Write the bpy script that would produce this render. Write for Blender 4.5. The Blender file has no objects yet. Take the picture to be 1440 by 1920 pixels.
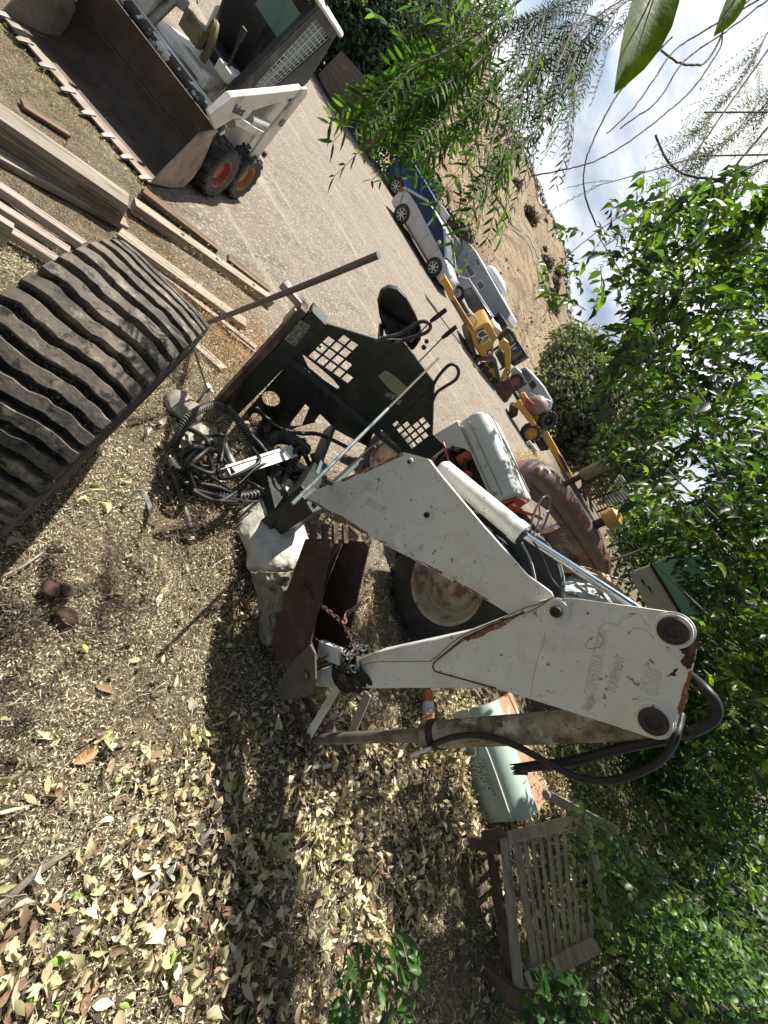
import bpy, bmesh, math, random
import numpy as np
from mathutils import Vector, Matrix
random.seed(7)
rng = np.random.default_rng(7)
sc = bpy.context.scene
COL = sc.collection
rad = math.radians

# ------------------------------------------------------------------ camera
PITCH = rad(29.5)
FPX = 721.0
HC = 2.14
F_ = Vector((0, math.cos(PITCH), -math.sin(PITCH)))
U_ = Vector((0, math.sin(PITCH), math.cos(PITCH)))
R_ = Vector((1, 0, 0))
XI = (.86*U_ + .51*R_).normalized()
YI = (.51*U_ - .86*R_).normalized()
CAM = Vector((0, 0, HC))
cd = bpy.data.cameras.new('camera')
cd.sensor_fit = 'VERTICAL'; cd.sensor_height = 24.0; cd.sensor_width = 18.0
cd.lens = 24.0*FPX/1920.0
cd.clip_start = 0.02; cd.clip_end = 2000
cam = bpy.data.objects.new('camera', cd); COL.objects.link(cam)
cam.matrix_world = Matrix(((XI.x, YI.x, -F_.x, CAM.x), (XI.y, YI.y, -F_.y, CAM.y), (XI.z, YI.z, -F_.z, CAM.z), (0, 0, 0, 1)))
sc.camera = cam

# ------------------------------------------------------------------ sun and sky
SUN_EL = rad(60); SUN_AZ = math.atan2(-.58, .81)        # azimuth measured from +Y towards +X
sd = Vector((math.sin(SUN_AZ)*math.cos(SUN_EL), math.cos(SUN_AZ)*math.cos(SUN_EL), math.sin(SUN_EL)))
sl = bpy.data.lights.new('sun', 'SUN'); sl.energy = 5.0; sl.angle = rad(0.5); sl.color = (1.0, .95, .86)
so = bpy.data.objects.new('sun', sl); COL.objects.link(so)
so.rotation_euler = sd.to_track_quat('Z', 'Y').to_euler()
w = bpy.data.worlds.new("World"); sc.world = w; w.use_nodes = True
nt = w.node_tree; nt.nodes.clear()
out = nt.nodes.new('ShaderNodeOutputWorld'); bg = nt.nodes.new('ShaderNodeBackground')
sky = nt.nodes.new('ShaderNodeTexSky'); sky.sky_type = 'NISHITA'; sky.sun_disc = False
sky.sun_elevation = SUN_EL; sky.sun_rotation = SUN_AZ; sky.air_density = 1.3; sky.dust_density = .6
tc = nt.nodes.new('ShaderNodeTexCoord')
mp = nt.nodes.new('ShaderNodeMapping'); mp.inputs['Scale'].default_value = (1, 1, 2.2)
n1 = nt.nodes.new('ShaderNodeTexNoise'); n1.inputs['Scale'].default_value = 2.6; n1.inputs['Detail'].default_value = 9; n1.inputs['Roughness'].default_value = .58
n1.inputs['Distortion'].default_value = .35
cr = nt.nodes.new('ShaderNodeValToRGB'); cr.color_ramp.elements[0].position = .34; cr.color_ramp.elements[1].position = .50
n2 = nt.nodes.new('ShaderNodeTexNoise'); n2.inputs['Scale'].default_value = 3.1; n2.inputs['Detail'].default_value = 6
cr2 = nt.nodes.new('ShaderNodeValToRGB'); cr2.color_ramp.elements[0].position = .35; cr2.color_ramp.elements[1].position = .62
cr2.color_ramp.elements[0].color = (4.6, 5.4, 7.2, 1); cr2.color_ramp.elements[1].color = (16, 16, 16, 1)
mx = nt.nodes.new('ShaderNodeMixRGB')
nt.links.new(tc.outputs['Generated'], mp.inputs['Vector']); nt.links.new(mp.outputs[0], n1.inputs['Vector'])
nt.links.new(mp.outputs[0], n2.inputs['Vector'])
nt.links.new(n1.outputs[0], cr.inputs[0]); nt.links.new(n2.outputs[0], cr2.inputs[0])
# the cloud bank fills the sunward half of the sky, the rest is clear
vd = nt.nodes.new('ShaderNodeVectorMath'); vd.operation = 'DOT_PRODUCT'; vd.inputs[1].default_value = (.05, .80, .60)
mr = nt.nodes.new('ShaderNodeMapRange'); mr.inputs[1].default_value = .15; mr.inputs[2].default_value = .55
mm = nt.nodes.new('ShaderNodeMath'); mm.operation = 'MULTIPLY'
nt.links.new(tc.outputs['Generated'], vd.inputs[0]); nt.links.new(vd.outputs['Value'], mr.inputs[0]); nt.links.new(mr.outputs[0], mm.inputs[0]); nt.links.new(cr.outputs[0], mm.inputs[1])
nt.links.new(mm.outputs[0], mx.inputs[0]); nt.links.new(sky.outputs[0], mx.inputs[1]); nt.links.new(cr2.outputs[0], mx.inputs[2])
nt.links.new(mx.outputs[0], bg.inputs[0]); bg.inputs[1].default_value = .05
nt.links.new(bg.outputs[0], out.inputs[0])
sc.view_settings.view_transform = 'Standard'; sc.view_settings.look = 'None'
sc.view_settings.exposure = 0.98; sc.view_settings.gamma = 1
sc.view_settings.use_curve_mapping = False
sc.render.engine = 'CYCLES'
sc.cycles.max_bounces = 6; sc.cycles.diffuse_bounces = 3; sc.cycles.transmission_bounces = 4; sc.cycles.transparent_max_bounces = 6

# ------------------------------------------------------------------ photo -> place
def ray(px, py):
    return F_ + XI*((px-720)/FPX) - YI*((py-960)/FPX)
def gp(px, py, z=0.0):
    d = ray(px, py); return CAM + d*((z-HC)/d.z)
def dp(px, py, dep):
    return CAM + ray(px, py)*dep
class Plane:
    """vertical (or tilted) real-world plane; pt = point on it, yaw = heading of its horizontal direction"""
    def __init__(s, pt, yaw, lean=0.0):
        s.p = Vector(pt); a = rad(yaw)
        s.h = Vector((math.cos(a), math.sin(a), 0)); s.n = Vector((math.sin(a), -math.cos(a), 0))   # n faces the viewer side
        s.u = (Vector((0, 0, 1))*math.cos(rad(lean)) + s.n*math.sin(rad(lean))).normalized()
        s.n = s.h.cross(s.u).normalized()
    def __call__(s, px, py, off=0.0):
        d = ray(px, py); p = s.p + s.n*off
        t = (p-CAM).dot(s.n)/d.dot(s.n); return CAM + d*t

# ------------------------------------------------------------------ materials
MATS = {}
def mat(name, col, rough=.6, metal=0.0, var=(), bump=None, trans=0.0, attr=False, spec=.5, coat=0.0, wscale=(1, 1, 1), alpha=None, space='Object'):
    if name in MATS: return MATS[name]
    m = bpy.data.materials.new(name); m.use_nodes = True; t = m.node_tree; N = t.nodes; L = t.links
    p = N['Principled BSDF']; p.inputs['Roughness'].default_value = rough; p.inputs['Metallic'].default_value = metal
    p.inputs['Specular IOR Level'].default_value = spec
    if coat: p.inputs['Coat Weight'].default_value = coat; p.inputs['Coat Roughness'].default_value = .12
    tcn = N.new('ShaderNodeTexCoord'); mpn = N.new('ShaderNodeMapping'); mpn.inputs['Scale'].default_value = wscale
    L.new(tcn.outputs[space], mpn.inputs[0])
    if attr:
        a = N.new('ShaderNodeAttribute'); a.attribute_name = 'Col'; cur = a.outputs['Color']
    else:
        c = N.new('ShaderNodeRGB'); c.outputs[0].default_value = (*col, 1); cur = c.outputs[0]
    for i, v in enumerate(var):
        c2, s, lo, hi = v[:4]; det = v[4] if len(v) > 4 else 6
        n = N.new('ShaderNodeTexNoise'); n.inputs['Scale'].default_value = s; n.inputs['Detail'].default_value = det; n.inputs['Roughness'].default_value = .65
        mo = N.new('ShaderNodeMapping'); mo.inputs['Location'].default_value = (i*3.7, i*1.3, i*2.1); L.new(mpn.outputs[0], mo.inputs[0]); L.new(mo.outputs[0], n.inputs['Vector'])
        r = N.new('ShaderNodeMapRange'); r.inputs['From Min'].default_value = lo; r.inputs['From Max'].default_value = hi
        L.new(n.outputs[0], r.inputs[0])
        x = N.new('ShaderNodeMixRGB'); L.new(r.outputs[0], x.inputs[0]); L.new(cur, x.inputs[1]); x.inputs[2].default_value = (*c2, 1)
        cur = x.outputs[0]
    L.new(cur, p.inputs['Base Color'])
    if bump:
        n = N.new('ShaderNodeTexNoise'); n.inputs['Scale'].default_value = bump[0]; n.inputs['Detail'].default_value = 5
        L.new(mpn.outputs[0], n.inputs['Vector'])
        b = N.new('ShaderNodeBump'); b.inputs['Distance'].default_value = bump[1]; b.inputs['Strength'].default_value = .8
        L.new(n.outputs[0], b.inputs['Height']); L.new(b.outputs[0], p.inputs['Normal'])
    if trans:
        tr = N.new('ShaderNodeBsdfTranslucent'); ms = N.new('ShaderNodeMixShader'); ms.inputs[0].default_value = trans
        g = N.new('ShaderNodeMixRGB'); g.blend_type = 'MULTIPLY'; g.inputs[0].default_value = 1; L.new(cur, g.inputs[1]); g.inputs[2].default_value = (1.9, 2.1, .9, 1)
        L.new(g.outputs[0], tr.inputs[0]); L.new(p.outputs[0], ms.inputs[1]); L.new(tr.outputs[0], ms.inputs[2])
        L.new(ms.outputs[0], N['Material Output'].inputs[0])
    if alpha is not None:
        p.inputs['Transmission Weight'].default_value = alpha; p.inputs['IOR'].default_value = 1.1
    MATS[name] = m
    return m

RUST = (.12, .045, .02); DIRT = (.14, .11, .075)
white_paint = mat('worn_white_paint', (.74, .73, .69), .42, var=[((.60, .57, .50), 3, .5, .75), ((.80, .80, .77), 6, .55, .7), ((.20, .16, .11), 34, .62, .68), ((.40, .34, .25), 1.7, .56, .74, 9), (RUST, 7, .67, .71), ((.13, .10, .075), 90, .66, .70), ((.52, .49, .43), 2.2, .60, .75)], bump=(60, .0006))
white_skid = mat('dusty_white_paint', (.62, .60, .55), .5, var=[((.40, .34, .26), 4, .5, .7), (RUST, 9, .66, .72)], bump=(40, .001))
black_paint = mat('black_green_paint', (.012, .02, .018), .45, var=[((.06, .06, .05), 4, .48, .75), ((.11, .10, .08), 30, .60, .72), (RUST, 8, .64, .70)], bump=(50, .0006))
black_metal = mat('black_metal', (.02, .02, .02), .5, var=[((.07, .06, .05), 12, .5, .7)])
rust_metal = mat('rusty_metal', (.10, .055, .038), .85, var=[((.045, .028, .022), 9, .4, .65), ((.20, .11, .07), 20, .58, .7)], bump=(60, .002))
dark_rust = mat('dark_rusty_metal', (.05, .028, .022), .8, var=[((.12, .06, .04), 8, .5, .7)], bump=(40, .0015))
bucket_steel = mat('dusty_bucket_steel', (.055, .038, .028), .62, var=[((.12, .085, .062), 3, .45, .7), ((.05, .03, .024), 6, .5, .7)], bump=(30, .001))
bare_steel = mat('bare_steel', (.42, .38, .33), .45, .6, var=[((.25, .19, .14), 6, .45, .65)], bump=(30, .001))
chrome = mat('chrome_rod', (.75, .77, .8), .12, 1.0)
rubber = mat('black_rubber', (.022, .021, .020), .75, var=[((.09, .08, .065), 5, .5, .75)], bump=(40, .0015))
tread_rubber = mat('dusty_worn_rubber', (.030, .028, .026), .8, var=[((.155, .128, .098), 5, .38, .62, 8), ((.02, .017, .014), 30, .54, .62), ((.24, .205, .16), 17, .56, .66), ((.02, .017, .014), 3, .55, .68)], bump=(70, .003))
hose_rubber = mat('hose_rubber', (.016, .015, .014), .55, var=[((.07, .06, .046), 9, .54, .74)], bump=(60, .0015))
worn_brown = mat('brown_grey_wood', (.17, .12, .085), .85, var=[((.32, .26, .2), 5, .45, .65)], bump=(25, .002), wscale=(1, 1, 6))
glass = mat('dark_glass', (.02, .025, .03), .06, spec=.8)
teal_glass = mat('teal_glass', (.20, .38, .36), .1)
lamp_red = mat('red_lens', (.45, .02, .02), .2)
letter_black = mat('letter_black', (.01, .01, .012), .5)
letter_white = mat('letter_white', (.75, .75, .72), .5)

# ------------------------------------------------------------------ mesh building
class B:
    def __init__(s): s.bm = bmesh.new()
    def add(s, vs, fs):
        v = [s.bm.verts.new(p) for p in vs]
        for f in fs:
            try: s.bm.faces.new([v[i] for i in f])
            except ValueError: pass
        return s
    def box(s, c, size, rot=None):
        c = Vector(c); hx, hy, hz = (q/2 for q in size)
        vs = [Vector((x, y, z)) for x in (-hx, hx) for y in (-hy, hy) for z in (-hz, hz)]
        if rot is not None: vs = [rot @ v for v in vs]
        return s.add([c+v for v in vs], [(0, 1, 3, 2), (4, 6, 7, 5), (0, 4, 5, 1), (2, 3, 7, 6), (0, 2, 6, 4), (1, 5, 7, 3)])
    def beam(s, p0, p1, w, h, up=(0, 0, 1)):
        p0 = Vector(p0); p1 = Vector(p1); d = (p1-p0).normalized(); up = Vector(up)
        sd_ = d.cross(up)
        if sd_.length < 1e-4: sd_ = d.cross(Vector((1, 0, 0)))
        sd_.normalize(); u = sd_.cross(d).normalized()
        vs = [p+sd_*(a*w/2)+u*(b*h/2) for p in (p0, p1) for a in (-1, 1) for b in (-1, 1)]
        return s.add(vs, [(0, 1, 3, 2), (4, 6, 7, 5), (0, 4, 5, 1), (2, 3, 7, 6), (0, 2, 6, 4), (1, 5, 7, 3)])
    def tube(s, pts, r, n=10, cap=True):
        pts = [Vector(p) for p in pts]; m = len(pts)
        rs = r if isinstance(r, (list, tuple)) else [r]*m
        rings = []; prev = None
        for i, p in enumerate(pts):
            d = (pts[min(i+1, m-1)]-pts[max(i-1, 0)])
            d = d.normalized() if d.length > 1e-9 else Vector((0, 0, 1))
            if prev is None:
                a = d.orthogonal().normalized()
            else:
                a = (prev - d*prev.dot(d)); a = a.normalized() if a.length > 1e-6 else d.orthogonal().normalized()
            prev = a; b = d.cross(a)
            rings.append([s.bm.verts.new(p+(a*math.cos(2*math.pi*k/n)+b*math.sin(2*math.pi*k/n))*rs[i]) for k in range(n)])
        for i in range(m-1):
            for k in range(n):
                s.bm.faces.new((rings[i][k], rings[i][(k+1) % n], rings[i+1][(k+1) % n], rings[i+1][k]))
        if cap:
            s.bm.faces.new(rings[0][::-1]); s.bm.faces.new(rings[-1])
        return s
    def curve(s, pts, r, n=10, sub=6):
        return s.tube(spline(pts, sub), r if not isinstance(r, (list, tuple)) else r, n)
    def lathe(s, prof, c, axis, n=32, closed=False):
        """prof: list of (along, radius)"""
        c = Vector(c); ax = Vector(axis).normalized(); a = ax.orthogonal().normalized(); b = ax.cross(a)
        rings = [[s.bm.verts.new(c+ax*h+(a*math.cos(2*math.pi*k/n)+b*math.sin(2*math.pi*k/n))*max(r, 1e-4)) for k in range(n)] for h, r in prof]
        m = len(rings)
        for i in range(m if closed else m-1):
            for k in range(n):
                s.bm.faces.new((rings[i][k], rings[i][(k+1) % n], rings[(i+1) % m][(k+1) % n], rings[(i+1) % m][k]))
        if not closed:
            s.bm.faces.new(rings[0][::-1]); s.bm.faces.new(rings[-1])
        return s
    def prism(s, poly, vec):
        poly = [Vector(p) for p in poly]; vec = Vector(vec); n = len(poly)
        vs = poly + [p+vec for p in poly]
        return s.add(vs, [tuple(range(n))[::-1], tuple(range(n, 2*n))] + [(i, (i+1) % n, n+(i+1) % n, n+i) for i in range(n)])
    def loft(s, rings, cap=True, closed=True):
        rr = [[s.bm.verts.new(Vector(p)) for p in ring] for ring in rings]; n = len(rr[0])
        for i in range(len(rr)-1):
            for k in range(n if closed else n-1):
                s.bm.faces.new((rr[i][k], rr[i][(k+1) % n], rr[i+1][(k+1) % n], rr[i+1][k]))
        if cap: s.bm.faces.new(rr[0][::-1]); s.bm.faces.new(rr[-1])
        return s
    def ball(s, c, r, sx=1, sy=1, sz=1, n=12, jit=0):
        c = Vector(c)
        for i in range(1):
            prof = []
        rings = []
        for i in range(1, 7):
            th = math.pi*i/7
            rings.append([c+Vector((sx*math.sin(th)*math.cos(2*math.pi*k/n), sy*math.sin(th)*math.sin(2*math.pi*k/n), sz*math.cos(th)))*r*(1+random.uniform(-jit, jit)) for k in range(n)])
        return s.loft(rings)

def spline(pts, sub=6):
    pts = [Vector(p) for p in pts]
    if len(pts) < 3: return pts
    P = [pts[0]*2-pts[1]]+pts+[pts[-1]*2-pts[-2]]; o = []
    for i in range(1, len(P)-2):
        for k in range(sub):
            t = k/sub; a, b, c, d = P[i-1], P[i], P[i+1], P[i+2]
            o.append(.5*((2*b)+(c-a)*t+(2*a-5*b+4*c-d)*t*t+(3*b-a-3*c+d)*t**3))
    o.append(pts[-1]); return o

def tag(o, label=None, cat=None, group=None, kind=None):
    if label: o['label'] = label
    if cat: o['category'] = cat
    if group: o['group'] = group
    if kind: o['kind'] = kind
    return o
def thing(name, label, cat, loc=(0, 0, 0), rotz=0.0, group=None):
    o = bpy.data.objects.new(name, None); COL.objects.link(o)
    o.location = loc; o.rotation_euler = (0, 0, rotz); o.empty_display_size = .1
    o['_inv'] = 1
    del o['_inv']
    return tag(o, label, cat, group)
def rootmat(o):
    m = Matrix.Identity(4)
    while o is not None:
        m = Matrix.Translation(o.location) @ o.rotation_euler.to_matrix().to_4x4() @ m; o = o.parent
    return m
def obj(name, b, m, parent=None, world=True, bevel=0, smooth=35, label=None, origin=None):
    me = bpy.data.meshes.new(name)
    if isinstance(b, B):
        bmesh.ops.recalc_face_normals(b.bm, faces=b.bm.faces)
        if parent is not None and world: b.bm.transform(rootmat(parent).inverted())
        elif parent is None and origin is not None: b.bm.transform(Matrix.Translation(-Vector(origin)))
        b.bm.to_mesh(me); b.bm.free()
    else:
        me = b
        if parent is not None and world: me.transform(rootmat(parent).inverted())
        elif parent is None and origin is not None: me.transform(Matrix.Translation(-Vector(origin)))
    if smooth:
        me.shade_smooth()
        try: me.set_sharp_from_angle(angle=rad(smooth))
        except Exception: pass
    o = bpy.data.objects.new(name, me); COL.objects.link(o)
    if m is not None: me.materials.append(m)
    if parent is not None: o.parent = parent
    elif origin is not None: o.location = origin
    if bevel:
        md = o.modifiers.new('bevel', 'BEVEL'); md.width = bevel; md.segments = 2; md.limit_method = 'ANGLE'; md.angle_limit = rad(40)
    if label: o['label'] = label
    return o
def copy_tree(o, parent=None):
    c = o.copy(); COL.objects.link(c)
    if parent is not None: c.parent = parent
    for ch in [q for q in o.children]: copy_tree(ch, c)
    return c
def text(s, size, p, xdir, ydir, thick=.002, outline=False, spacing=1.0, sx=1.0):
    """lettering as a mesh lying on a surface: p = lower-left corner"""
    cu = bpy.data.curves.new('t', 'FONT'); cu.body = s; cu.size = size; cu.extrude = thick/2; cu.space_character = spacing
    cu.resolution_u = 3
    o = bpy.data.objects.new('t', cu); COL.objects.link(o)
    dg = bpy.context.evaluated_depsgraph_get(); dg.update()
    me = bpy.data.meshes.new_from_object(o.evaluated_get(dg))
    bpy.data.objects.remove(o); bpy.data.curves.remove(cu)
    x = Vector(xdir).normalized(); z = x.cross(Vector(ydir)).normalized(); y = z.cross(x); p = Vector(p)+z*thick/2
    me.transform(Matrix(((x.x*sx, y.x, z.x, p.x), (x.y*sx, y.y, z.y, p.y), (x.z*sx, y.z, z.z, p.z), (0, 0, 0, 1))))
    return me

# many small leaves / blades as one mesh, built with numpy
def frames(n, up, spread):
    """random frames: returns along, side, normal arrays; normal close to `up` within spread"""
    nrm = np.tile(np.array(up, float), (n, 1)) + rng.normal(0, spread, (n, 3)); nrm /= np.linalg.norm(nrm, axis=1)[:, None]
    a = rng.normal(0, 1, (n, 3)); a -= nrm*(a*nrm).sum(1)[:, None]; a /= np.linalg.norm(a, axis=1)[:, None]
    return a, np.cross(nrm, a), nrm
LEAF = np.array([(0, 0, 0), (-.36, .28, .10), (0, .28, 0), (.36, .28, .10), (-.40, .58, .12), (0, .60, -.02), (.40, .58, .12), (0, 1, -.16)])
LEAF_T = np.array([(0, 2, 1), (0, 3, 2), (1, 2, 5), (1, 5, 4), (2, 3, 6), (2, 6, 5), (4, 5, 7), (5, 6, 7)])
NARROW = np.array([(0, 0, 0), (-.5, .45, .08), (.5, .45, .08), (0, 1, -.12)])
NARROW_T = np.array([(0, 2, 1), (1, 2, 3)])
def leaves_mesh(name, pos, along, side, nrm, length, width, cols, tmpl=LEAF, tris=LEAF_T, curl=None):
    n = len(pos); k = len(tmpl)
    L = np.asarray(length).reshape(n, 1, 1)*np.ones((n, 1, 1)); W = np.asarray(width).reshape(n, 1, 1)*np.ones((n, 1, 1))
    C_ = (np.ones(n) if curl is None else curl).reshape(n, 1, 1)
    t = tmpl[None]
    v = pos[:, None, :] + side[:, None, :]*(t[..., 0:1]*W) + along[:, None, :]*(t[..., 1:2]*L) + nrm[:, None, :]*(t[..., 2:3]*L*C_)
    v = v.reshape(-1, 3); f = (tris[None] + (np.arange(n)*k)[:, None, None]).reshape(-1, 3)
    me = bpy.data.meshes.new(name)
    me.vertices.add(len(v)); me.vertices.foreach_set('co', v.astype(np.float32).ravel())
    me.loops.add(f.size); me.loops.foreach_set('vertex_index', f.astype(np.int32).ravel())
    me.polygons.add(len(f)); me.polygons.foreach_set('loop_start', (np.arange(len(f))*3).astype(np.int32)); me.polygons.foreach_set('loop_total', np.full(len(f), 3, np.int32))
    ca = me.color_attributes.new('Col', 'FLOAT_COLOR', 'POINT')
    c4 = np.ones((len(v), 4), np.float32); c4[:, :3] = np.repeat(cols, k, axis=0); ca.data.foreach_set('color', c4.ravel())
    me.update(calc_edges=True)
    return me
def pal(n, cols, weights, jit=.15):
    cols = np.array(cols, float); i = rng.choice(len(cols), n, p=np.array(weights)/sum(weights))
    return np.clip(cols[i]*(1+rng.normal(0, jit, (n, 1))), .003, .95)

# ================================================================== SETTING
# ground: one sheet, fine near the camera, coarse far away
def ground_z(x, y):
    return .012*math.sin(x*13+2*math.sin(y*5))*math.sin(y*11+x*3)*(1 if y < 3 else .2) + .02*math.sin(x*1.3+.5)*math.cos(y*1.1) + .012*math.sin(x*4.1+y*2.3) + .008*math.sin(x*9-y*7)
def ground_mat():
    m = bpy.data.materials.new('ground_mat'); m.use_nodes = True; t = m.node_tree; N = t.nodes; L = t.links; p = N['Principled BSDF']; p.inputs['Roughness'].default_value = .95
    p.inputs['Specular IOR Level'].default_value = .2
    tc = N.new('ShaderNodeTexCoord')
    def noise(s, d=6, r=.6, sc_=(1, 1, 1)):
        mp = N.new('ShaderNodeMapping'); mp.inputs['Scale'].default_value = sc_; L.new(tc.outputs['Object'], mp.inputs[0])
        n = N.new('ShaderNodeTexNoise'); n.inputs['Scale'].default_value = s; n.inputs['Detail'].default_value = d; n.inputs['Roughness'].default_value = r; L.new(mp.outputs[0], n.inputs['Vector']); return n.outputs[0]
    def rng_(v, a, b, c=0, d=1):
        r = N.new('ShaderNodeMapRange'); r.inputs[1].default_value = a; r.inputs[2].default_value = b; r.inputs[3].default_value = c; r.inputs[4].default_value = d; L.new(v, r.inputs[0]); return r.outputs[0]
    def mix(f, a, b):
        x = N.new('ShaderNodeMixRGB'); L.new(f, x.inputs[0])
        for k, q in ((1, a), (2, b)):
            if isinstance(q, tuple): x.inputs[k].default_value = (*q, 1)
            else: L.new(q, x.inputs[k])
        return x.outputs[0]
    vor = N.new('ShaderNodeTexVoronoi'); vor.inputs['Scale'].default_value = 42; L.new(tc.outputs['Object'], vor.inputs[0])
    g = mix(rng_(noise(2.2), .35, .65), (.235, .192, .145), (.170, .136, .102))
    g = mix(rng_(noise(30, 4, .8), .42, .68), g, (.27, .22, .165))
    g = mix(rng_(noise(75, 3, .8), .52, .66), g, (.14, .118, .095))
    g = mix(rng_(noise(1.1, 5, .6, (3.5, .5, 1)), .50, .66), g, (.15, .12, .092))
    g = mix(rng_(noise(.5, 5, .65, (1, 2.6, 1)), .50, .64), g, (.22, .175, .13))
    g = mix(rng_(noise(.9, 4, .6, (.25, 3.5, 1)), .56, .66), g, (.32, .27, .21))
    vr = N.new('ShaderNodeSeparateColor'); L.new(vor.outputs['Color'], vr.inputs[0])
    g = mix(rng_(vr.outputs[0], .72, .78), g, (.22, .20, .175))
    g = mix(rng_(vr.outputs[1], .88, .92), g, (.37, .33, .275))
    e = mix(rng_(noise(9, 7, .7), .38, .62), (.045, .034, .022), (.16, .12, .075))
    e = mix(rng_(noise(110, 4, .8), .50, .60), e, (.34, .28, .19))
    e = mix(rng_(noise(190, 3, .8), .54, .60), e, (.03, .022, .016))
    sx = N.new('ShaderNodeSeparateXYZ'); L.new(tc.outputs['Object'], sx.inputs[0])
    ad = N.new('ShaderNodeMath'); ad.operation = 'MULTIPLY_ADD'; L.new(noise(1.6), ad.inputs[0]); ad.inputs[1].default_value = 2.2; L.new(sx.outputs[1], ad.inputs[2])
    # earth on the near side of y ~ 3 and everywhere beyond x ~ 2.3
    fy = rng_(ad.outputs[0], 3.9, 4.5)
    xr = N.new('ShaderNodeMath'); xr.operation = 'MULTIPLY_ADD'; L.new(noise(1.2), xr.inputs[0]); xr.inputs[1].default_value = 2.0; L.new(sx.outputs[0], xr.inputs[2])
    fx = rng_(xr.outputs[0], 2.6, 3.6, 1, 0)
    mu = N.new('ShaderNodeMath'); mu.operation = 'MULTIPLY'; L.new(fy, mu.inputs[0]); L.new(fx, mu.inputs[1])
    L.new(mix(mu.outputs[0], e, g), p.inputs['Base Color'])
    b1 = N.new('ShaderNodeBump'); b1.inputs['Distance'].default_value = .02; b1.inputs['Strength'].default_value = 1; L.new(noise(34, 6, .75), b1.inputs['Height'])
    b2 = N.new('ShaderNodeBump'); b2.inputs['Distance'].default_value = .012; b2.inputs['Strength'].default_value = .9; L.new(vor.outputs['Distance'], b2.inputs['Height']); b2.invert = True
    L.new(b1.outputs[0], b2.inputs['Normal']); L.new(b2.outputs[0], p.inputs['Normal'])
    return m
b = B()
xs = [-300, -150, -80, -40, -25, -16, -10, -8, -6, -4.5] + [-4+.08*i for i in range(125)] + [6.5, 7, 8, 9] + [10, 16, 25, 40, 80, 150, 300]
ys = [-60, -20, -8, -4, -2] + [-1+.08*i for i in range(63)] + [4.5, 5, 5.5, 6, 7, 8, 9, 10, 11, 12, 13] + [14, 18, 25, 32, 40, 60, 120, 300]
vv = [[b.bm.verts.new((x, y, ground_z(x, y) if abs(x) < 12 and -3 < y < 14 else 0)) for y in ys] for x in xs]
for i in range(len(xs)-1):
    for j in range(len(ys)-1): b.bm.faces.new((vv[i][j], vv[i+1][j], vv[i+1][j+1], vv[i][j+1]))
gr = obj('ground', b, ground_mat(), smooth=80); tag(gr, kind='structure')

# dry grass hill
ridge = []
for q in [(900, 60), (930, 160), (960, 245), (1000, 335), (1035, 420), (1060, 490), (1067, 600), (1085, 690), (1110, 800)]:
    r = ray(*q); ridge.append((math.atan2(r.x, r.y), math.atan2(r.z, math.hypot(r.x, r.y))))
ridge = [(-1.9, .10), (-1.4, .13)] + ridge + [(.3, .05), (.9, .04)]
ridge.sort()
def ridge_el(a):
    for (a0, e0), (a1, e1) in zip(ridge, ridge[1:]):
        if a0 <= a <= a1:
            t = (a-a0)/(a1-a0); return e0+(e1-e0)*t
    return ridge[0][1] if a < ridge[0][0] else ridge[-1][1]
hm = mat('dry_hill_grass', (.25, .19, .118), .95, var=[((.19, .135, .085), .05, .42, .62), ((.25, .225, .14), .03, .5, .68), ((.30, .235, .16), .4, .45, .7), ((.09, .068, .045), 1.3, .54, .62), ((.14, .095, .065), .22, .5, .6)], bump=(1.4, .25), spec=.1, wscale=(1, 1, 1.4))
b = B(); RR = 180.0; R0_ = 34.0; rows = []
NA, NR = 220, 46
for i in range(NA+1):
    a = -1.9+2.8*i/NA; row = []
    el = ridge_el(a)+.004*math.sin(a*37)+.003*math.sin(a*91+1)+.0012*math.sin(a*260)
    ztop = HC+RR*math.tan(el)
    for j in range(NR+3):
        t = min(j/NR, 1.06); r = R0_+(RR-R0_)*t
        s = t**1.15
        z = -.3+(ztop+.3)*s + (1.2*math.sin(a*19+t*5)+.5*math.sin(a*53-t*17))*t*(1-t)*2.2
        # two graded farm tracks cut across the slope
        for tr in (.56+.10*math.sin(a*2.2), .74+.06*math.sin(a*3+1)):
            d = abs(t-tr)/.012
            if d < 1: z -= .25*(1-d)
        row.append(b.bm.verts.new((r*math.sin(a), r*math.cos(a), z)))
    for j in range(3): pass
    rows.append(row)
for i in range(NA):
    for j in range(NR+2): b.bm.faces.new((rows[i][j], rows[i+1][j], rows[i+1][j+1], rows[i][j+1]))
tag(obj('hill', b, hm, smooth=80), kind='structure')
def hill_pt(az, t):
    el = ridge_el(az); r = R0_+(RR-R0_)*t; return Vector((r*math.sin(az), r*math.cos(az), -.3+(HC+RR*math.tan(el)+.3)*t**1.15))

n = 10000; az_ = rng.uniform(-.80, .12, n); tt_ = rng.uniform(.05, 1, n); hp_ = np.array([tuple(hill_pt(a, t)) for a, t in zip(az_, tt_)]); hp_[:, 2] += .15
a, s, nm = frames(n, (0, 0, 1), 1.4); L_ = .12+.5*rng.random(n)**3
me = leaves_mesh('hill_grass', hp_, a, s, nm, L_, L_*.6, pal(n, [(.28, .215, .135), (.21, .16, .10), (.14, .12, .07), (.42, .35, .24)], [5, 3, 1, 3], .2), np.array([(0, 0, 0), (-.5, .45, .08), (.5, .45, .08), (0, 1, -.12)]), np.array([(0, 2, 1), (1, 2, 3)]))
tag(obj('hill_tussocks', me, mat('hill_grass_blades', (.3, .2, .1), .9, attr=True), smooth=0), 'dry grass tussocks and low weeds covering the hillside', 'grass', kind='stuff')
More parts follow.
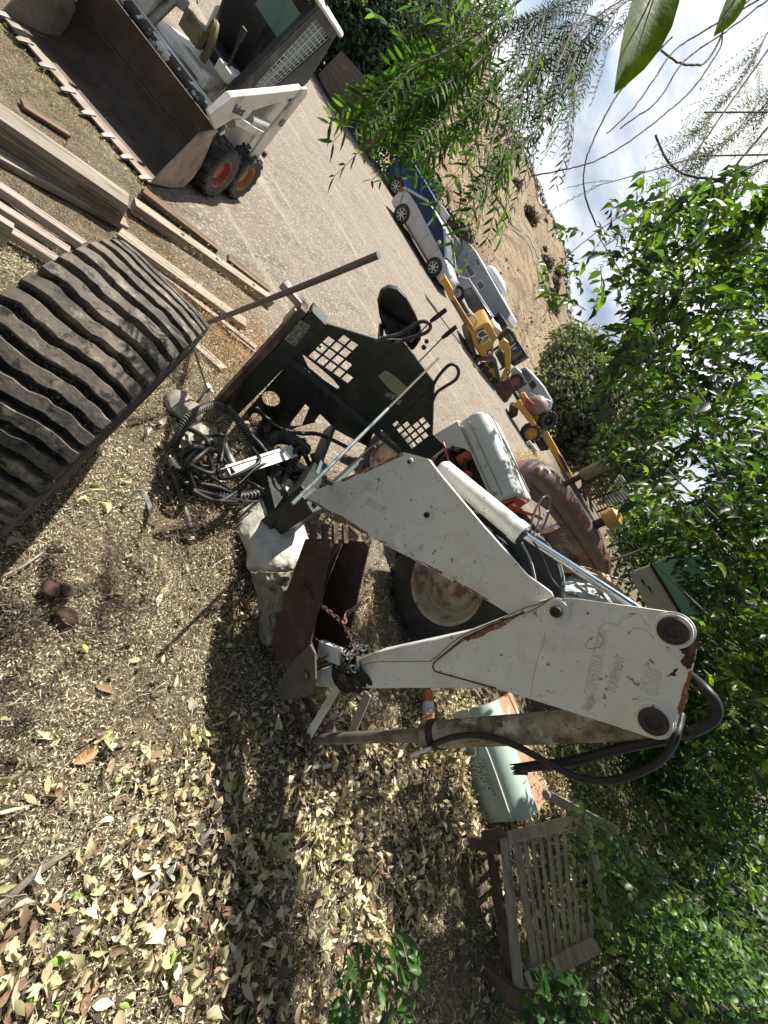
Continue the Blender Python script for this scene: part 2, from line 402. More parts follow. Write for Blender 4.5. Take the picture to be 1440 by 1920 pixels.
# two worn farm tracks climbing along the slope
track_m = mat('bare_track_earth', (.15, .105, .072), .95, var=[((.22, .165, .115), .8, .45, .65)])
def on_hill(px, py):
    d = ray(px, py); az = math.atan2(d.x, d.y); el = math.atan2(d.z, math.hypot(d.x, d.y)); lo, hi = 0.02, 1.0
    for _ in range(40):
        t = (lo+hi)/2; p = hill_pt(az, t); e = math.atan2(p.z-HC, math.hypot(p.x, p.y)); lo, hi = (t, hi) if e < el else (lo, t)
    return hill_pt(az, lo)
for dx, wd_ in ((0, 1.0), (-9, .6)):
    P = spline([on_hill(x+dx, y-dx*.3) for x, y in [(850, 215), (880, 275), (907, 328), (947, 397), (993, 467), (1034, 555), (1050, 600), (1066, 680)]], 10); b = B(); rows_ = []
    for i, p in enumerate(P):
        r_ = Vector((p.x, p.y, 0)).normalized(); k = wd_*(1+.15*math.sin(i*.7)); rows_.append((p+Vector((0, 0, .9))-r_*k, p+Vector((0, 0, 1.1))+r_*k+Vector((0, 0, k*.25))))
    for (a, c), (e, f_) in zip(rows_, rows_[1:]): b.add([a, c, f_, e], [(0, 1, 2, 3)])
    tag(obj('farm_track', b, track_m, smooth=0), kind='structure')
# scrub on the hill: each bush a thing
leaf_far = mat('scrub_leaves', (.1, .1, .05), .8, attr=True, trans=.2)
def leaf_cloud(centers, radii, n, size, cols, wts, up=(0, 0, 1), spread=1.2, squash=.8, shell=.55):
    c = np.array([tuple(q) for q in centers]); r = np.array(radii); k = rng.integers(0, len(c), n)
    d = rng.normal(0, 1, (n, 3)); d /= np.linalg.norm(d, axis=1)[:, None]
    rr = r[k]*(shell+(1-shell)*rng.random(n)**.6)
    p = c[k]+d*rr[:, None]*[1, 1, squash]
    a, s, nm = frames(n, up, spread)
    L_ = size*(.7+.6*rng.random(n))
    return leaves_mesh('leaves', p, a, s, nm, L_, L_*.5, pal(n, cols, wts, .22), NARROW, NARROW_T)
bark = mat('grey_bark', (.13, .10, .08), .9, var=[((.25, .21, .17), 8, .45, .7)], bump=(20, .01))
bush0 = None
spots = [(-.42, .60), (-.36, .58), (-.30, .62), (-.235, .60), (-.27, .52), (-.52, .66), (-.19, .50), (-.47, .80), (-.34, .86), (-.24, .72)]
words = ['largest', 'round', 'low', 'sparse', 'dark', 'greyish', 'small', 'upper', 'high', 'squat']
for i, (a, t) in enumerate(spots):
    p = hill_pt(a, t)
    if bush0 is None:
        cs = [Vector((random.uniform(-1.6, 1.6), random.uniform(-1, 1), random.uniform(.4, 1.3))) for _ in range(9)]
        me = leaf_cloud(cs, [.9]*9, 900, .45, [(.05, .05, .03), (.09, .08, .05), (.03, .03, .02)], [2, 2, 1])
        o = obj('hillside_bush', me, leaf_far, smooth=0); bush0 = o
    else:
        o = bush0.copy(); COL.objects.link(o)
    o.location = p; o.rotation_euler = (0, 0, i*1.3); s = 1.0+.5*math.sin(i*2.1); o.scale = (s, s, s*.8)
    tag(o, words[i]+' dark scrub bush, %s from the upper left end of the dry hillside' % ['fourth', 'fifth', 'sixth', 'eighth', 'seventh', 'first', 'tenth', 'second', 'third', 'ninth'][i], 'bush', 'scrub bushes dotted over the dry hill')
# ridge-top scrub belt: reads as one mass
cs = []
for i in range(150):
    a = -.62+.62*i/150+random.uniform(-.003, .003); p = hill_pt(a, 1.0); cs.append(p+Vector((0, 0, .3)))
me = leaf_cloud(cs, [random.uniform(.6, 1.8) for _ in cs], 7000, .6, [(.05, .055, .03), (.09, .085, .05)], [1, 1])
tag(obj('ridge_scrub', me, leaf_far, smooth=0), 'thin belt of dark scrub along the hill ridge under the sky', 'scrub', kind='stuff')

# pebbles on the yard
pm = mat('pebbles', (.4, .35, .3), .85, attr=True)
n = 9000
yy = 2.9+7*rng.random(n)**1.5; xx = rng.uniform(-8, 2.2, n)
pos = np.stack([xx, yy, np.array([ground_z(x, y) for x, y in zip(xx, yy)])+.002], 1)
PEB = np.array([(-.5, 0, 0), (.5, 0, 0), (0, -.5, 0), (0, .5, 0), (.05, 0, .32)]); PEB_T = np.array([(0, 2, 4), (2, 1, 4), (1, 3, 4), (3, 0, 4)])
a, s, nm = frames(n, (0, 0, 1), .25); L_ = .008+.028*rng.random(n)**3
me = leaves_mesh('pebbles', pos, a, s, nm, L_, L_*1.2, pal(n, [(.27, .23, .18), (.36, .32, .27), (.18, .16, .135), (.42, .38, .33)], [3, 3, 2, 1], .15), PEB, PEB_T)
tag(obj('gravel_stones', me, pm, smooth=0), 'loose grey and tan gravel stones strewn over the dirt yard', 'gravel', kind='stuff')

# ================================================================== BACKHOE ATTACHMENT
from mathutils.geometry import delaunay_2d_cdt
def sheet(plane, outer, holes=(), off=0.0, th=.008):
    """steel plate with real cut-outs; outlines are given as 3D points on the plane"""
    P0 = plane.p + plane.n*off
    def to2(p): v = Vector(p)-P0; return Vector((v.dot(plane.h), v.dot(plane.u)))
    loops = [[to2(p) for p in outer]]+[[to2(p) for p in h] for h in holes]
    vs = []; es = []
    for lp in loops:
        s = len(vs); vs += lp; es += [(s+i, s+(i+1) % len(lp)) for i in range(len(lp))]
    r = delaunay_2d_cdt(vs, es, [], 0, 1e-5)
    def inside(q, lp):
        c = False; j = len(lp)-1
        for i in range(len(lp)):
            if (lp[i].y > q.y) != (lp[j].y > q.y) and q.x < (lp[j].x-lp[i].x)*(q.y-lp[i].y)/(lp[j].y-lp[i].y)+lp[i].x: c = not c
            j = i
        return c
    tr = []
    for f in r[2]:
        c = sum((r[0][i] for i in f), Vector((0, 0)))/len(f)
        if inside(c, loops[0]) and not any(inside(c, h) for h in loops[1:]): tr.append(tuple(f))
    b = B(); used = sorted({i for f in tr for i in f}); ix = {u: k for k, u in enumerate(used)}; n = len(used)
    a = [P0+plane.h*r[0][i].x+plane.u*r[0][i].y for i in used]
    ecount = {}
    for f in tr:
        for k in range(len(f)):
            e = (f[k], f[(k+1) % len(f)]); ecount[tuple(sorted(e))] = ecount.get(tuple(sorted(e)), [])+[e]
    fs = [tuple(ix[i] for i in f) for f in tr]+[tuple(n+ix[i] for i in reversed(f)) for f in tr]
    for k, v in ecount.items():
        if len(v) == 1: i, j = v[0]; fs.append((ix[i], ix[j], n+ix[j], n+ix[i]))
    b.add(a+[p-plane.n*th for p in a], fs)
    return b
def circ(plane, c, r, n=20, off=0.0):
    c = plane(*c, off) if not isinstance(c, Vector) else c
    return [c+plane.h*(r*math.cos(2*math.pi*i/n))+plane.u*(r*math.sin(2*math.pi*i/n)) for i in range(n)]
def pxs(plane, pts, off=0.0): return [plane(*p, off) for p in pts]
def roundpoly(pts, r=.02, n=4):
    o = []; m = len(pts)
    for i in range(m):
        p = pts[i]; a = (pts[i-1]-p); b_ = (pts[(i+1) % m]-p); k = min(r, a.length*.4, b_.length*.4)
        a = p+a.normalized()*k; b_ = p+b_.normalized()*k
        for j in range(n+1):
            t = j/n; o.append(a*(1-t)**2+p*2*t*(1-t)+b_*t*t)
    return o

BP = Plane((.66, 1.55, 0), -20)
bh = thing('backhoe_attachment', 'white folding backhoe arm with black lever stand and rusty bucket resting on leaf litter', 'backhoe', (.1, 2.0, 0))
A_px = [(572, 935), (590, 920), (640, 899), (757, 848), (803, 860), (822, 886), (905, 985), (987, 1077), (1035, 1112), (1045, 1140), (1020, 1155), (957, 1153), (923, 1132), (810, 1068), (700, 1010), (640, 972)]
boom = obj('boom', sheet(BP, roundpoly(pxs(BP, A_px, .045), .012), off=.045, th=.012), white_paint, bh, bevel=.0025)
obj('side_plate', sheet(BP, roundpoly(pxs(BP, A_px, -.0), .012), off=-.0, th=.012), white_paint, bh)
# folded box skin between the two boom plates
b = B()
for i in range(3, 8):
    p, q = A_px[i], A_px[i+1]
    b.add([BP(*p, .033)-BP.u*.003, BP(*q, .033)-BP.u*.003, BP(*q, .033)-BP.n*.033-BP.u*.003, BP(*p, .033)-BP.n*.033-BP.u*.003], [(0, 1, 2, 3)])
obj('boom_skin', b, white_paint, bh)
B_px = [(813, 1243), (868, 1197), (955, 1158), (1010, 1126), (1067, 1121), (1199, 1139), (1268, 1149), (1297, 1165), (1309, 1195), (1306, 1225), (1294, 1278), (1268, 1363), (1252, 1384), (1228, 1386), (1143, 1358), (983, 1307), (930, 1291), (815, 1259)]
stick = obj('dipper_plate', sheet(BP, roundpoly(pxs(BP, B_px, .075), .018), off=.075, th=.012), white_paint, bh, bevel=.0025)
obj('dipper_plate', sheet(BP, roundpoly(pxs(BP, B_px, -.10), .018), off=-.10, th=.012), white_paint, bh)
b = B()
for i in range(7, 11):
    p, q = B_px[i], B_px[i+1]
    b.add([BP(*p, .063)-BP.h*.004, BP(*q, .063)-BP.h*.004, BP(*q, .063)-BP.h*.004-BP.n*.15, BP(*p, .063)-BP.h*.004-BP.n*.15], [(0, 1, 2, 3)])
obj('end_skin', b, dark_rust, bh)
S_px = [(592, 1257), (645, 1246), (700, 1224), (867, 1188), (990, 1140), (1020, 1290), (704, 1291), (636, 1290), (594, 1288)]
b = B(); b.prism(pxs(BP, S_px, .055), BP.n*-.12); obj('dipper_stick', b, white_paint, bh, bevel=.006)
# weld bead seam of the plate on the stick
b = B(); b.tube([BP(*p, .077) for p in [(930, 1291), (870, 1274), (815, 1259), (811, 1250), (813, 1243), (868, 1197), (955, 1158)]], .0035, 6); obj('weld_bead', b, rust_metal, bh)
# pins, bosses, bolts
grimy = mat('grimy_pin', (.028, .022, .019), .6, var=[((.10, .06, .04), 18, .56, .7)], bump=(60, .001))
def pin(c, off, r_boss, r_pin, h, m1=white_paint, m2=grimy, hexa=False):
    p = BP(*c, off); b = B(); b.lathe([(-.001, r_boss*1.12), (.006, r_boss*1.1), (.008, r_boss), (.012, r_boss*.96)], p, BP.n, 28); o = obj('boss', b, m1, bh)
    b = B(); b.lathe([(0, r_pin), (h*.8, r_pin), (h, r_pin*.88), (h, r_pin*.5), (h*.8, r_pin*.45)], p, BP.n, 6 if hexa else 24)
    obj('pin', b, m2, o, bevel=.001)
pin((1045, 1145), .075, .044, .022, .040)
pin((1262, 1181), .075, .054, .045, .026)
pin((1225, 1349), .075, .055, .043, .030)
pin((770, 867), .045, .020, .0105, .022, hexa=True)
pin((803, 966), .045, .026, .014, .026)
pin((875, 999), .045, .009, .006, .008, hexa=True)
b = B()
for c in [(659, 925), (723, 972), (812, 1038), (940, 1228), (1102, 1150)]: b.lathe([(0, .004), (.0012, .004)], BP(*c, .046 if c[0] < 900 else .076), BP.n, 8)
obj('bolt_hole', b, letter_black, bh)
# rust eaten patches and grime smudges, thin scale on the plate faces
def blotch(pts, off, m, name='rust_patch'):
    P = []
    for i in range(len(pts)):
        a, c = Vector((*pts[i], 0)), Vector((*pts[(i+1) % len(pts)], 0))
        for t in (0, .25, .5, .75): q = a.lerp(c, t); P.append((q.x+random.uniform(-2.2, 2.2), q.y+random.uniform(-2.2, 2.2)))
    obj(name, sheet(BP, pxs(BP, P, off), [], off, .0012), m, bh, smooth=0)
rp = mat('flaking_rust', (.07, .032, .02), .9, var=[((.19, .085, .04), 40, .5, .62), ((.03, .018, .013), 70, .55, .65)], bump=(90, .002)); rp2 = mat('orange_rust', (.25, .11, .045), .85, var=[((.45, .40, .33), 50, .52, .6), ((.12, .05, .03), 80, .55, .65)], bump=(90, .001))
random.seed(17)
blotch([(1272, 1214), (1290, 1205), (1304, 1180), (1309, 1200), (1305, 1226), (1298, 1252), (1288, 1254), (1276, 1240), (1284, 1228)], .0762, rp)
blotch([(1292, 1256), (1298, 1262), (1292, 1295), (1282, 1330), (1274, 1344), (1270, 1330), (1280, 1296)], .0762, rp2)
blotch([(1250, 1268), (1264, 1256), (1272, 1252), (1266, 1266)], .0762, rp)
blotch([(1174, 1268), (1180, 1270), (1198, 1284), (1196, 1287), (1180, 1276)], .0762, rp2)
blotch([(868, 1199), (905, 1181), (950, 1161), (980, 1143), (984, 1149), (952, 1170), (912, 1188), (880, 1202)], .0765, rp2); blotch([(1030, 1122), (1048, 1117), (1044, 1128), (1026, 1134)], .0762, rp2)
blotch([(1098, 1316), (1110, 1300), (1116, 1318), (1104, 1334), (1090, 1330)], .0758, mat('grey_smudge', (.44, .44, .41), .7, var=[((.58, .57, .53), 45, .45, .6)]), 'smudge')
for q in ([(700, 1006), (740, 1026), (742, 1030), (704, 1011)], [(760, 1038), (830, 1074), (832, 1079), (764, 1044)], [(575, 934), (640, 968), (690, 1000), (688, 1004), (636, 973), (578, 938)], [(850, 1085), (915, 1122), (917, 1128), (850, 1090)], [(640, 900), (700, 874), (756, 850), (757, 853), (700, 879), (642, 904)]): blotch(q, .0462, rp2)
# raised weld wave on the boom and scratches
b = B(); b.curve([BP(*p, .046) for p in [(873, 1097), (895, 1092), (908, 1070), (900, 1050), (893, 1040), (905, 1036), (925, 1047), (955, 1062)]], .0028, 6)
b.curve([BP(*p, .046) for p in [(618, 916), (632, 930), (645, 928), (652, 915)]], .0022, 6); obj('weld_bead', b, white_paint, bh)
scr = mat('pencil_scratch', (.36, .35, .33), .8)
def stroke(pts, off, r=.0009, parent=bh):
    b = B(); b.curve([BP(*p, off) for p in pts], r, 4, 5); obj('scratch', b, scr, parent, smooth=0)
stroke([(1020, 1184), (1021, 1200), (1010, 1230), (1002, 1260), (995, 1305)], .0755)
stroke([(1113, 1194), (1104, 1200), (1098, 1212), (1108, 1216), (1125, 1212), (1131, 1202), (1127, 1192), (1122, 1188)], .0755, .0012)
stroke([(1122, 1190), (1125, 1175), (1140, 1168), (1158, 1171), (1165, 1160), (1178, 1158), (1195, 1150), (1208, 1165), (1222, 1180), (1226, 1197)], .0755, .0007)
stroke([(1178, 1190), (1186, 1180), (1200, 1178), (1215, 1185), (1225, 1196)], .0755, .0007)
stroke([(696, 886), (702, 894), (710, 901), (722, 898)], .0458)
stroke([(710, 901), (709, 912), (704, 922)], .0458)
stroke([(682, 905), (690, 901), (693, 910), (684, 914), (692, 918), (700, 915)], .0458, .0006)
stroke([(703, 990-9), (712, 970)], .0458, .0006)
stroke([(640, 960), (700, 900), (745, 875)], .0458, .0005)
# ghost lettering, thin drawn outlines
def ghost(s, size, px0, px1, pxu, off, sx=1.0, parent=bh, m=scr, spacing=1.0):
    p = BP(*px0, off); xd = BP(*px1, off)-p; ud = BP(*pxu, off)-p
    cu = bpy.data.curves.new('t', 'FONT'); cu.body = s; cu.size = size; cu.fill_mode = 'NONE'; cu.bevel_depth = .00035; cu.bevel_resolution = 0; cu.space_character = spacing; cu.resolution_u = 3
    o = bpy.data.objects.new('t', cu); COL.objects.link(o); dg = bpy.context.evaluated_depsgraph_get(); dg.update()
    me = bpy.data.meshes.new_from_object(o.evaluated_get(dg)); bpy.data.objects.remove(o)
    x = xd.normalized(); z = x.cross(ud).normalized(); y = z.cross(x)
    me.transform(Matrix(((x.x*sx, y.x, z.x, p.x), (x.y*sx, y.y, z.y, p.y), (x.z*sx, y.z, z.z, p.z), (0, 0, 0, 1))))
    obj('lettering', me, m, parent, smooth=0)
ghost('Bobcat', .062, (685, 945), (763, 982), (700, 920), .0458, .80)
ghost('CONSTRUCTION', .052, (1114, 1310), (1142, 1185), (1100, 1307), .0758, .62)
ghost('EQUIPMENT', .040, (1152, 1300), (1178, 1215), (1140, 1297), .0758, .62)
ghost('650/', .075, (1232, 1308), (1250, 1215), (1212, 1305), .0758, .70)

# hydraulic cylinders
def cyl(pa, pb, pc, off, rb, rr, name='cylinder', mb=white_paint, mr=chrome, parent=bh):
    a, b_, c = BP(*pa, off), BP(*pb, off), BP(*pc, off); d = (b_-a).normalized()
    q = B(); q.lathe([(-.02, rb*.7), (0, rb), ((b_-a).length-.05, rb), ((b_-a).length-.045, rb*1.08), ((b_-a).length, rb*1.08), ((b_-a).length, rr*1.3), ((b_-a).length-.01, rr*1.3)], a, d, 28)
    o = obj(name, q, mb, parent)
    q = B(); q.tube([b_-d*.03, c], rr, 20); obj('piston_rod', q, mr, o)
    q = B(); q.lathe([(0, rb*.9), (.012, rb*.9), (.014, rr*1.3)], b_, d, 24); obj('gland', q, black_metal, o)
cyl((832, 880), (980, 1003), (1235, 1168), -.10, .050, .019)
cyl((1232, 1352), (797, 1378), (596, 1386), .0, .058, .030, mb=mat('grimy_white_paint', (.34, .30, .23), .5, var=[((.10, .065, .04), 6, .44, .60, 9), ((.5, .48, .42), 11, .54, .62, 9), ((.05, .035, .025), 45, .60, .66)], bump=(40, .001)), mr=mat('grimy_rod', (.24, .21, .17), .45, .3, var=[((.10, .08, .06), 6, .45, .65)]))
b = B(); b.lathe([(0, .066), (.035, .066)], BP(822, 1376, 0), (BP(700, 1382)-BP(800, 1376)), 24); obj('cylinder_collar', b, dark_rust, bh)
# bucket links
def link(a, c, off, w, t, m=white_paint, name='link_bar'):
    b = B(); p, q = BP(*a, off), BP(*c, off); b.beam(p, q, t, w, up=(q-p).cross(BP.n)); obj(name, b, m, bh, bevel=.003)
link((645, 1268), (576, 1384), .075, .045, .012)
link((690, 1300), (655, 1384), -.06, .05, .012, mat('dark_tan_paint', (.30, .27, .21), .6))  # second link in dark tan paint
link((548, 1318), (576, 1384), .05, .04, .02, rust_metal); link((572, 1308), (610, 1380), -.04, .045, .02, rust_metal)
for c, o_ in [((576, 1384), .10), ((578, 1266), .10), ((645, 1270), .10)]:
    b = B(); b.lathe([(-.2, .017), (.0, .017), (.004, .026), (.012, .024), (.013, .008)], BP(*c, o_-.01), BP.n, 16); obj('pin', b, rust_metal, bh)
# digging bucket, open to the sky
bk = None
prof = [(612, 1017), (620, 1028), (582, 1203), (594, 1236), (560, 1262), (524, 1243), (508, 1205), (540, 1100), (572, 1012)]
q = B(); q.prism([BP(*p, .17) for p in prof], BP.n*-.012); bk = obj('bucket', q, dark_rust, bh, bevel=.002)
q = B(); q.prism([BP(*p, .17)-BP.n*.33 for p in prof], BP.n*-.012); obj('bucket_side', q, dark_rust, bk)
q = B()
for i in (3, 4, 5, 6, 7): 
    a, c = BP(*prof[i], .158), BP(*prof[(i+1)], .158); dn = BP.n*-.32
    q.add([a, c, c+dn, a+dn, a+Vector((0, 0, .012)), c+Vector((0, 0, .012)), c+dn+Vector((0, 0, .012)), a+dn+Vector((0, 0, .012))], [(0, 1, 2, 3), (4, 7, 6, 5), (0, 4, 5, 1), (1, 5, 6, 2), (2, 6, 7, 3), (3, 7, 4, 0)])
obj('bucket_floor', q, dark_rust, bk)
for i in range(4):
    q = B(); a = BP(588, 1020, .14)-BP.n*(.09*i); q.beam(a, a+Vector((-.10, .04, .04)), .042, .018); obj('tooth', q, rust_metal, bk, bevel=.003)
q = B(); q.prism([BP(*p, .185) for p in [(580, 1208), (590, 1226), (592, 1290), (580, 1302), (528, 1315), (518, 1296), (548, 1240)]], BP.n*-.014); obj('bracket', q, mat('dull_grey_steel', (.09, .08, .07), .6, var=[((.16, .13, .1), 8, .5, .7)]), bk, bevel=.003)
q = B(); q.lathe([(0, .026), (.02, .024), (.024, .015)], BP(574, 1266, .186), BP.n, 8); obj('bolt', q, rust_metal, bk)
q = B(); q.beam(BP(600, 1215, .05), BP(642, 1232, .05), .09, .035, up=BP.n); obj('crossbar', q, white_paint, bk, bevel=.003)

# hoses on the arm
def hose(pts, r, off=.06, m=hose_rubber, parent=bh, name='hose', n=12):
    b = B(); b.curve([BP(p[0], p[1], p[2] if len(p) > 2 else off) for p in pts], r, n); return obj(name, b, m, parent, smooth=60)
hose([(1296, 1268, .0), (1325, 1295), (1344, 1325), (1335, 1352), (1300, 1372), (1265, 1380, 0), (1230, 1385, -.05)], .016, m=letter_black)
hose([(1278, 1340, .0), (1268, 1380), (1245, 1420), (1200, 1448), (1140, 1464), (1085, 1458), (1030, 1432), (975, 1402), (930, 1385), (880, 1378, .09), (830, 1388, .09), (790, 1412, .05)], .0125, .08, m=letter_black)
hose([(1250, 1385), (1190, 1397), (1130, 1412), (1085, 1425), (1045, 1432), (1005, 1436), (978, 1440)], .018, .03, m=letter_black)
b = B()
for k in range(7):
    a = BP(982+random.uniform(0, 8), 1432+3*k, .03); b.tube([a, a+(BP(965-random.uniform(0, 10), 1434+3*k, .03)-a)], [.007, .002], 5)
obj('frayed_hose_end', b, letter_black, bh)
hose([(1085, 1118), (1060, 1110), (1035, 1085), (1015, 1040), (1000, 1015)], .0035, .01, name='wire')
for pts in ([(640, 1330-25), (655, 1287), (640, 1264), (662, 1256), (700, 1242), (790, 1240), (812, 1236), (860, 1196), (930, 1165), (990, 1148), (1030, 1125)], [(820, 1238), (870, 1200), (960, 1150), (1010, 1132), (1048, 1118), (1060, 1140), (1045, 1170)], [(560, 1180-20), (600, 1204), (612, 1200)]):
    hose(pts, .0018, .081, rust_metal, name='wire', n=5)

# lever stand behind the arm
SP = Plane((-1.45, 2.40, 0), 42)
outer = pxs(SP, [(608, 604), (707, 637), (753, 637), (813, 717), (810, 813), (835, 838), (803, 863), (750, 848), (680, 793), (633, 748), (543, 673)])
holes = []
def quadhole(c, u, v, k=.37): return [SP(c[0]+a*u[0]*k+d*v[0]*k, c[1]+a*u[1]*k+d*v[1]*k) for a, d in ((-1, -1), (1, -1), (1, 1), (-1, 1))]
u = (15.3, 10.7); v = (13.3, -13.3); o0 = (380+630/3, 460+620/3)
for i, j in [(0, 0), (0, 1), (0, 2), (1, 0), (1, 1), (1, 2), (1, 3), (2, 0), (2, 1), (2, 2), (2, 3), (3, 0), (3, 1), (4, 0)]:
    holes.append(quadhole((o0[0]+i*u[0]+j*v[0], o0[1]+i*u[1]+j*v[1]), u, v, .40))
u2 = (7.8, 9.7); v2 = (11.2, -8.8)
for i, j in [(0, 0), (1, 0), (1, 1), (2, 0), (2, 1), (2, 2), (2, 3), (3, 0), (3, 1), (3, 2), (3, 3), (4, 0), (4, 1), (4, 2)]:
    holes.append(quadhole((743+i*u2[0]+j*v2[0], 796+i*u2[1]+j*v2[1]), u2, v2, .38))
holes.append(pxs(SP, [(566, 664), (572, 668), (600, 690), (625, 712), (637, 727), (632, 730), (606, 712), (578, 688)]))
holes.append(pxs(SP, [(713, 806), (720, 808), (742, 832), (752, 842), (744, 840), (722, 824)]))
panel = obj('lever_panel', sheet(SP, outer, holes, 0, .008), black_paint, bh, smooth=20)
b = B(); b.tube([p for p in [SP(610, 606, .004), SP(707, 636, .004), SP(753, 636, .004), SP(814, 717, .004), SP(811, 813, .004)]], .006, 6); obj('panel_edge', b, mat('worn_edge', (.25, .22, .2), .5, .3), panel)
low = pxs(SP, [(606, 608), (545, 675), (640, 752), (700, 812), (690, 838), (640, 812), (600, 790), (560, 800), (520, 818), (468, 800), (452, 782)], -.02)
obj('lower_panel', sheet(SP, low, [circ(SP, (508, 748), .072, off=-.02), circ(SP, (481, 783), .045, off=-.02), pxs(SP, [(540, 800), (572, 758), (580, 764), (566, 798)], -.02), pxs(SP, [(590, 790), (600, 776), (624, 800), (616, 806)], -.02)], -.02, .008), black_paint, bh)
# upright post, box section
b = B(); g0 = SP(431, 765, .0); t0 = SP(582, 570, .0); g0.z = 0.0; H_ = t0.z
b.box((g0.x, g0.y, H_/2), (.13, .15, H_), Matrix.Rotation(rad(42), 3, 'Z')); obj('post', b, mat('post_paint', (.016, .024, .022), .5, var=[((.14, .07, .04), 7, .60, .68), ((.05, .05, .042), 4, .5, .75)]), bh, bevel=.004)
b = B(); gq = g0-SP.h*.10; b.box((gq.x, gq.y, H_/2-.02), (.05, .13, H_-.04), Matrix.Rotation(rad(42), 3, 'Z')); obj('post_channel', b, mat('rust_stained_channel', (.10, .065, .05), .75, var=[((.22, .16, .12), 7, .5, .65)]), bh)
b = B(); q_ = SP(556, 560, -.06); b.box(q_, (.24, .10, .05), Matrix.Rotation(rad(30), 3, 'Z')); b.box(q_+Vector((.07, -.02, -.09)), (.05, .09, .14), Matrix.Rotation(rad(42), 3, 'Z')); obj('top_bracket', b, bare_steel, bh, bevel=.006)
# footing that carries the stand and the arm
b = B(); b.beam(SP(480, 800, -.05)*1.0, (-.25, 1.95, .28), .16, .14); b.beam((-.9, 2.55, .06), (-.1, 3.2, .06), .12, .12); b.beam((-.30, 1.98, .02), (-.30, 1.98, .62), .16, .16); b.beam((-.35, 1.95, .55), (-.6, 2.6, .35), .12, .14)
obj('base_frame', b, black_paint, bh, bevel=.006)
b = B(); b.beam(SP(700, 838, -.03), (-.28, 1.96, .60), .03, .20); b.beam(SP(620, 800, -.03), (-.35, 2.1, .42), .03, .16); obj('gusset', b, mat('slate_blue_steel', (.035, .055, .06), .5), bh, bevel=.004)
b = B(); b.lathe([(0, .03), (.02, .045), (.16, .045), (.17, .06), (.22, .06)], SP(640, 858, .1), (BP(690, 880)-BP(640, 858)), 18); obj('swing_cylinder', b, mat('dusty_grey_steel', (.16, .15, .13), .5, .2), bh)
b = B(); b.lathe([(0, .018), (.05, .024), (.09, .016)], BP(620, 905, .06), BP.n+Vector((0, 0, .4)), 12); obj('fitting', b, rust_metal, bh)
# sticker and marks
b = B(); b.prism(pxs(SP, [(709, 705), (723, 694), (741, 706), (764, 727), (746, 744), (722, 721)], .0015), SP.n*-.001); obj('sticker', b, mat('olive_sticker', (.30, .29, .20), .5), bh)
b = B(); b.tube([SP(722, 719, .003), SP(737, 703, .003)], .0014, 4); obj('sticker_fold', b, letter_black, bh)
b = B(); p = SP(721, 741, .002); me = text('#976', .075, p, SP(755, 765, .002)-p, SP(731, 731, .002)-p, .001); obj('lettering', me, mat('chalk', (.5, .5, .48), .8), bh, smooth=0); b.bm.free()
b = B(); b.prism(pxs(SP, [(532, 637), (563, 600), (583, 612), (553, 650)], .08), SP.n*-.001); lb = obj('decal', b, mat('faded_decal', (.12, .14, .11), .5, var=[((.35, .36, .33), 60, .5, .55), ((.3, .12, .03), 18, .6, .66)]), bh)
# bends, stiffeners and bolts of the panel
b = B(); b.beam(SP(543, 673, .012), SP(750, 848, .012), .05, .012, up=SP.n); obj('fold', b, mat('dull_panel_edge', (.035, .045, .042), .5, var=[((.12, .11, .09), 20, .55, .7)]), panel)
b = B(); b.beam(SP(800, 738, .006), SP(722, 822, .006), .012, .006, up=SP.n); obj('crease', b, MATS['dull_panel_edge'], panel)
for c_ in ((625, 615), (697, 645), (760, 650), (800, 712), (796, 838), (762, 838), (690, 780), (655, 745), (578, 690), (600, 650)):
    b = B(); b.lathe([(0, .011), (.006, .010), (.007, .004)], SP(*c_, .001), SP.n, 6); obj('panel_bolt', b, rust_metal, panel)
# U-shaped handles
for pts, pl_off in (([(704, 640), (722, 633), (750, 626), (772, 612), (790, 603), (803, 605), (807, 614), (798, 624), (775, 632), (750, 640), (733, 647)], 0), ([(810, 731), (816, 715), (828, 698), (843, 684), (855, 686), (860, 698), (854, 712), (836, 724), (820, 735), (811, 752)], 0)):
    b = B(); b.curve([SP(x, y, .02) for x, y in pts], .013, 12, 5); obj('handle', b, mat('faded_black_grip', (.035, .035, .035), .55, var=[((.12, .11, .1), 9, .5, .7)]), bh, smooth=60)
for (a, c, e) in (((770, 642), (807, 603), (837, 580)), ((786, 678), (829, 634), (856, 612)), ((790, 700), (806, 688), (818, 674))):
    b = B(); b.tube([SP(*a, -.02), SP(*c, -.02)], .006, 8); lv = obj('lever', b, bare_steel, bh)
    if e != (818, 674):
        b = B(); b.tube([SP(*c, -.02), SP(c[0]*.7+e[0]*.3, c[1]*.7+e[1]*.3, -.02), SP(*e, -.02)], [.012, .017, .016], 10); obj('grip', b, letter_black, lv)
b = B(); b.ball(SP(795, 651, -.03), .02); b.ball(SP(800, 640, -.06), .018); obj('lever_knob', b, black_metal, bh)
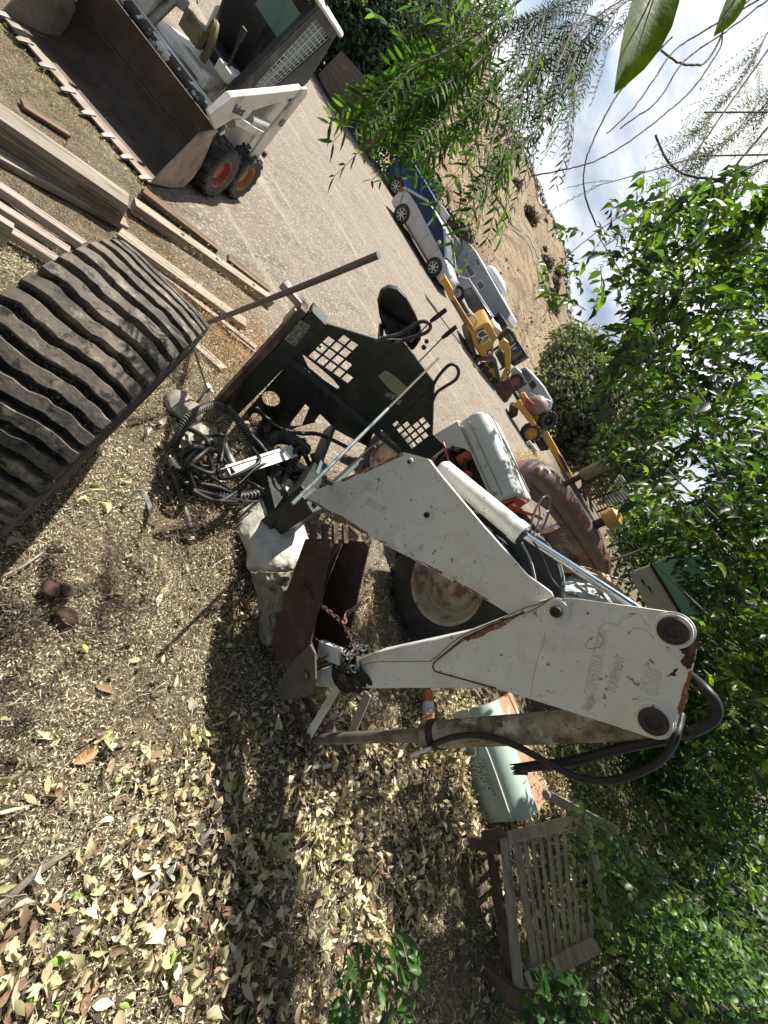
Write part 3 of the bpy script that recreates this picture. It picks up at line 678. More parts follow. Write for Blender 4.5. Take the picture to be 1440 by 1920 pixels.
# seat shell behind the panel
SQ = Plane(SP.p-SP.n*.42, 42)
outl = [(708, 560), (714, 543), (728, 535), (744, 538), (762, 556), (778, 585), (788, 610), (788, 632), (776, 650), (757, 655), (738, 644), (722, 618), (712, 590)]
c0 = sum((SQ(*p) for p in outl), Vector())/len(outl)
rings = []
for k, (sc_, off) in enumerate([(1.0, -.02), (1.03, .02), (1.0, .045), (.90, .045), (.84, .0), (.74, -.09), (.5, -.15), (.15, -.17)]):
    rings.append([c0+(SQ(*p)-c0)*sc_+SQ.n*off for p in outl])
b = B(); b.loft(rings, cap=True); st = obj('seat_shell', b, mat('cracked_black_vinyl', (.012, .012, .013), .35, var=[((.05, .045, .04), 14, .55, .7)], bump=(30, .003)), bh, smooth=50)
b = B(); b.loft([[c0+(SQ(*p)-c0)*s_+SQ.n*o_+SQ.u*-.04 for p in outl[6:]+outl[:1]] for s_, o_ in ((.72, .02), (.74, .06), (.55, .075), (.2, .05))]); obj('seat_pad', b, MATS['cracked_black_vinyl'], bh, smooth=50)
b = B(); b.beam(SQ(745, 640), SP(735, 660, -.1), .05, .04); b.beam(SQ(715, 610), SP(712, 655, -.05), .04, .02); obj('seat_bracket', b, black_metal, bh)

# steel bars leaning across the stand
def bar(name, pts, r, m, label, cat, n=12):
    b = B(); b.tube(pts, r, n); o = obj(name, b, m, origin=pts[0]); return tag(o, label, cat)
p0 = gp(370, 613, .02); p1 = dp(556, 541, 2.42); d = (p1-p0); p2 = dp(710, 478, 2.02)
bar('steel_pipe', spline([p0, p1, p2], 5), .0185, mat('galvanised_pipe', (.14, .13, .12), .5, .4, var=[((.25, .21, .16), 8, .5, .7)]), 'long grey steel pipe rising from behind the big tyre over the black stand', 'pipe', 14)
b = B(); a = dp(822, 672, 2.72); c = dp(548, 945, 1.83); mid = a.lerp(c, .44)
m_ = 90
pts = [a.lerp(mid, i/m_) for i in range(m_+1)]
b.tube(pts, [.0072 if i % 2 else .0088 for i in range(m_+1)], 8); rb = obj('steel_rod', b, mat('rebar_steel', (.10, .075, .055), .75), origin=c); tag(rb, 'ribbed steel bar running diagonally in front of the black lever panel', 'rebar')
b = B(); b.tube([mid, c], .0105, 10); obj('sleeve', b, mat('blue_grey_paint', (.10, .14, .15), .5, var=[((.2, .18, .15), 14, .5, .65)]), rb)
p0 = dp(362, 650, 2.35); p1 = gp(388, 728, .18)
b = B(); b.tube([p0, p1], .008, 8); cl = obj('clamp_rod', b, bare_steel, origin=p1); tag(cl, 'short thin steel rod with screw clamp beside the edge of the big tyre', 'clamp')
b = B(); b.box(p1, (.035, .03, .06)); b.beam(p1+Vector((-.04, 0, .01)), p1+Vector((.04, .02, .01)), .012, .012); b.tube([p1+Vector((0, 0, -.03)), p1+Vector((.03, -.02, -.15))], .012, 8); obj('clamp_body', b, mat('light_worn_steel', (.45, .44, .40), .4, .5), cl)

# chains
def chain(pts, link_l=.045, r=.0045, m=rust_metal, name='rusty_chain', label='', parent=None):
    P = spline(pts, 24); d = [0]
    for p, q in zip(P, P[1:]): d.append(d[-1]+(q-p).length)
    b = B(); s = 0; k = 0; step = link_l*.68
    while s < d[-1]-step:
        def at(t):
            for i in range(len(d)-1):
                if d[i] <= t <= d[i+1]: return P[i].lerp(P[i+1], (t-d[i])/max(1e-9, d[i+1]-d[i]))
            return P[-1]
        a, c = at(s), at(s+step); ax = (c-a).normalized(); o = ax.orthogonal().normalized(); o = Matrix.Rotation(k*math.pi/2+.4, 3, ax) @ o; mid = (a+c)/2
        ring = []
        for j in range(12):
            t = 2*math.pi*j/12; ring.append(mid+ax*(link_l*.5*math.cos(t))+o*(link_l*.30*math.sin(t)))
        ring.append(ring[0]); b.tube(ring, r, 5, cap=False); s += step; k += 1
    if parent is not None: return obj(name, b, m, parent)
    return tag(obj(name, b, m, origin=P[0]), label, 'chain')
chain([SP(462, 690, .10), SP(452, 712, .10), SP(440, 745, .11), SP(432, 770, .1), SP(428, 790, .1)], .05, .0065, label='rusty chain hanging down the side of the black post')
chain([BP(560, 1095, .2), BP(590, 1125, .17), BP(620, 1150, .05), BP(645, 1172, .0), BP(658, 1200, .05), BP(668, 1222, .08)], .038, .0045, label='dark rusty chain drooping across the open digging bucket')
chain([BP(680, 1128, -.05), BP(668, 1140, -.04), BP(650, 1150, -.02), BP(645, 1170, .02)], .038, .0045, mat('pinkish_rust', (.30, .16, .13), .8), label='short pinkish rusty chain at the far edge of the digging bucket')
cpts = []
for k in range(26):
    t = k/25; an = t*2*math.pi*3.2; x = 640+42*t
    cpts.append(BP(662+14*t+6*math.sin(an*1.7), 1232+14*math.cos(an)*1.4+4*t, .03)+BP.n*(.10*math.sin(an)))
chain(cpts, .05, .0065, black_metal, label='dark chain wound several times around the white dipper stick')
b = B()
for k in range(9):
    c = BP(650+5.4*k, 1268-2*k, -.005)
    pts = [c+BP.n*(.085*math.cos(2*math.pi*j/14))+BP.u*((.085+.016*math.sin(k*3.1+j))*math.sin(2*math.pi*j/14)*.3)+BP.h*((.078+.016*math.sin(k*2.1+j*1.3))*math.sin(2*math.pi*j/14)) for j in range(15)]
    b.tube(pts, .017, 6, cap=False)
tag(obj('rag', b, mat('black_rag', (.025, .022, .018), .9, var=[((.09, .07, .05), 20, .5, .65)], bump=(60, .006)), origin=BP(664, 1262)), 'blackened rag bound around the white dipper stick below the chain', 'rag')

# ================================================================== BIG TYRE
TC = Vector((-1.082, .952, .62)); TR = .602; TW = .3735; ty, tr_ = rad(35.0), rad(-4.2)
TX = Vector((math.cos(ty)*math.cos(tr_), math.sin(ty)*math.cos(tr_), math.sin(tr_)))
e1 = TX.cross(Vector((0, 0, 1))).normalized(); e2 = e1.cross(TX); e2 = -e2 if e2.z < 0 else e2
def typ(t, th, r): return TC+TX*t+e1*(r*math.cos(th))+e2*(r*math.sin(th))
tyre = thing('large_tyre', 'huge worn black tyre with deep zigzag tread standing on edge near the lumber pile', 'tyre', (TC.x, TC.y, 0))
n = 96; b = B()
prof = [(-.5, .56), (-.535, .80), (-.52, .90), (-.5, .925), (-.49, .93), (.49, .93), (.5, .925), (.52, .90), (.535, .80), (.5, .56), (.42, .54), (-.42, .54)]
rings = [[typ(t*TW, 2*math.pi*k/n, r*TR) for t, r in prof] for k in range(n)]
rr = [[b.bm.verts.new(p) for p in ring] for ring in rings]
for k in range(n):
    for j in range(len(prof)): b.bm.faces.new((rr[k][j], rr[k][(j+1) % len(prof)], rr[(k+1) % n][(j+1) % len(prof)], rr[(k+1) % n][j]))
obj('carcass', b, rubber, tyre)
NL = 54
b = B()
for k in range(NL):
    th0 = 2*math.pi*k/NL; nn = 18; rings = []
    for j in range(nn+1):
        t = -.5+j/nn; off = .07*math.sin((t+.5)*2*math.pi*1.7+.6+.3*math.sin(k))+.025*math.sin(t*31+k*5)-.9*max(0, abs(t)-.36)
        wdt = .53+.06*math.sin(j*1.9+k*2.2)+.06*random.random()
        tc_ = th0+(off+t*.12)*2*math.pi/NL
        top = TR*(1.0-.015*(abs(t)*2)**4+random.uniform(-.002, .002)); ww = wdt*2*math.pi/NL
        rings.append([typ(t*TW*1.03, tc_-ww*.62, TR*.925), typ(t*TW, tc_-ww*.5, top), typ(t*TW, tc_+ww*.5, top), typ(t*TW*1.03, tc_+ww*.62, TR*.925)])
    b.loft(rings)
obj('tread', b, tread_rubber, tyre, smooth=30, bevel=.0015)
b = B()
b.lathe([(-.12, .30), (-.13, .34), (.0, .33), (.14, .34), (.13, .30), (.02, .29), (.02, .08), (-.01, .08), (-.01, .29)], TC, TX, 48, closed=True); obj('rim', b, rust_metal, tyre)
# debris caught in the grooves
n = 15000
th = rng.uniform(.35, 3.4, n); tt = rng.uniform(-.5, .5, n)*TW; keep = (np.sin(th*17+tt*9)+rng.normal(0, .5, n)) > .35; th = th[keep]; tt = tt[keep]; n = len(th)
pos = np.array([tuple(typ(t, a, TR*(.932+.03*random.random()))) for t, a in zip(tt, th)]); nr = np.array([tuple((e1*math.cos(a)+e2*math.sin(a))) for a in th])
al = rng.normal(0, 1, (n, 3)); al -= nr*(al*nr).sum(1)[:, None]; al /= np.linalg.norm(al, axis=1)[:, None]
me = leaves_mesh('debris', pos, al, np.cross(nr, al), nr, .008+.018*rng.random(n), .002+.003*rng.random(n), pal(n, [(.12, .08, .06), (.25, .2, .12), (.4, .36, .2), (.05, .035, .03)], [3, 2, 1, 2]), NARROW, NARROW_T)
tag(obj('groove_debris', me, mat('litter', (.3, .2, .1), .85, attr=True, trans=.12), smooth=0), 'dry seed husks and straw crumbs caught in the grooves of the huge tyre', 'debris', kind='stuff')

# ================================================================== LUMBER
wd = {}
def wood(name, c, c2, c3):
    return mat(name, c, .85, var=[(c2, 3, .4, .6), (c3, 9, .50, .64), ((.06, .04, .03), 30, .64, .7)], bump=(14, .004), wscale=(.35, 5, 5), spec=.2)
w_grey = wood('weathered_grey_wood', (.22, .185, .15), (.30, .26, .215), (.12, .095, .07))
w_pink = wood('pinkish_raw_wood', (.32, .25, .215), (.38, .32, .28), (.16, .115, .09))
w_dark = wood('dark_brown_wood', (.13, .085, .055), (.20, .14, .095), (.07, .045, .03))
w_pale = wood('pale_dry_wood', (.36, .31, .25), (.28, .235, .18), (.16, .125, .09))
def plank(p0, p1, wdt, h, z0, m, label, cat='plank', tilt=0, bolts=(), split=False):
    a = gp(p0[0], p0[1], z0+h); c = gp(p1[0], p1[1], z0+h); a.z -= h/2; c.z -= h/2
    d = c-a; L_ = d.length; yaw = math.atan2(d.y, d.x); b = B(); nseg = 12; rings = []
    for i in range(nseg+1):
        x = L_*i/nseg; jx = random.uniform(-.001, .001); bow = 0
        rings.append([(x, s*wdt/2+jx+bow, t*h/2+bow*.5) for s, t in ((-1, -1), (1, -1), (1, 1), (-1, 1))])
    rings[0] = [(p[0]+random.uniform(-.015, .015), p[1], p[2]) for p in rings[0]]; rings[-1] = [(p[0]+random.uniform(-.02, .02), p[1], p[2]) for p in rings[-1]]
    b.loft(rings); o = obj('wooden_'+cat, b, m, None, bevel=.004)
    o.location = a; o.rotation_euler = (tilt, math.asin(max(-1, min(1, -(c.z-a.z)/L_))), yaw)
    tag(o, label, cat)
    for t in bolts:
        q = B(); q.lathe([(0, .016), (.004, .016), (.004, .008), (.001, .007)], (t*L_, 0, h/2+.001), (0, 0, 1), 14); obj('bolt', q, rust_metal, o, world=False)
    return o
plank((-60, 165), (238, 372), .19, .20, .02, w_grey, 'thick weathered squared beam nearest the loader bucket', 'beam')
plank((255, 378), (512, 560), .12, .09, .0, w_pale, 'long pale beam with bolt heads along its face beside the gravel', 'beam', bolts=(.28, .52, .82))
plank((40, 190), (130, 247), .10, .03, 0, w_dark, 'narrow dark plank between thick beam and loader bucket', bolts=())
plank((270, 355), (412, 466), .10, .05, .0, w_dark, 'dark brown plank lying on the gravel side of the bolted beam')
plank((430, 482), (505, 540), .12, .03, .01, w_dark, 'short split brown board near the foot of the steel pipe')
plank((-30, 270), (235, 415), .12, .05, .0, w_grey, 'grey plank tucked along the lower side of the thick beam')
plank((-60, 305), (160, 455), .07, .06, .02, w_pink, 'first pinkish stud from the thick beam')
plank((-60, 345), (135, 470), .07, .06, .0, w_pink, 'second pinkish stud from the thick beam')
plank((-60, 378), (110, 486), .07, .05, .03, w_pink, 'third pinkish stud ending against the huge tyre')
plank((225, 432), (462, 605), .13, .05, .05, w_pale, 'broad pale plank emerging from behind the huge tyre')
plank((250, 470), (480, 650), .06, .05, .0, w_pink, 'thin pinkish plank half buried in orange dry weeds')
plank((330, 610), (420, 690), .09, .04, .0, w_pink, 'low pinkish plank end next to the clamp rod')
plank((10, 240), (225, 400), .05, .04, .10, w_dark, 'thin dark stick on top of the grey plank')
plank((-20, 395), (20, 420), .05, .16, .0, w_pale, 'pale block end at the edge of the stud pile', 'block')
plank((430, 620), (520, 690), .05, .03, .0, w_pale, 'thin pale strip among dry weeds below the pipe')

# ================================================================== SKID STEER LOADER
SO = gp(279, 345, 0); SROT = math.atan2(-.425, -.905)
sk = thing('skid_steer_loader', 'dusty white skid steer loader with wide brown toothed bucket on the gravel', 'loader', SO, SROT)
SM = rootmat(sk); SMI = SM.inverted()
def sl_(px, py, x=0.0):
    """local point of the loader on its own fore-aft plane x, seen at photo position"""
    lx = (SM.to_3x3() @ Vector((1, 0, 0))); d = ray(px, py); t = (x-(CAM-SO).dot(lx))/d.dot(lx); p = SMI @ (CAM+d*t); p.x = x; return p
def so_(name, b, m, par=None, **k): return obj(name, b, m, par or sk, world=False, **k)
W_ = 1.42
# bucket
pr = [(0, .03), (-.40, .015), (-.56, .05), (-.62, .16), (-.635, .30), (-.60, .50), (-.545, .68)]
b = B(); th = .014
inner = [(y, z) for y, z in pr]
b.loft([[(x, y, z) for y, z in inner]+[(x, y-.014, z-.012) for y, z in reversed(inner)] for x in (0, W_)])
bkt = so_('bucket', b, bucket_steel, smooth=50)
sp = [(0, .025), (-.10, .21), (-.16, .30), (-.32, .60), (-.545, .69), (-.64, .30), (-.62, .14), (-.54, .02), (-.30, .0)]
for x in (-.014, W_): b = B(); b.prism([(x, y, z) for y, z in sp], (.014, 0, 0)); so_('side_plate', b, mat('dusty_side_plate', (.27, .22, .175), .7, var=[((.14, .09, .06), 7, .5, .68), ((.40, .35, .29), 3, .5, .7)], bump=(30, .001)), bkt, bevel=.002)
b = B(); b.tube([(0, -.555, .68), (W_, -.555, .68)], .014, 8); b.box((W_/2, -.612, .36), (W_, .012, .02)); so_('bucket_rib', b, bucket_steel, bkt)
b = B(); b.box((W_/2, -.02, .026), (W_+.02, .12, .018)); so_('cutting_edge', b, mat('polished_edge', (.30, .26, .22), .5, .5, var=[((.2, .15, .11), 6, .4, .6)]), bkt)
for i in range(8):
    x = .03+i*(W_-.06)/7; b = B(); b.loft([[(x-.024, -.02, .02), (x+.024, -.02, .02), (x+.024, -.02, .05), (x-.024, -.02, .05)], [(x-.025, .07, .018), (x+.025, .07, .018), (x+.02, .07, .042), (x-.02, .07, .042)], [(x-.014, .115, .02), (x+.014, .115, .02), (x+.012, .115, .027), (x-.012, .115, .027)]]); so_('tooth', b, mat('worn_tooth_steel', (.26, .25, .235), .5, .4, var=[((.25, .2, .15), 10, .45, .6)]), bkt, bevel=.003)
# wheels
def wheel(c, R, wd_, ax, par, mt, mr, name='wheel', lugs=18, rimr=.56, world=False, seg=30, dish=.02, hub=.07, dome=False, lugh=.09):
    c = Vector(c); ax = Vector(ax).normalized(); h = wd_/2; r0 = R*rimr
    b = B(); b.lathe([(-h*.86, r0), (-h, R*.72), (-h, R*.88), (-h*.8, R*.955), (h*.8, R*.955), (h, R*.88), (h, R*.72), (h*.86, r0), (h*.5, r0*.97), (-h*.5, r0*.97)], c, ax, seg, closed=True)
    a = ax.orthogonal().normalized(); bb = ax.cross(a)
    if lugs:
        for k in range(lugs):
            for s in (-1, 1):
                t = 2*math.pi*(k+(.5 if s > 0 else 0))/lugs
                def P(al, tt, r): return c+ax*al+(a*math.cos(tt)+bb*math.sin(tt))*r
                dt = 2*math.pi/lugs; ring = []
                for al, o_, r in ((s*h*1.02, .0, R*(1-lugh*1.3)), (s*h*.95, .05, R*.995), (s*h*.02, .5, R)):
                    ring.append([P(al, t+o_*dt, R*(1-lugh*1.4)), P(al, t+o_*dt, r), P(al, t+(o_+.36)*dt, r), P(al, t+(o_+.36)*dt, R*(1-lugh*1.4))])
                b.loft(ring)
    o = obj(name, b, mt, par, world=world, smooth=40)
    b = B(); b.lathe([(-h*.75, r0*.99), (h*.78, r0*1.03), (h*.86, r0*.99), (h*.8, r0*.92), (h*.35, r0*.86), (h*.25+dish, r0*.80)]+([(h*.25+dish, r0*.68), (h*.34+dish, r0*.66), (h*.62+dish, r0*.52), (h*.78+dish, r0*.30), (h*.82+dish, .004), (-h*.6, .004)] if dome else [(h*.25+dish, r0*.6), (h*.25+dish*1.6, hub*1.6), (h*.5+dish, hub*1.3), (h*.52+dish, hub*.6), (h*.5+dish, .004), (-h*.6, .004)]), c, ax, seg, closed=False)
    r = obj('rim', b, mr, o, world=world, smooth=40)
    b = B()
    for k in range(6):
        t = 2*math.pi*k/6; b.lathe([(0, .014), (.012, .012)], c+ax*(h*.25+dish*1.4)+(a*math.cos(t)+bb*math.sin(t))*r0*.42, ax, 6)
    obj('wheel_nut', b, rust_metal, r, world=world)
    return o
red_rim = mat('red_rim_paint', (.32, .05, .03), .55, var=[((.30, .18, .12), 7, .5, .66)])
or_rim = mat('rusty_orange_rim', (.38, .15, .06), .65, var=[((.25, .14, .09), 9, .45, .6)])
sk_rub = mat('skid_rubber', (.035, .034, .033), .75, var=[((.13, .12, .10), 6, .48, .7)], bump=(40, .001))
for y, mr in ((-.99, red_rim), (-1.60, or_rim)):
    wheel((.02, y, .295), .295, .22, (-1, 0, 0), sk, sk_rub, mr, lugs=15, dish=-.01, lugh=.045)
    wheel((W_-.12, y, .295), .295, .22, (1, 0, 0), sk, sk_rub, mr, lugs=15, dish=-.01, lugh=.045)
# chassis
b = B(); b.box((.68, -1.52, .50), (.92, 1.3, .50)); so_('chassis', b, white_skid, bevel=.02)
b = B(); b.box((.68, -2.05, .75), (.96, .35, .85)); so_('engine_cover', b, white_skid, bevel=.04)
# near-side lift arm, traced at the loader's own side plane
def side(pts, x, th=.06, m=white_skid, name='lift_arm', par=None, bev=.006):
    b = B(); b.prism([sl_(px, py, x) for px, py in pts], (th, 0, 0)); return so_(name, b, m, par, bevel=bev)
def c7(pts): return [(220+x*.29167, y*.29167) for x, y in pts]
ARM = [(598, 745), (735, 625), (1060, 590), (1190, 572), (1160, 622), (870, 712), (835, 765), (745, 765), (690, 800), (640, 832), (625, 830)]
arm = side(c7(ARM), -.02)
side(c7([(1188, 575), (1222, 570), (1224, 605), (930, 985), (868, 1062), (826, 1052), (955, 860), (1150, 630)]), -.03, .03, name='rear_upright')
side(c7([(757, 775), (790, 768), (945, 850), (915, 884), (765, 812)]), .0, .05, name='lower_link', m=white_skid)
b = B(); b.tube([sl_(*c7([(850, 760)])[0], .06), sl_(*c7([(975, 812)])[0], .06)], .05, 16); cy = so_('lift_cylinder', b, mat('light_grey_cylinder', (.42, .42, .40), .4, .2))
side(c7([(660, 800), (740, 762), (800, 770), (820, 790), (735, 835), (700, 812)]), .02, .05, m=mat('fender_rubber', (.17, .12, .08), .7), name='fender')
b = B(); b.lathe([(0, .04), (.03, .035)], sl_(*c7([(940, 985)])[0], -.03), (-1, 0, 0), 8); so_('bolt', b, dark_rust)
LX = SM.to_3x3() @ Vector((1, 0, 0))
def side_text(s, size, p7, p7b, p7u, x, m=letter_black, sx=.8):
    p = sl_(*c7([p7])[0], x); xd = sl_(*c7([p7b])[0], x)-p; ud = sl_(*c7([p7u])[0], x)-p
    me = text(s, size, p, xd, ud, .003, sx=sx); obj('lettering', me, m, sk, world=False, smooth=0)
side_text('Bobcat', .125, (735, 722), (838, 762), (752, 690), -.024, sx=.62)
side_text('453', .12, (1030, 805), (1075, 825), (1060, 770), -.034, sx=.75)
# far-side arm, cross tube, quick-attach
b = B(); b.prism([(W_-.10, p.y, p.z) for p in [sl_(*q, -.02) for q in c7(ARM)]], (.06, 0, 0)); so_('lift_arm', b, white_skid, bevel=.006)
spk = mat('chipped_paint_tube', (.05, .04, .035), .6, var=[((.62, .61, .58), 9, .52, .56, 8)])
b = B(); b.tube([(.0, -.70, .70), (W_, -.70, .70)], .055, 16); so_('cross_tube', b, spk)
b = B(); b.box((.68, -.76, .62), (1.2, .05, .28)); so_('attach_plate', b, white_skid, bevel=.01)
b = B(); b.box((.55, -.88, .82), (.34, .22, .06)); b.box((.40, -.86, .82), (.08, .14, .12)); so_('foot_step', b, white_skid, bevel=.008)
b = B(); b.prism([(1.02, -.78, .66), (1.02, -.98, .66), (1.02, -1.0, .98), (1.02, -.84, .96)], (.3, 0, 0)); so_('tilt_guard', b, white_skid, bevel=.01)
for x in (.98, .30): b = B(); b.tube([(x, -.76, .62), (x, -1.0, 1.02)], .035, 12); so_('tilt_cylinder', b, bare_steel)
# cab: mesh side panels, roof, seat, windscreen post
x0, x1 = .20, 1.16
q = lambda pts, x: [sl_(*p, x) for p in c7(pts)]
cabA = q([(700, 605), (1250, 60), (1330, 0), (1402, 200), (1210, 520), (950, 600), (850, 615)], x0)
frameq = q([(868, 532), (1262, 98), (1360, 232), (950, 596)], x0)
b = B()
def rectframe(P, inner, x, th):
    pass
csheet = Plane(SM @ Vector((x0, 0, 0)), math.degrees(SROT)+90)
holeq = [SM @ p for p in frameq]
bb = sheet(csheet, [SM @ p for p in cabA], [holeq], 0, .03); obj('cab_side', bb, mat('cab_grey_paint', (.13, .13, .125), .5, var=[((.3, .29, .27), 4, .55, .7)]), sk, smooth=20)
bb = sheet(csheet, [(SM @ p)+LX*(x1-x0) for p in cabA], [[h+LX*(x1-x0) for h in holeq]], 0, .03); obj('cab_side', bb, MATS['cab_grey_paint'], sk, smooth=20)
def meshgrid(fq, nx, ny, r, dx=0, par=sk):
    b = B(); A_, B_, C_, D_ = fq
    for i in range(nx+1): t = i/nx; b.tube([A_.lerp(B_, t)+Vector((dx, 0, 0)), D_.lerp(C_, t)+Vector((dx, 0, 0))], r, 4)
    for j in range(ny+1): t = j/ny; b.tube([A_.lerp(D_, t)+Vector((dx, 0, 0)), B_.lerp(C_, t)+Vector((dx, 0, 0))], r*(2.4 if j == 3 else 1), 4)
    so_('guard_mesh', b, mat('guard_mesh_paint', (.50, .50, .47), .5), par)
meshgrid(frameq, 15, 7, .006, -.01); meshgrid(frameq, 15, 7, .006, x1-x0)
b = B(); b.prism([p+Vector((.02, 0, 0)) for p in [frameq[0].lerp(frameq[1], .5), frameq[1], frameq[2], frameq[3].lerp(frameq[2], .35)]], (.004, 0, 0)); so_('side_glass', b, teal_glass)
rf = q([(1250, 60), (1330, 0), (1402, 200)], x0)
fr, rt = sl_(*c7([(1290, 20)])[0], x0), sl_(*c7([(1402, 190)])[0], x0)
b = B(); b.box(((x0+x1)/2, (fr.y+rt.y)/2-.02, max(fr.z, rt.z)+.02), (x1-x0+.10, abs(fr.y-rt.y)+.28, .06)); so_('cab_roof', b, white_skid, bevel=.03)
fb = sl_(*c7([(705, 600)])[0], x0)
for x in (x0, x1):
    b = B(); b.beam((x, fb.y, fb.z), (x, fr.y, fr.z), .05, .06, up=(0, 1, 0)); so_('cab_post', b, black_metal, bevel=.01)
    b = B(); b.beam((x, rt.y, rt.z), (x, sl_(*c7([(1210, 520)])[0], x0).y, .9), .05, .06, up=(0, 1, 0)); so_('cab_post', b, black_metal, bevel=.01)
b = B(); b.box((.68, rt.y-.05, 1.45), (.9, .03, .95)); so_('cab_back', b, mat('dark_cab_interior', (.03, .032, .03), .6))
b = B(); b.box((.68, rt.y-.02, 1.62), (.6, .01, .34)); so_('rear_window', b, teal_glass)
b = B(); b.box((.66, -1.28, .98), (.48, .46, .12)); b.box((.66, -1.50, 1.25), (.48, .12, .55), Matrix.Rotation(rad(-12), 3, 'X')); so_('seat', b, mat('black_seat', (.012, .013, .016), .45), bevel=.05)
for x in (.30, 1.04): b = B(); b.box((x, -1.0, 1.02), (.14, .4, .10)); so_('control_console', b, white_skid, bevel=.01)
for x in (.32, 1.02):
    b = B(); b.tube([(x, -.92, 1.02), (x, -.86, 1.3)], .014, 8); b.tube([(x, -.86, 1.3), (x, -.85, 1.4)], .026, 10); so_('steering_lever', b, black_metal)
b = B(); b.curve([(.55, -.95, .9), (.5, -.86, 1.06), (.56, -.9, 1.2), (.62, -1.0, 1.1)], .035, 8); b.box((.72, -.95, 1.0), (.2, .1, .16)); so_('yellow_lap_bar', b, mat('faded_yellow', (.20, .16, .07), .6, var=[((.08, .07, .05), 8, .45, .6)]), bevel=.01)
b = B(); b.box((1.10, -.86, 1.05), (.16, .04, .22)); sp_ = so_('instruction_plate', b, mat('label_card', (.5, .5, .46), .6, var=[((.05, .05, .05), 45, .55, .58)]))
b = B()
for i in range(9): b.tube([(.82+.05*i, -1.02, 1.15), (.82+.05*i+.3, -1.02, 1.5)], .006, 4); b.tube([(.82+.05*i+.3, -1.02, 1.15), (.82+.05*i, -1.02, 1.5)], .006, 4)
so_('screen_mesh', b, black_metal)
b = B(); b.box((1.30, -.80, .98), (.20, .30, .30), Matrix.Rotation(rad(20), 3, 'X')); so_('headlamp_box', b, white_skid, bevel=.02)

# ================================================================== GREY TRACTOR
GT = thing('grey_tractor', 'old pale grey farm tractor with red engine and open side beside the white arm', 'tractor', (1.15, 3.72, 0), rad(155))
GM = rootmat(GT)
def go(name, b, m, par=None, **k): return obj(name, b, m, par or GT, world=False, **k)
grey_hood = mat('pale_grey_hood', (.54, .57, .55), .34, var=[((.62, .64, .61), 3, .45, .65), ((.25, .24, .21), 9, .58, .7), ((.32, .16, .08), 7, .66, .71)], bump=(30, .001), coat=.2)
red_eng = mat('red_engine_paint', (.50, .10, .055), .5, var=[((.16, .05, .035), 7, .5, .7), ((.42, .14, .09), 15, .55, .7)], bump=(30, .001))
cream_rim = mat('rusted_cream_rim', (.50, .44, .34), .6, var=[((.20, .10, .05), 6, .50, .62), ((.34, .19, .09), 3.5, .52, .72)], bump=(25, .001))
tyre_blk = mat('tractor_tyre', (.026, .026, .027), .7, var=[((.08, .075, .065), 5, .5, .75)], bump=(40, .001))
# hood, rounded shell with creases, front taller
def hood_ring(x, w_, z0, z1, r):
    pts = []
    for s in (-1, 1):
        seq = [(s*w_/2, z0), (s*w_/2, z1-r)] + [(s*(w_/2-r+r*math.cos(a)), z1-r+r*math.sin(a)) for a in (rad(22), rad(45), rad(68), rad(90))]
        if s > 0: seq = seq[::-1]
        pts += seq
    return [(x, y, z) for y, z in pts]
b = B(); b.loft([hood_ring(.62, .50, 1.14, 1.36, .06), hood_ring(.64, .52, 1.12, 1.38, .07), hood_ring(1.3, .50, 1.12, 1.42, .08), hood_ring(1.56, .48, 1.10, 1.42, .08), hood_ring(1.62, .44, 1.10, 1.38, .08)], cap=True)
go('hood', b, grey_hood, smooth=60)
b = B(); b.box((1.12, 0, 1.424), (.96, .03, .012)); b.tube([(.66, -.262, 1.24), (1.55, -.262, 1.24)], .006, 6); b.tube([(.66, .262, 1.24), (1.55, .262, 1.24)], .006, 6); b.tube([(.66, .262, 1.15), (1.55, .262, 1.15)], .009, 6); go('hood_trim', b, bare_steel)
# grille housing with the round side opening (side sheet)
GL = Plane(GM @ Vector((1.1, .262, 0)), 155+180)
def gl(x, z, y=.262): return GM @ Vector((x, y, z))
out_ = [gl(1.22, 1.13), gl(1.63, 1.13), gl(1.66, .62), gl(1.60, .55), gl(1.36, .55)]
arc = [gl(1.06+.36*math.cos(a), .86+.30*math.sin(a)) for a in [rad(t) for t in range(-50, 75, 12)]]
bb = sheet(GL, [gl(1.10, 1.13), gl(1.63, 1.13), gl(1.66, .62), gl(1.60, .55)]+arc, [], 0, .02); obj('grille_side', bb, grey_hood, GT, smooth=20)
bb = sheet(GL, [p-GL.n*0 for p in [gl(1.10, 1.13), gl(1.63, 1.13), gl(1.66, .62), gl(1.60, .55)]+arc], [], -.52, .02); obj('grille_side', bb, grey_hood, GT, smooth=20)
b = B(); b.box((1.64, 0, .86), (.04, .5, .56)); go('grille', b, grey_hood, bevel=.02)
# engine and running gear
b = B(); b.box((1.10, 0, .72), (.75, .26, .36)); b.box((1.10, 0, .98), (.62, .2, .2)); go('engine_block', b, dark_rust, bevel=.02)
b = B(); b.lathe([(0, .06), (.2, .06), (.22, .05)], (1.25, .18, .95), (0, 0, 1), 16); go('oil_filter', b, red_eng)
b = B(); b.lathe([(0, .07), (.18, .07), (.2, .04), (.24, .04)], (1.02, .20, .80), (0, .3, 1), 16); go('air_cleaner', b, red_eng)
b = B(); b.ball((.88, .2, .78), .09, n=14); b.ball((.80, .2, .66), .07); b.tube([(1.3, .2, 1.05), (1.1, .24, 1.0), (.9, .2, .9)], .022, 8); go('carburettor', b, dark_rust)
b = B(); b.tube([(1.5, .30, .72), (.45, .33, .62)], .026, 10); go('radius_rod', b, red_eng)
b = B(); b.tube([(1.46, .34, .92), (.60, .36, .85)], .014, 8); go('drag_link', b, red_eng)
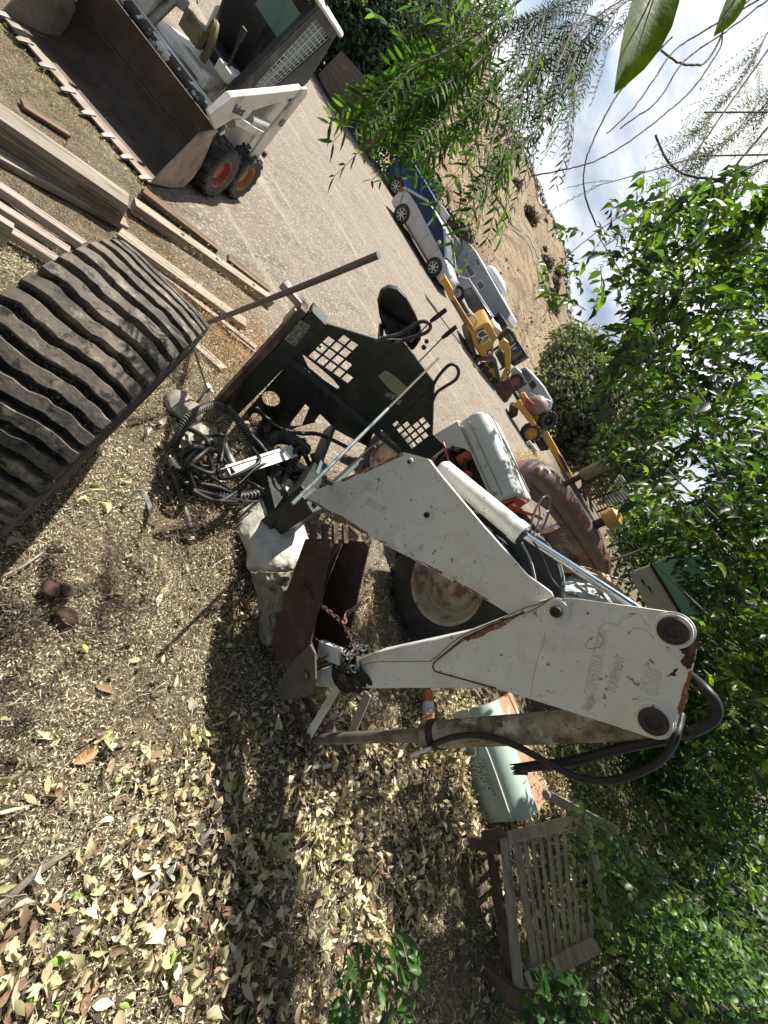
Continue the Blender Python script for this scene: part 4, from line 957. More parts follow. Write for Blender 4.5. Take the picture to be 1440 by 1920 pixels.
b = B(); b.tube([(1.42, .22, 1.0), (1.36, .30, .94), (1.28, .32, .8), (1.30, .30, .62)], .02, 8); go('radiator_hose', b, hose_rubber)
b = B(); b.box((.46, 0, .70), (.62, .30, .42)); b.box((.0, 0, .62), (.6, .36, .44)); go('transmission', b, red_eng, bevel=.04)
b = B(); b.prism([(.64, -.2, .85), (.64, .2, .85), (.64, .22, 1.2), (.64, .14, 1.34), (.64, -.14, 1.34), (.64, -.22, 1.2)], (-.05, 0, 0)); b.lathe([(0, .05), (-.05, .05)], (.58, .12, 1.24), (1, 0, 0), 14); db = go('dashboard', b, red_eng, bevel=.01)
b = B(); b.tube([(.62, .02, 1.15), (.36, .03, 1.42)], .016, 10); b.lathe([(0, .035), (.10, .03), (.14, .02)], (.60, .02, 1.17), (-.26, 0, .27), 12); stc = go('steering_column', b, red_eng)
swc = Vector((.36, .03, 1.42)); swa = Vector((-.26, .0, .27)).normalized(); a_ = swa.orthogonal().normalized(); b_ = swa.cross(a_)
b = B(); b.tube([swc+(a_*math.cos(t)+b_*math.sin(t))*.215 for t in [2*math.pi*k/40 for k in range(41)]], .012, 8, cap=False)
for k in range(3):
    t = 2*math.pi*k/3+.4; b.tube([swc, swc+(a_*math.cos(t)+b_*math.sin(t))*.21], .007, 6)
b.ball(swc, .03); go('steering_wheel', b, mat('grey_worn_rim', (.26, .25, .24), .5))
b = B(); b.tube([(0, 0, .60), (0, .6, .60)], .07, 14); b.tube([(0, 0, .60), (0, -.6, .60)], .07, 14); go('rear_axle', b, red_eng)
lw = wheel((0, .66, .60), .60, .30, (0, 1, 0), GT, tyre_blk, cream_rim, lugs=20, rimr=.60, seg=48, dish=-.06, hub=.10, lugh=.03, dome=True)
wheel((0, -.66, .60), .60, .30, (0, -1, 0), GT, tyre_blk, cream_rim, lugs=20, rimr=.60, seg=40, dish=-.06, hub=.10)
for y in (.55, -.55): wheel((1.55, y, .33), .33, .16, (0, 1 if y > 0 else -1, 0), GT, tyre_blk, cream_rim, lugs=0, rimr=.6, seg=28)
b = B(); b.tube([(1.5, -.5, .36), (1.5, 0, .48), (1.5, .5, .36)], .04, 10); go('front_axle', b, red_eng)
# fenders: flat inner plate with rolled top over each rear wheel
for y, s in ((.46, 1), (-.46, -1)):
    b = B(); ang = [rad(t) for t in range(18, 172, 8)]
    R1 = .66; ring = [(R1*math.cos(t), y, .62+R1*math.sin(t)) for t in ang]
    b.prism(ring+[(-.30, y, .62), (.30, y, .62)], (0, .006*s, 0))
    b.loft([[(R1*math.cos(t)*k, y+w_*s, .62+R1*math.sin(t)*k) for k, w_ in ((1.0, 0), (1.02, .02), (1.02, .06), (.99, .07), (1.0, .0))] for t in ang], closed=False, cap=False)
    go('fender', b, mat('dark_slate_paint', (.045, .06, .065), .5, var=[((.10, .10, .09), 5, .5, .7)]), bevel=.002)
    b = B(); b.tube([(R1*1.02*math.cos(t), y+.06*s, .62+R1*1.02*math.sin(t)) for t in ang], .010, 6); go('fender_edge', b, mat('pale_edge', (.4, .42, .4), .5))
b = B(); b.loft([[(-.05+.2*math.cos(t)*k, .2*math.sin(t)*k, z) for t in [2*math.pi*i/16 for i in range(16)]] for k, z in ((1, 1.06), (1.05, 1.0), (.8, .95), (.3, .94))]); b.tube([(.1, 0, .94), (.25, 0, .78)], .03, 6); go('seat', b, mat('bare_seat_pan', (.4, .42, .42), .4, .4), smooth=60)

# ================================================================== BROWN TRACTOR
FT = thing('brown_tractor', 'larger faded brown farm tractor with upright exhaust behind the grey one', 'tractor', (2.55, 6.02, 0), rad(203))
FM = rootmat(FT)
def fo(name, b, m, par=None, **k): return obj(name, b, m, par or FT, world=False, **k)
brown_p = mat('faded_brown_paint', (.20, .105, .082), .30, var=[((.27, .165, .135), 2.5, .45, .68), ((.13, .085, .07), 8, .55, .7), ((.22, .13, .075), 16, .62, .7)], bump=(30, .001), coat=.25)
salmon = mat('faded_salmon_paint', (.50, .32, .24), .6, var=[((.38, .22, .15), 5, .45, .65), ((.2, .1, .06), 14, .62, .7)])
rings = []
for x, w_, z0, z1, r in ((.30, .36, 1.30, 1.46, .10), (.36, .44, 1.30, 1.56, .16), (1.0, .48, 1.32, 1.64, .18), (1.75, .48, 1.30, 1.64, .18), (2.10, .46, 1.18, 1.60, .18), (2.28, .40, 1.10, 1.50, .16), (2.36, .30, 1.10, 1.38, .13)): rings.append(hood_ring(x, w_, z0, z1, r))
b = B(); b.loft(rings); hd = fo('fuel_tank_hood', b, brown_p, smooth=60)
b = B(); b.tube([(.5, .245, 1.38), (1.2, .252, 1.40), (1.9, .252, 1.38), (2.2, .235, 1.32)], .006, 6); b.tube([(1.5, -.252, 1.2), (1.5, -.20, 1.57), (1.5, 0, 1.645), (1.5, .20, 1.57), (1.5, .253, 1.2)], .006, 6); fo('tank_seam', b, dark_rust, hd)
pr_ = [(.84, .232, 1.10), (1.36, .232, 1.10), (1.41, .232, 1.16), (1.44, .232, 1.42), (.76, .232, 1.42), (.80, .232, 1.16)]
b = B(); b.prism([Vector(p) for p in pr_], (0, .02, 0)); npz = fo('name_panel', b, brown_p, hd, bevel=.006)
def ftxt(s, size, x, z, y=.253, m=None, sx=1.0):
    me = text(s, size, (x, y, z), (-1, 0, 0), (0, 0, 1), .008, sx=sx); obj('lettering', me, m or mat('pale_letter', (.55, .48, .43), .4), npz, world=False, smooth=0)
ftxt('Fordson', .125, 1.34, 1.24, sx=.95); ftxt('MAJOR', .085, 1.20, 1.13, sx=1.1)
b = B(); b.box((1.3, 0, .72), (1.7, .34, .5)); b.box((1.2, .1, .9), (1.2, .24, .2)); fo('engine_block', b, dark_rust, bevel=.03)
b = B()
for k in range(5): b.tube([(.75+.22*k, .2, .95), (.75+.22*k, .28, .8)], .04, 8)
b.lathe([(0, .07), (.25, .07)], (1.5, .26, .72), (0, 0, 1), 12); fo('manifold', b, rust_metal)
b = B(); b.box((0, 0, .75), (.9, .42, .55)); fo('transmission', b, dark_rust, bevel=.04)
b = B(); b.tube([(1.88, .08, 1.55), (1.88, .08, 1.86)], .036, 14); b.tube([(1.88, .08, 2.12), (1.88, .08, 2.75)], .032, 14); ex = fo('exhaust_pipe', b, rust_metal)
b = B(); b.lathe([(0, .045), (.03, .075), (.30, .075), (.33, .045)], (1.88, .08, 1.82), (0, 0, 1), 20); fo('muffler', b, mat('grey_brown_muffler', (.22, .18, .15), .6, .3, var=[((.35, .3, .26), 6, .5, .7)]), ex)
b = B(); b.tube([(1.05, .0, 1.6), (1.05, .0, 1.76)], .06, 12); pc = fo('intake_stem', b, black_metal)
b = B(); b.lathe([(0, .10), (.02, .125), (.16, .125), (.17, .10), (.21, .06)], (1.05, 0, 1.76), (0, 0, 1), 20); fo('air_bowl', b, mat('amber_bowl', (.50, .33, .10), .35, var=[((.3, .2, .1), 5, .5, .7)]), pc)
for y, s in ((.58, 1), (-.58, -1)):
    wheel((.22, y, .72), .70, .34, (0, s, 0), FT, mat('silvered_tyre', (.55, .56, .57), .45, var=[((.2, .2, .2), 5, .54, .68)]), salmon, lugs=16, rimr=.56, seg=36, dish=-.05, hub=.1, lugh=.10)
    b = B(); ang = [rad(t) for t in range(5, 175, 8)]; R1 = .80
    b.loft([[(.22+R1*math.cos(t)*k, y+w_*s, .72+R1*math.sin(t)*k) for k, w_ in ((.74, -.22), (1.0, -.22), (1.01, -.20), (1.01, -.10), (.97, -.09), (.98, -.2))] for t in ang], closed=True, cap=True)
    fo('fender', b, salmon, smooth=50)
    wheel((2.0, y*.8, .40), .40, .18, (0, s, 0), FT, tyre_blk, salmon, lugs=0, rimr=.6)
b = B(); b.tube([(.25, 0, 1.3), (-.05, 0, 1.55)], .018, 8)
c_ = Vector((-.05, 0, 1.55)); ax_ = Vector((-.3, 0, .25)).normalized(); a_ = ax_.orthogonal(); b_ = ax_.cross(a_)
b.tube([c_+(a_*math.cos(t)+b_*math.sin(t))*.2 for t in [2*math.pi*k/30 for k in range(31)]], .012, 6, cap=False)
for k in range(4): t = math.pi*k/2+.3; b.tube([c_, c_+(a_*math.cos(t)+b_*math.sin(t))*.2], .008, 5)
fo('steering_wheel', b, bare_steel)

# ================================================================== GREEN ENGINE HOOD ON THE GROUND
hp = gp(866, 1392, 0.03)
GH = Plane((hp.x, hp.y, 0), -26)
gh = thing('engine_hood', 'pale green and rusty engine hood lying on the leaf litter beside the wooden bench', 'hood', (hp.x, hp.y, 0), rad(-26))
GHM = rootmat(gh)
hood_g = mat('pale_green_hood_paint', (.38, .47, .42), .45, var=[((.44, .53, .48), 3, .45, .65), ((.22, .30, .27), 5, .55, .7), ((.12, .1, .07), 24, .66, .7)], bump=(20, .001), coat=.1)
hood_r = mat('rust_blotched_hood', (.33, .20, .13), .65, var=[((.42, .46, .38), 2.2, .52, .56), ((.45, .30, .21), 4, .5, .7)], bump=(20, .001))
def gring(x): 
    pr = [(0, .0), (0, .26), (.012, .32), (.045, .375), (.10, .41), (.18, .43)]
    return [(x, y, z) for y, z in pr]
b = B(); L1 = .86
b.loft([[(x, y, z) for _, y, z in gring(0)]+[(x, y+.012, z-.008) for _, y, z in reversed(gring(0))] for x in [-.25+L1*k/10 for k in range(11)]]); hs = obj('side_panel', b, hood_g, gh, world=False, smooth=60)
b = B(); b.loft([[(x, y, z) for y, z in ((.17, .428), (.34, .44), (.52, .43), (.62, .39), (.66, .30), (.65, .29), (.60, .375), (.52, .415), (.34, .425), (.17, .413))] for x in [-.25+L1*k/10 for k in range(11)]]); obj('top_panel', b, hood_r, gh, world=False, smooth=60)
b = B(); b.curve([(-.25, -.004, .20), (-.12, -.004, .205), (0.0, -.004, .235), (.12, -.004, .255), (.4, -.004, .262), (.59, -.004, .262)], .008, 6); obj('hood_stripe', b, mat('pale_stripe', (.6, .62, .55), .5), hs, world=False)
def gtxt(s, size, x, z, sx=1.0, sp=1.0):
    me = text(s, size, (x, -.003, z), (1, 0, 0), (0, 0, 1), .02, sx=sx, spacing=sp); obj('lettering', me, mat('cast_letters', (.62, .62, .58), .4, .2), hs, world=False, smooth=0)
gtxt('D', .16, .01, .055, 1.0); gtxt('FORDSON', .058, .15, .150, 1.0, 1.05); gtxt('MAJOR', .058, .15, .103, 1.0, 1.15); gtxt('IESEL', .062, .135, .050, 1.05, 1.1)
b = B(); b.lathe([(0, .045), (.05, .045), (.05, .03), (0, .03)], (.72, .36, .44), (0, .2, 1), 18); obj('filler_neck', b, dark_rust, gh, world=False)

# orange and white sign scrap under the stick, rod and tag beside it
pz = Plane(gp(797, 1325, .10), 70)
b = B(); q0 = gp(800, 1296, .05); q1 = gp(806, 1372, .05); b.tube([q0, q1], .055, 20)
cn = obj('can', b, mat('rust_orange_can', (.55, .16, .04), .5, var=[((.3, .12, .05), 9, .55, .66)]), origin=q0); tag(cn, 'crushed orange and white drink can lying under the white dipper stick', 'can')
b = B(); dd = (q1-q0); b.tube([q0+dd*.30, q0+dd*.62], .0562, 20, cap=False); obj('can_band', b, mat('faded_white_band', (.62, .60, .55), .5), cn)
me = text('E', .07, q0+dd*.42+(CAM-q0).normalized()*.060, dd, Vector((.3, .3, .9)), .002); obj('lettering', me, cn.data.materials[0], cn, smooth=0)
b = B(); a = gp(888, 1292, .25); c = gp(925, 1345, .12); b.tube([a, c], .016, 10); tag(obj('short_pipe', b, mat('pink_grey_pipe', (.34, .26, .22), .6), origin=c), 'short pinkish grey pipe poking out below the white dipper stick', 'pipe')
b = B(); a = BP(772, 1416, .09); c = BP(809, 1402, .09); b.beam(a, c, .012, .028, up=BP.n); tg = tag(obj('wire_tag', b, mat('white_tag', (.7, .68, .62), .6), origin=a), 'small white plastic tag hanging from the hose end near the cylinder', 'tag')

# ================================================================== VEHICLES ACROSS THE YARD
def paint(name, c, dust=(.35, .3, .24)): return mat(name, c, .32, .0, var=[(dust, 1.2, .52, .85)], coat=.4)
silver = paint('silver_car_paint', (.46, .46, .46)); blue = paint('blue_car_paint', (.02, .06, .28), (.06, .1, .3))
alloy = mat('alloy_wheel', (.5, .5, .5), .35, .6)
def car(name, label, cat, loc, yaw, m, L_, H_, hood_z, trunk_z, cab, fast, wr=.32, W_=1.75, rim=alloy):
    t = thing(name, label, cat, loc, rad(yaw))
    b = B(); st = [(-.5, .30, .55, .80), (-.485, .22, trunk_z-.12, .92), (-.44, .20, trunk_z, .97), (-.25, .19, trunk_z+.03, 1), (0, .19, (trunk_z+hood_z)/2+.03, 1), (.2, .19, hood_z+.06, 1), (.36, .19, hood_z, .97), (.46, .2, hood_z-.10, .90), (.5, .28, hood_z-.30, .76)]
    rings = []
    for x, z0, z1, k in st:
        w2 = W_/2*k; rings.append([(x*L_, y, z) for y, z in ((-w2*.9, z0), (-w2, z0+.12), (-w2*1.0, z1-.16), (-w2*.93, z1-.03), (-w2*.6, z1+.01), (w2*.6, z1+.01), (w2*.93, z1-.03), (w2, z1-.16), (w2, z0+.12), (w2*.9, z0))])
    b.loft(rings); body = obj('body', b, m, t, world=False, smooth=50)
    c0, c1, c2, c3 = cab  # rear base, rear roof, front roof, front base (fractions)
    def cr(f, z0, z1, wt): w0, w1 = W_/2*.93, W_/2*wt; return [(f*L_, -w0, z0), (f*L_, -w1, z1), (f*L_, w1, z1), (f*L_, w0, z0)]
    zb = (hood_z+trunk_z)/2
    b = B(); ring = []
    for s in (1,):
        pass
    V = [(c0*L_, zb), (c1*L_, H_-.03), (c2*L_, H_-.03), (c3*L_, zb)]
    vs = [(x, -W_/2*(.93 if z < zb+.1 else .70), z) for x, z in V]+[(x, W_/2*(.93 if z < zb+.1 else .70), z) for x, z in V]
    b.add(vs, [(0, 1, 2, 3), (7, 6, 5, 4), (0, 4, 5, 1), (1, 5, 6, 2), (2, 6, 7, 3), (3, 7, 4, 0)]); obj('windows', b, glass, t, world=False, bevel=.03)
    b = B(); w1 = W_/2*.70
    rt = [(c1*L_-.08, H_-.05), (c1*L_+.15, H_+.005), ((c1+c2)/2*L_, H_+.02), (c2*L_-.15, H_+.005), (c2*L_+.08, H_-.05)]
    b.loft([[(x, -w1-.03, z-.03), (x, -w1*.8, z), (x, w1*.8, z), (x, w1+.03, z-.03), (x, w1, z-.05), (x, -w1, z-.05)] for x, z in rt]); obj('roof', b, m, t, world=False, smooth=50)
    b = B()
    for s in (-1, 1):
        for (xa, za), (xb, zb_) in ((V[0], V[1]), (V[3], V[2]), (((c0*.45+c3*.55)*L_, zb) and (((c0*.45+c3*.55)*L_, zb)), ((c1*.5+c2*.5)*L_, H_-.04))): b.beam((xa, s*W_/2*.935, za), (xb, s*W_/2*.71, zb_), .05, .09, up=(1, 0, 0))
    obj('pillar', b, m, t, world=False)
    for x in (-.30, .305):
        for s in (-1, 1):
            q = B(); q.lathe([(0, wr+.05), (.008, wr+.045), (.009, .02)], (x*L_, s*(W_/2-.004), wr+.01), (0, s, 0), 28); obj('wheel_arch', q, letter_black, t, world=False)
            wheel((x*L_, s*(W_/2-.07), wr), wr, .20, (0, s, 0), t, rubber, rim, lugs=0, rimr=.70, seg=28, dish=-.02, hub=.05)
            q = B()
            for k in range(7): a = 2*math.pi*k/7; q.beam((x*L_, s*(W_/2+.035), wr), (x*L_+math.cos(a)*wr*.64, s*(W_/2+.035), wr+math.sin(a)*wr*.64), .04, .015, up=(0, 1, 0))
            obj('wheel_spokes', q, rim, t, world=False)
    for s in (-1, 1):
        q = B(); q.box((-.475*L_, s*W_/2*.80, trunk_z-.16), (.16, .24, .14)); obj('tail_light', q, lamp_red, t, world=False, bevel=.02)
        q = B(); q.box((.462*L_, s*W_/2*.74, hood_z-.16), (.16, .22, .12)); obj('headlight', q, mat('clear_lens', (.6, .62, .65), .1), t, world=False, bevel=.02)
        q = B(); q.box((.17*L_, s*(W_/2+.05), zb+.08), (.12, .14, .12)); obj('door_mirror', q, m, t, world=False, bevel=.02)
        q = B()
        for f in (-.17, .03, .20): q.box((f*L_, s*(W_/2+.001), .55), (.008, .006, .62))
        q.box((0, s*(W_/2+.001), .28), (L_*.42, .01, .03)); obj('door_gap', q, letter_black, t, world=False)
    return t
pr_, pf_ = gp(742, 414), gp(801, 512)
d = pf_-pr_; yw = math.degrees(math.atan2(d.y, d.x)); mid = (pr_+pf_)/2+Vector((-math.sin(rad(yw)), math.cos(rad(yw)), 0))*.85
car('silver_sedan', 'silver four-door sedan parked side-on across the gravel yard', 'car', (mid.x, mid.y, 0), yw, silver, d.length/.605, 1.42, .84, .98, (-.47, -.23, .08, .31), 0)
bl = gp(714, 352)*1.0; k = 1.13; bl = Vector((bl.x*k, bl.y*k, 0))
car('blue_hatchback', 'dark blue hatchback half hidden behind the silver sedan', 'car', (bl.x+1.55, bl.y+1.3, 0), 18, blue, 4.5, 1.55, .92, 1.08, (-.50, -.42, .10, .34), 1, wr=.35, W_=1.8)

def trace(pts, pl, depth, name, m, par, off=0.0, bevel=0, label=None):
    b = B(); b.prism([pl(x, y, off) for x, y in pts], -pl.n*depth); return obj(name, b, m, par, bevel=bevel, label=label)
def Z3(pts): return [(780+x/6.545, 380+y/6.545) for x, y in pts]
def Z1(pts): return [(840+x/7.2, 560+y/7.2) for x, y in pts]
def Z2(pts): return [(930+x/7.2, 680+y/7.2) for x, y in pts]
def Z4(pts): return [(1040+x/3.6, 860+y/3.6) for x, y in pts]

# camper trailer
TP = Plane((-7, 22.5, 0), -2)
tm = thing('camper_trailer', 'white ribbed camper trailer with three windows behind the parked vehicles', 'trailer', (-6.5, 23.5, 0))
sid = mat('ribbed_trailer_siding', (.50, .51, .53), .5, var=[((.36, .36, .37), 2, .5, .75)])
body = trace(Z3([(420, 560), (470, 480), (560, 415), (640, 480), (735, 590), (1165, 1350), (1120, 1440), (800, 1440), (640, 1100), (470, 760), (420, 690)]), TP, 2.3, 'trailer_body', sid, tm, bevel=.05)
b = B()
A0, A1, B0, B1 = Z3([(430, 640)])[0], Z3([(1000, 1600)])[0], Z3([(720, 600)])[0], Z3([(1160, 1350)])[0]
for k in range(19):
    t = (k+.5)/19; a = (A0[0]*(1-t)+B0[0]*t, A0[1]*(1-t)+B0[1]*t); c = (A1[0]*(1-t)+B1[0]*t, A1[1]*(1-t)+B1[1]*t); b.tube([TP(*a, .004), TP(*c, .004)], .014, 4)
obj('siding_ribs', b, mat('siding_groove', (.30, .31, .33), .6), tm)  # darker grey lines for the siding grooves
for pts in ([(585, 780), (640, 735), (735, 880), (672, 930)], [(712, 700), (745, 668), (800, 760), (765, 792)], [(730, 990), (795, 945), (850, 1030), (785, 1085)]):
    w1_ = trace(Z3(pts), TP, .05, 'window_frame', mat('white_frame', (.7, .7, .68), .5), tm, off=.05)
    cx = sum(p[0] for p in pts)/4; cy = sum(p[1] for p in pts)/4
    trace(Z3([(cx+(x-cx)*.78, cy+(y-cy)*.78) for x, y in pts]), TP, .05, 'pane', mat('brown_blind', (.14, .12, .10), .3), w1_, off=.06)
trace(Z3([(475, 640), (590, 560), (605, 640), (530, 715)]), TP, .05, 'hatch', mat('pale_hatch', (.52, .53, .54), .5), tm, off=.03)
b = B(); b.ball(TP(*Z3([(985, 950)])[0], -.8), .55, 1.6, .8, .55, n=16); obj('roof_vent', b, mat('white_dome', (.7, .7, .68), .4), tm, smooth=60)
b = B(); 
for x in (-8.6, -4.6): b.tube([(x, 23.3, 0), (x, 23.3, .9)], .08, 8)
obj('jack_stand', b, black_metal, tm)

# dark van in front of the camper
VP = Plane((-6, 20.0, 0), 0)
vn = thing('dark_van', 'dark blue van with pale nose in front of the camper trailer', 'van', (-5.8, 20.8, 0))
trace(Z3([(545, 1080), (560, 1075), (690, 1035), (960, 1440), (975, 1470), (880, 1560), (640, 1280)]), VP, 1.7, 'body', mat('dark_navy_paint', (.02, .026, .045), .2, coat=.6, spec=.6), vn, bevel=.05)
trace(Z3([(500, 905), (560, 900), (640, 925), (700, 1030), (560, 1080), (520, 1010)]), VP, 1.7, 'nose', paint('pale_nose_paint', (.42, .42, .46)), vn, bevel=.06)
b = B(); b.tube([VP(*p, .02) for p in Z3([(640, 925), (700, 1020), (950, 1405)])], .045, 6); obj('roof_rail', b, silver, vn)
for p in Z3([(500, 1130), (760, 1500)]):
    c = VP(*p, -.1); c.z = .36; wheel(c, .36, .22, VP.n, vn, rubber, alloy, lugs=0, world=True)

# dump trailer, tarp and scrap pile behind the silver sedan
DP = Plane((-9, 21.0, 0), 0)
dt = thing('dump_trailer', 'grey steel box trailer standing behind the silver sedan', 'trailer', (-9, 21.8, 0))
grs = mat('dull_grey_sheet', (.20, .20, .195), .6, var=[((.28, .27, .25), 1.5, .45, .7)])
trace(Z3([(220, 205), (300, 135), (490, 420), (400, 560), (330, 440)]), DP, 1.6, 'box', grs, dt, bevel=.02)
trace(Z3([(60, 130), (130, 60), (260, 150), (215, 215), (325, 395), (290, 470), (200, 500), (120, 300)]), DP, 1.6, 'rail_panel', mat('dark_grey_sheet', (.09, .09, .09), .6), dt, off=-.1)
b = B()
for k in range(5): b.tube([DP(*Z3([(90+55*k, 130+70*k)])[0], .02), DP(*Z3([(170+50*k, 75+88*k)])[0], .02)], .03, 5)
obj('stake', b, black_metal, dt)
b = B()
for x in (-9.6, -8.4): b.lathe([(0, .35), (.2, .35)], (x, 21.1, .35), (0, 1, 0), 16)
obj('trailer_wheel', b, rubber, dt)
o = trace(Z3([(235, 45), (310, 15), (360, 75), (310, 145), (270, 120)]), Plane((-9, 21.3, 0), 0), .9, 'white_box', paint('white_box_paint', (.62, .63, .66)), None, bevel=.03); tag(o, 'pale boxy tank on top of the grey box trailer', 'box')
for i, (cx, cy, s, lb) in enumerate(((375, 130, .30, 'dark engine lump beside the pale box on the scrap row'), (430, 250, .36, 'dark engine lump with a bent guard in the middle of the scrap row'), (520, 310, .36, 'dark engine lump with upright rods on the scrap row'), (650, 420, .32, 'dark engine lump above the front corner of the camper trailer'))):
    b = B(); c = Plane((-9, 22.6, 0), 0)(*Z3([(cx, cy)])[0]); random.seed(50+i)
    for k in range(7): b.box(c+Vector((random.uniform(-s, s), random.uniform(-s, s), random.uniform(-s, s)*.7)), [random.uniform(.15, .5)*s*2 for _ in range(3)], Matrix.Rotation(random.uniform(0, 3), 3, 'Z'))
    for k in range(5): a = c+Vector((random.uniform(-s, s), random.uniform(-.1, .1), 0)); b.tube([a, a+Vector((random.uniform(-.3, .3), 0, random.uniform(.2, .5)))], .03, 5)
    b.lathe([(0, s*.6), (.15, s*.6)], c+Vector((0, -.3, -.1)), (0, 1, .2), 12)
    b.box(c+Vector((0, .2, -c.z/2)), (.3, .3, c.z)); tag(obj('engine_lump', b, dark_rust, origin=(c.x, c.y, 0)), lb, 'engine', 'scrap engines in a row above the box trailer')
MPl = Plane((-7.4, 19.0, 0), 0)
mo = thing('parked_quad', 'dark parked quad machine between the silver sedan and the camper', 'quad', (-7.3, 19.4, 0))
trace(Z3([(310, 640), (400, 590), (440, 700), (480, 830), (400, 900), (340, 780)]), MPl, .8, 'body', mat('quad_black', (.02, .022, .025), .5), mo, bevel=.04)
trace(Z3([(340, 560), (385, 545), (430, 640), (410, 680), (360, 600)]), MPl, .5, 'tank', mat('quad_grey_green', (.28, .32, .30), .4), mo, bevel=.04)
b = B(); b.tube([MPl(*p, .1) for p in Z3([(300, 530), (340, 520), (380, 590)])], .03, 6); b.lathe([(0, .12), (.1, .1)], MPl(*Z3([(365, 745)])[0], .05), MPl.n, 12); obj('handlebar', b, bare_steel, mo)
for p in Z3([(330, 830), (430, 940)]): c = MPl(*p, -.1); c.z = .3; wheel(c, .3, .2, MPl.n, mo, rubber, black_metal, lugs=12, world=True)

# mini excavator
e0, e1_ = gp(*Z1([(400, 900)])[0]), gp(*Z1([(640, 1225)])[0]); dd = e1_-e0; ey = math.degrees(math.atan2(dd.y, dd.x))
EP = Plane(e0, ey)
ex_ = thing('mini_excavator', 'yellow tracked mini excavator with black rubber tracks and folded boom', 'excavator', ((e0.x+e1_.x)/2, (e0.y+e1_.y)/2+.8, 0))
yel = mat('worn_yellow_paint', (.52, .30, .06), .45, var=[((.40, .22, .05), 3, .5, .7), ((.2, .09, .03), 9, .66, .72), ((.55, .40, .18), 5, .6, .75)], bump=(20, .001))
track_o = Z1([(365, 870), (390, 815), (450, 795), (620, 800), (655, 835), (720, 1130), (700, 1195), (640, 1225), (600, 1200), (400, 940)])
track_i = Z1([(400, 880), (425, 850), (470, 842), (600, 850), (630, 870), (680, 1110), (665, 1150), (640, 1165), (600, 1140), (420, 920)])
trm = mat('dusty_track_rubber', (.09, .088, .08), .8, var=[((.2, .18, .15), 6, .5, .7)])
for o_ in (0.0, -1.15):
    tk = obj('track', sheet(EP, pxs(EP, track_o, o_), [pxs(EP, track_i, o_)], o_, .32), trm, ex_, smooth=30)
    trace(Z1([(440, 880), (600, 865), (640, 1000), (650, 1110), (620, 1130), (500, 1000)]), EP, .2, 'track_frame', yel, tk, off=o_-.08, bevel=.03)
    for p in ((460, 900), (510, 960), (560, 1040), (620, 1110), (590, 890)): b = B(); b.lathe([(0, .13), (.04, .13), (.05, .05)], EP(*Z1([p])[0], o_-.06), EP.n, 16); obj('roller', b, dark_rust, tk)
trace(Z1([(300, 460), (500, 330), (560, 320), (610, 400), (670, 540), (620, 600), (610, 800), (440, 790), (350, 640)]), EP, 1.3, 'body', yel, ex_, off=-.05, bevel=.05)
trace(Z1([(240, 560), (300, 480), (400, 780), (350, 790), (270, 680)]), EP, 1.3, 'counterweight', mat('dark_counterweight', (.09, .07, .05), .7), ex_, off=-.1, bevel=.05)  # counterweight in dark brown
tr_p = trace(Z1([(385, 440), (470, 390), (540, 520), (410, 620)]), EP, .01, 'decal_panel', mat('dark_decal', (.08, .075, .07), .5), ex_, off=-.035)
p = EP(*Z1([(398, 505)])[0], -.02); xd = EP(*Z1([(440, 600)])[0], -.02)-p; ud = EP(*Z1([(470, 440)])[0], -.02)-p
for nm_, pt, pt2, pu, sz in (('CAT', (372, 470), (440, 590), (430, 415), .52),):
    p = EP(*Z1([pt])[0], -.02); xd = EP(*Z1([pt2])[0], -.02)-p; ud = EP(*Z1([pu])[0], -.02)-p
    obj('lettering', text('CAT', .50, p, xd, ud, .01, sx=.62), letter_white, tr_p, smooth=0)
trace(Z1([(530, 700), (590, 680), (612, 790), (530, 760)]), EP, .02, 'grille', mat('dark_decal', (.08, .075, .07), .5), ex_, off=-.03)
trace(Z1([(545, 712), (580, 706), (590, 745), (552, 752)]), EP, .01, 'number_plate', letter_white, ex_, off=-.01)
trace(Z1([(600, 400), (640, 370), (740, 450), (710, 510), (660, 500)]), EP, .7, 'seat_guard', mat('pale_louvre', (.55, .54, .5), .5), ex_, off=-.3, bevel=.02)
trace(Z1([(700, 600), (770, 560), (820, 600), (850, 720), (850, 1000), (760, 1120), (720, 1110), (790, 960), (760, 720), (700, 680)]), EP, .25, 'boom', yel, ex_, off=.1, bevel=.02)
trace(Z1([(640, 760), (710, 690), (750, 740), (770, 900), (740, 950)]), EP, .2, 'boom_cylinder', black_metal, ex_, off=.0)
trace(Z1([(665, 540), (800, 395), (835, 410), (700, 580)]), EP, .15, 'boom_link', black_metal, ex_, off=.05)
trace(Z1([(40, -20), (90, -20), (355, 410), (320, 450), (200, 250)]), EP, .2, 'dipper_arm', mat('orange_brown_arm', (.35, .16, .05), .6, var=[((.2, .08, .03), 5, .5, .68)]), ex_, off=.0, bevel=.02)
trace([(826, 527), (836, 520), (850, 545), (852, 566), (842, 560)], EP, .4, 'bucket', yel, ex_, off=0, bevel=.02)
b = B(); b.curve([EP(*q, .02) for q in Z1([(260, 220), (300, 205), (350, 230), (390, 290), (370, 350), (330, 400)])], .035, 6); obj('hose', b, mat('pale_hose', (.4, .38, .33), .6), ex_)
trace(Z1([(640, 1235), (730, 1140), (900, 1240), (800, 1400), (740, 1400)]), EP, 1.3, 'dozer_blade', mat('brown_blade', (.09, .055, .045), .7, var=[((.16, .11, .09), 4, .5, .7)]), ex_, off=-.0, bevel=.02)
trace(Z1([(740, 1140), (840, 1080), (900, 1240), (810, 1255)]), EP, .3, 'blade_arm', rust_metal, ex_, off=.05, bevel=.02)
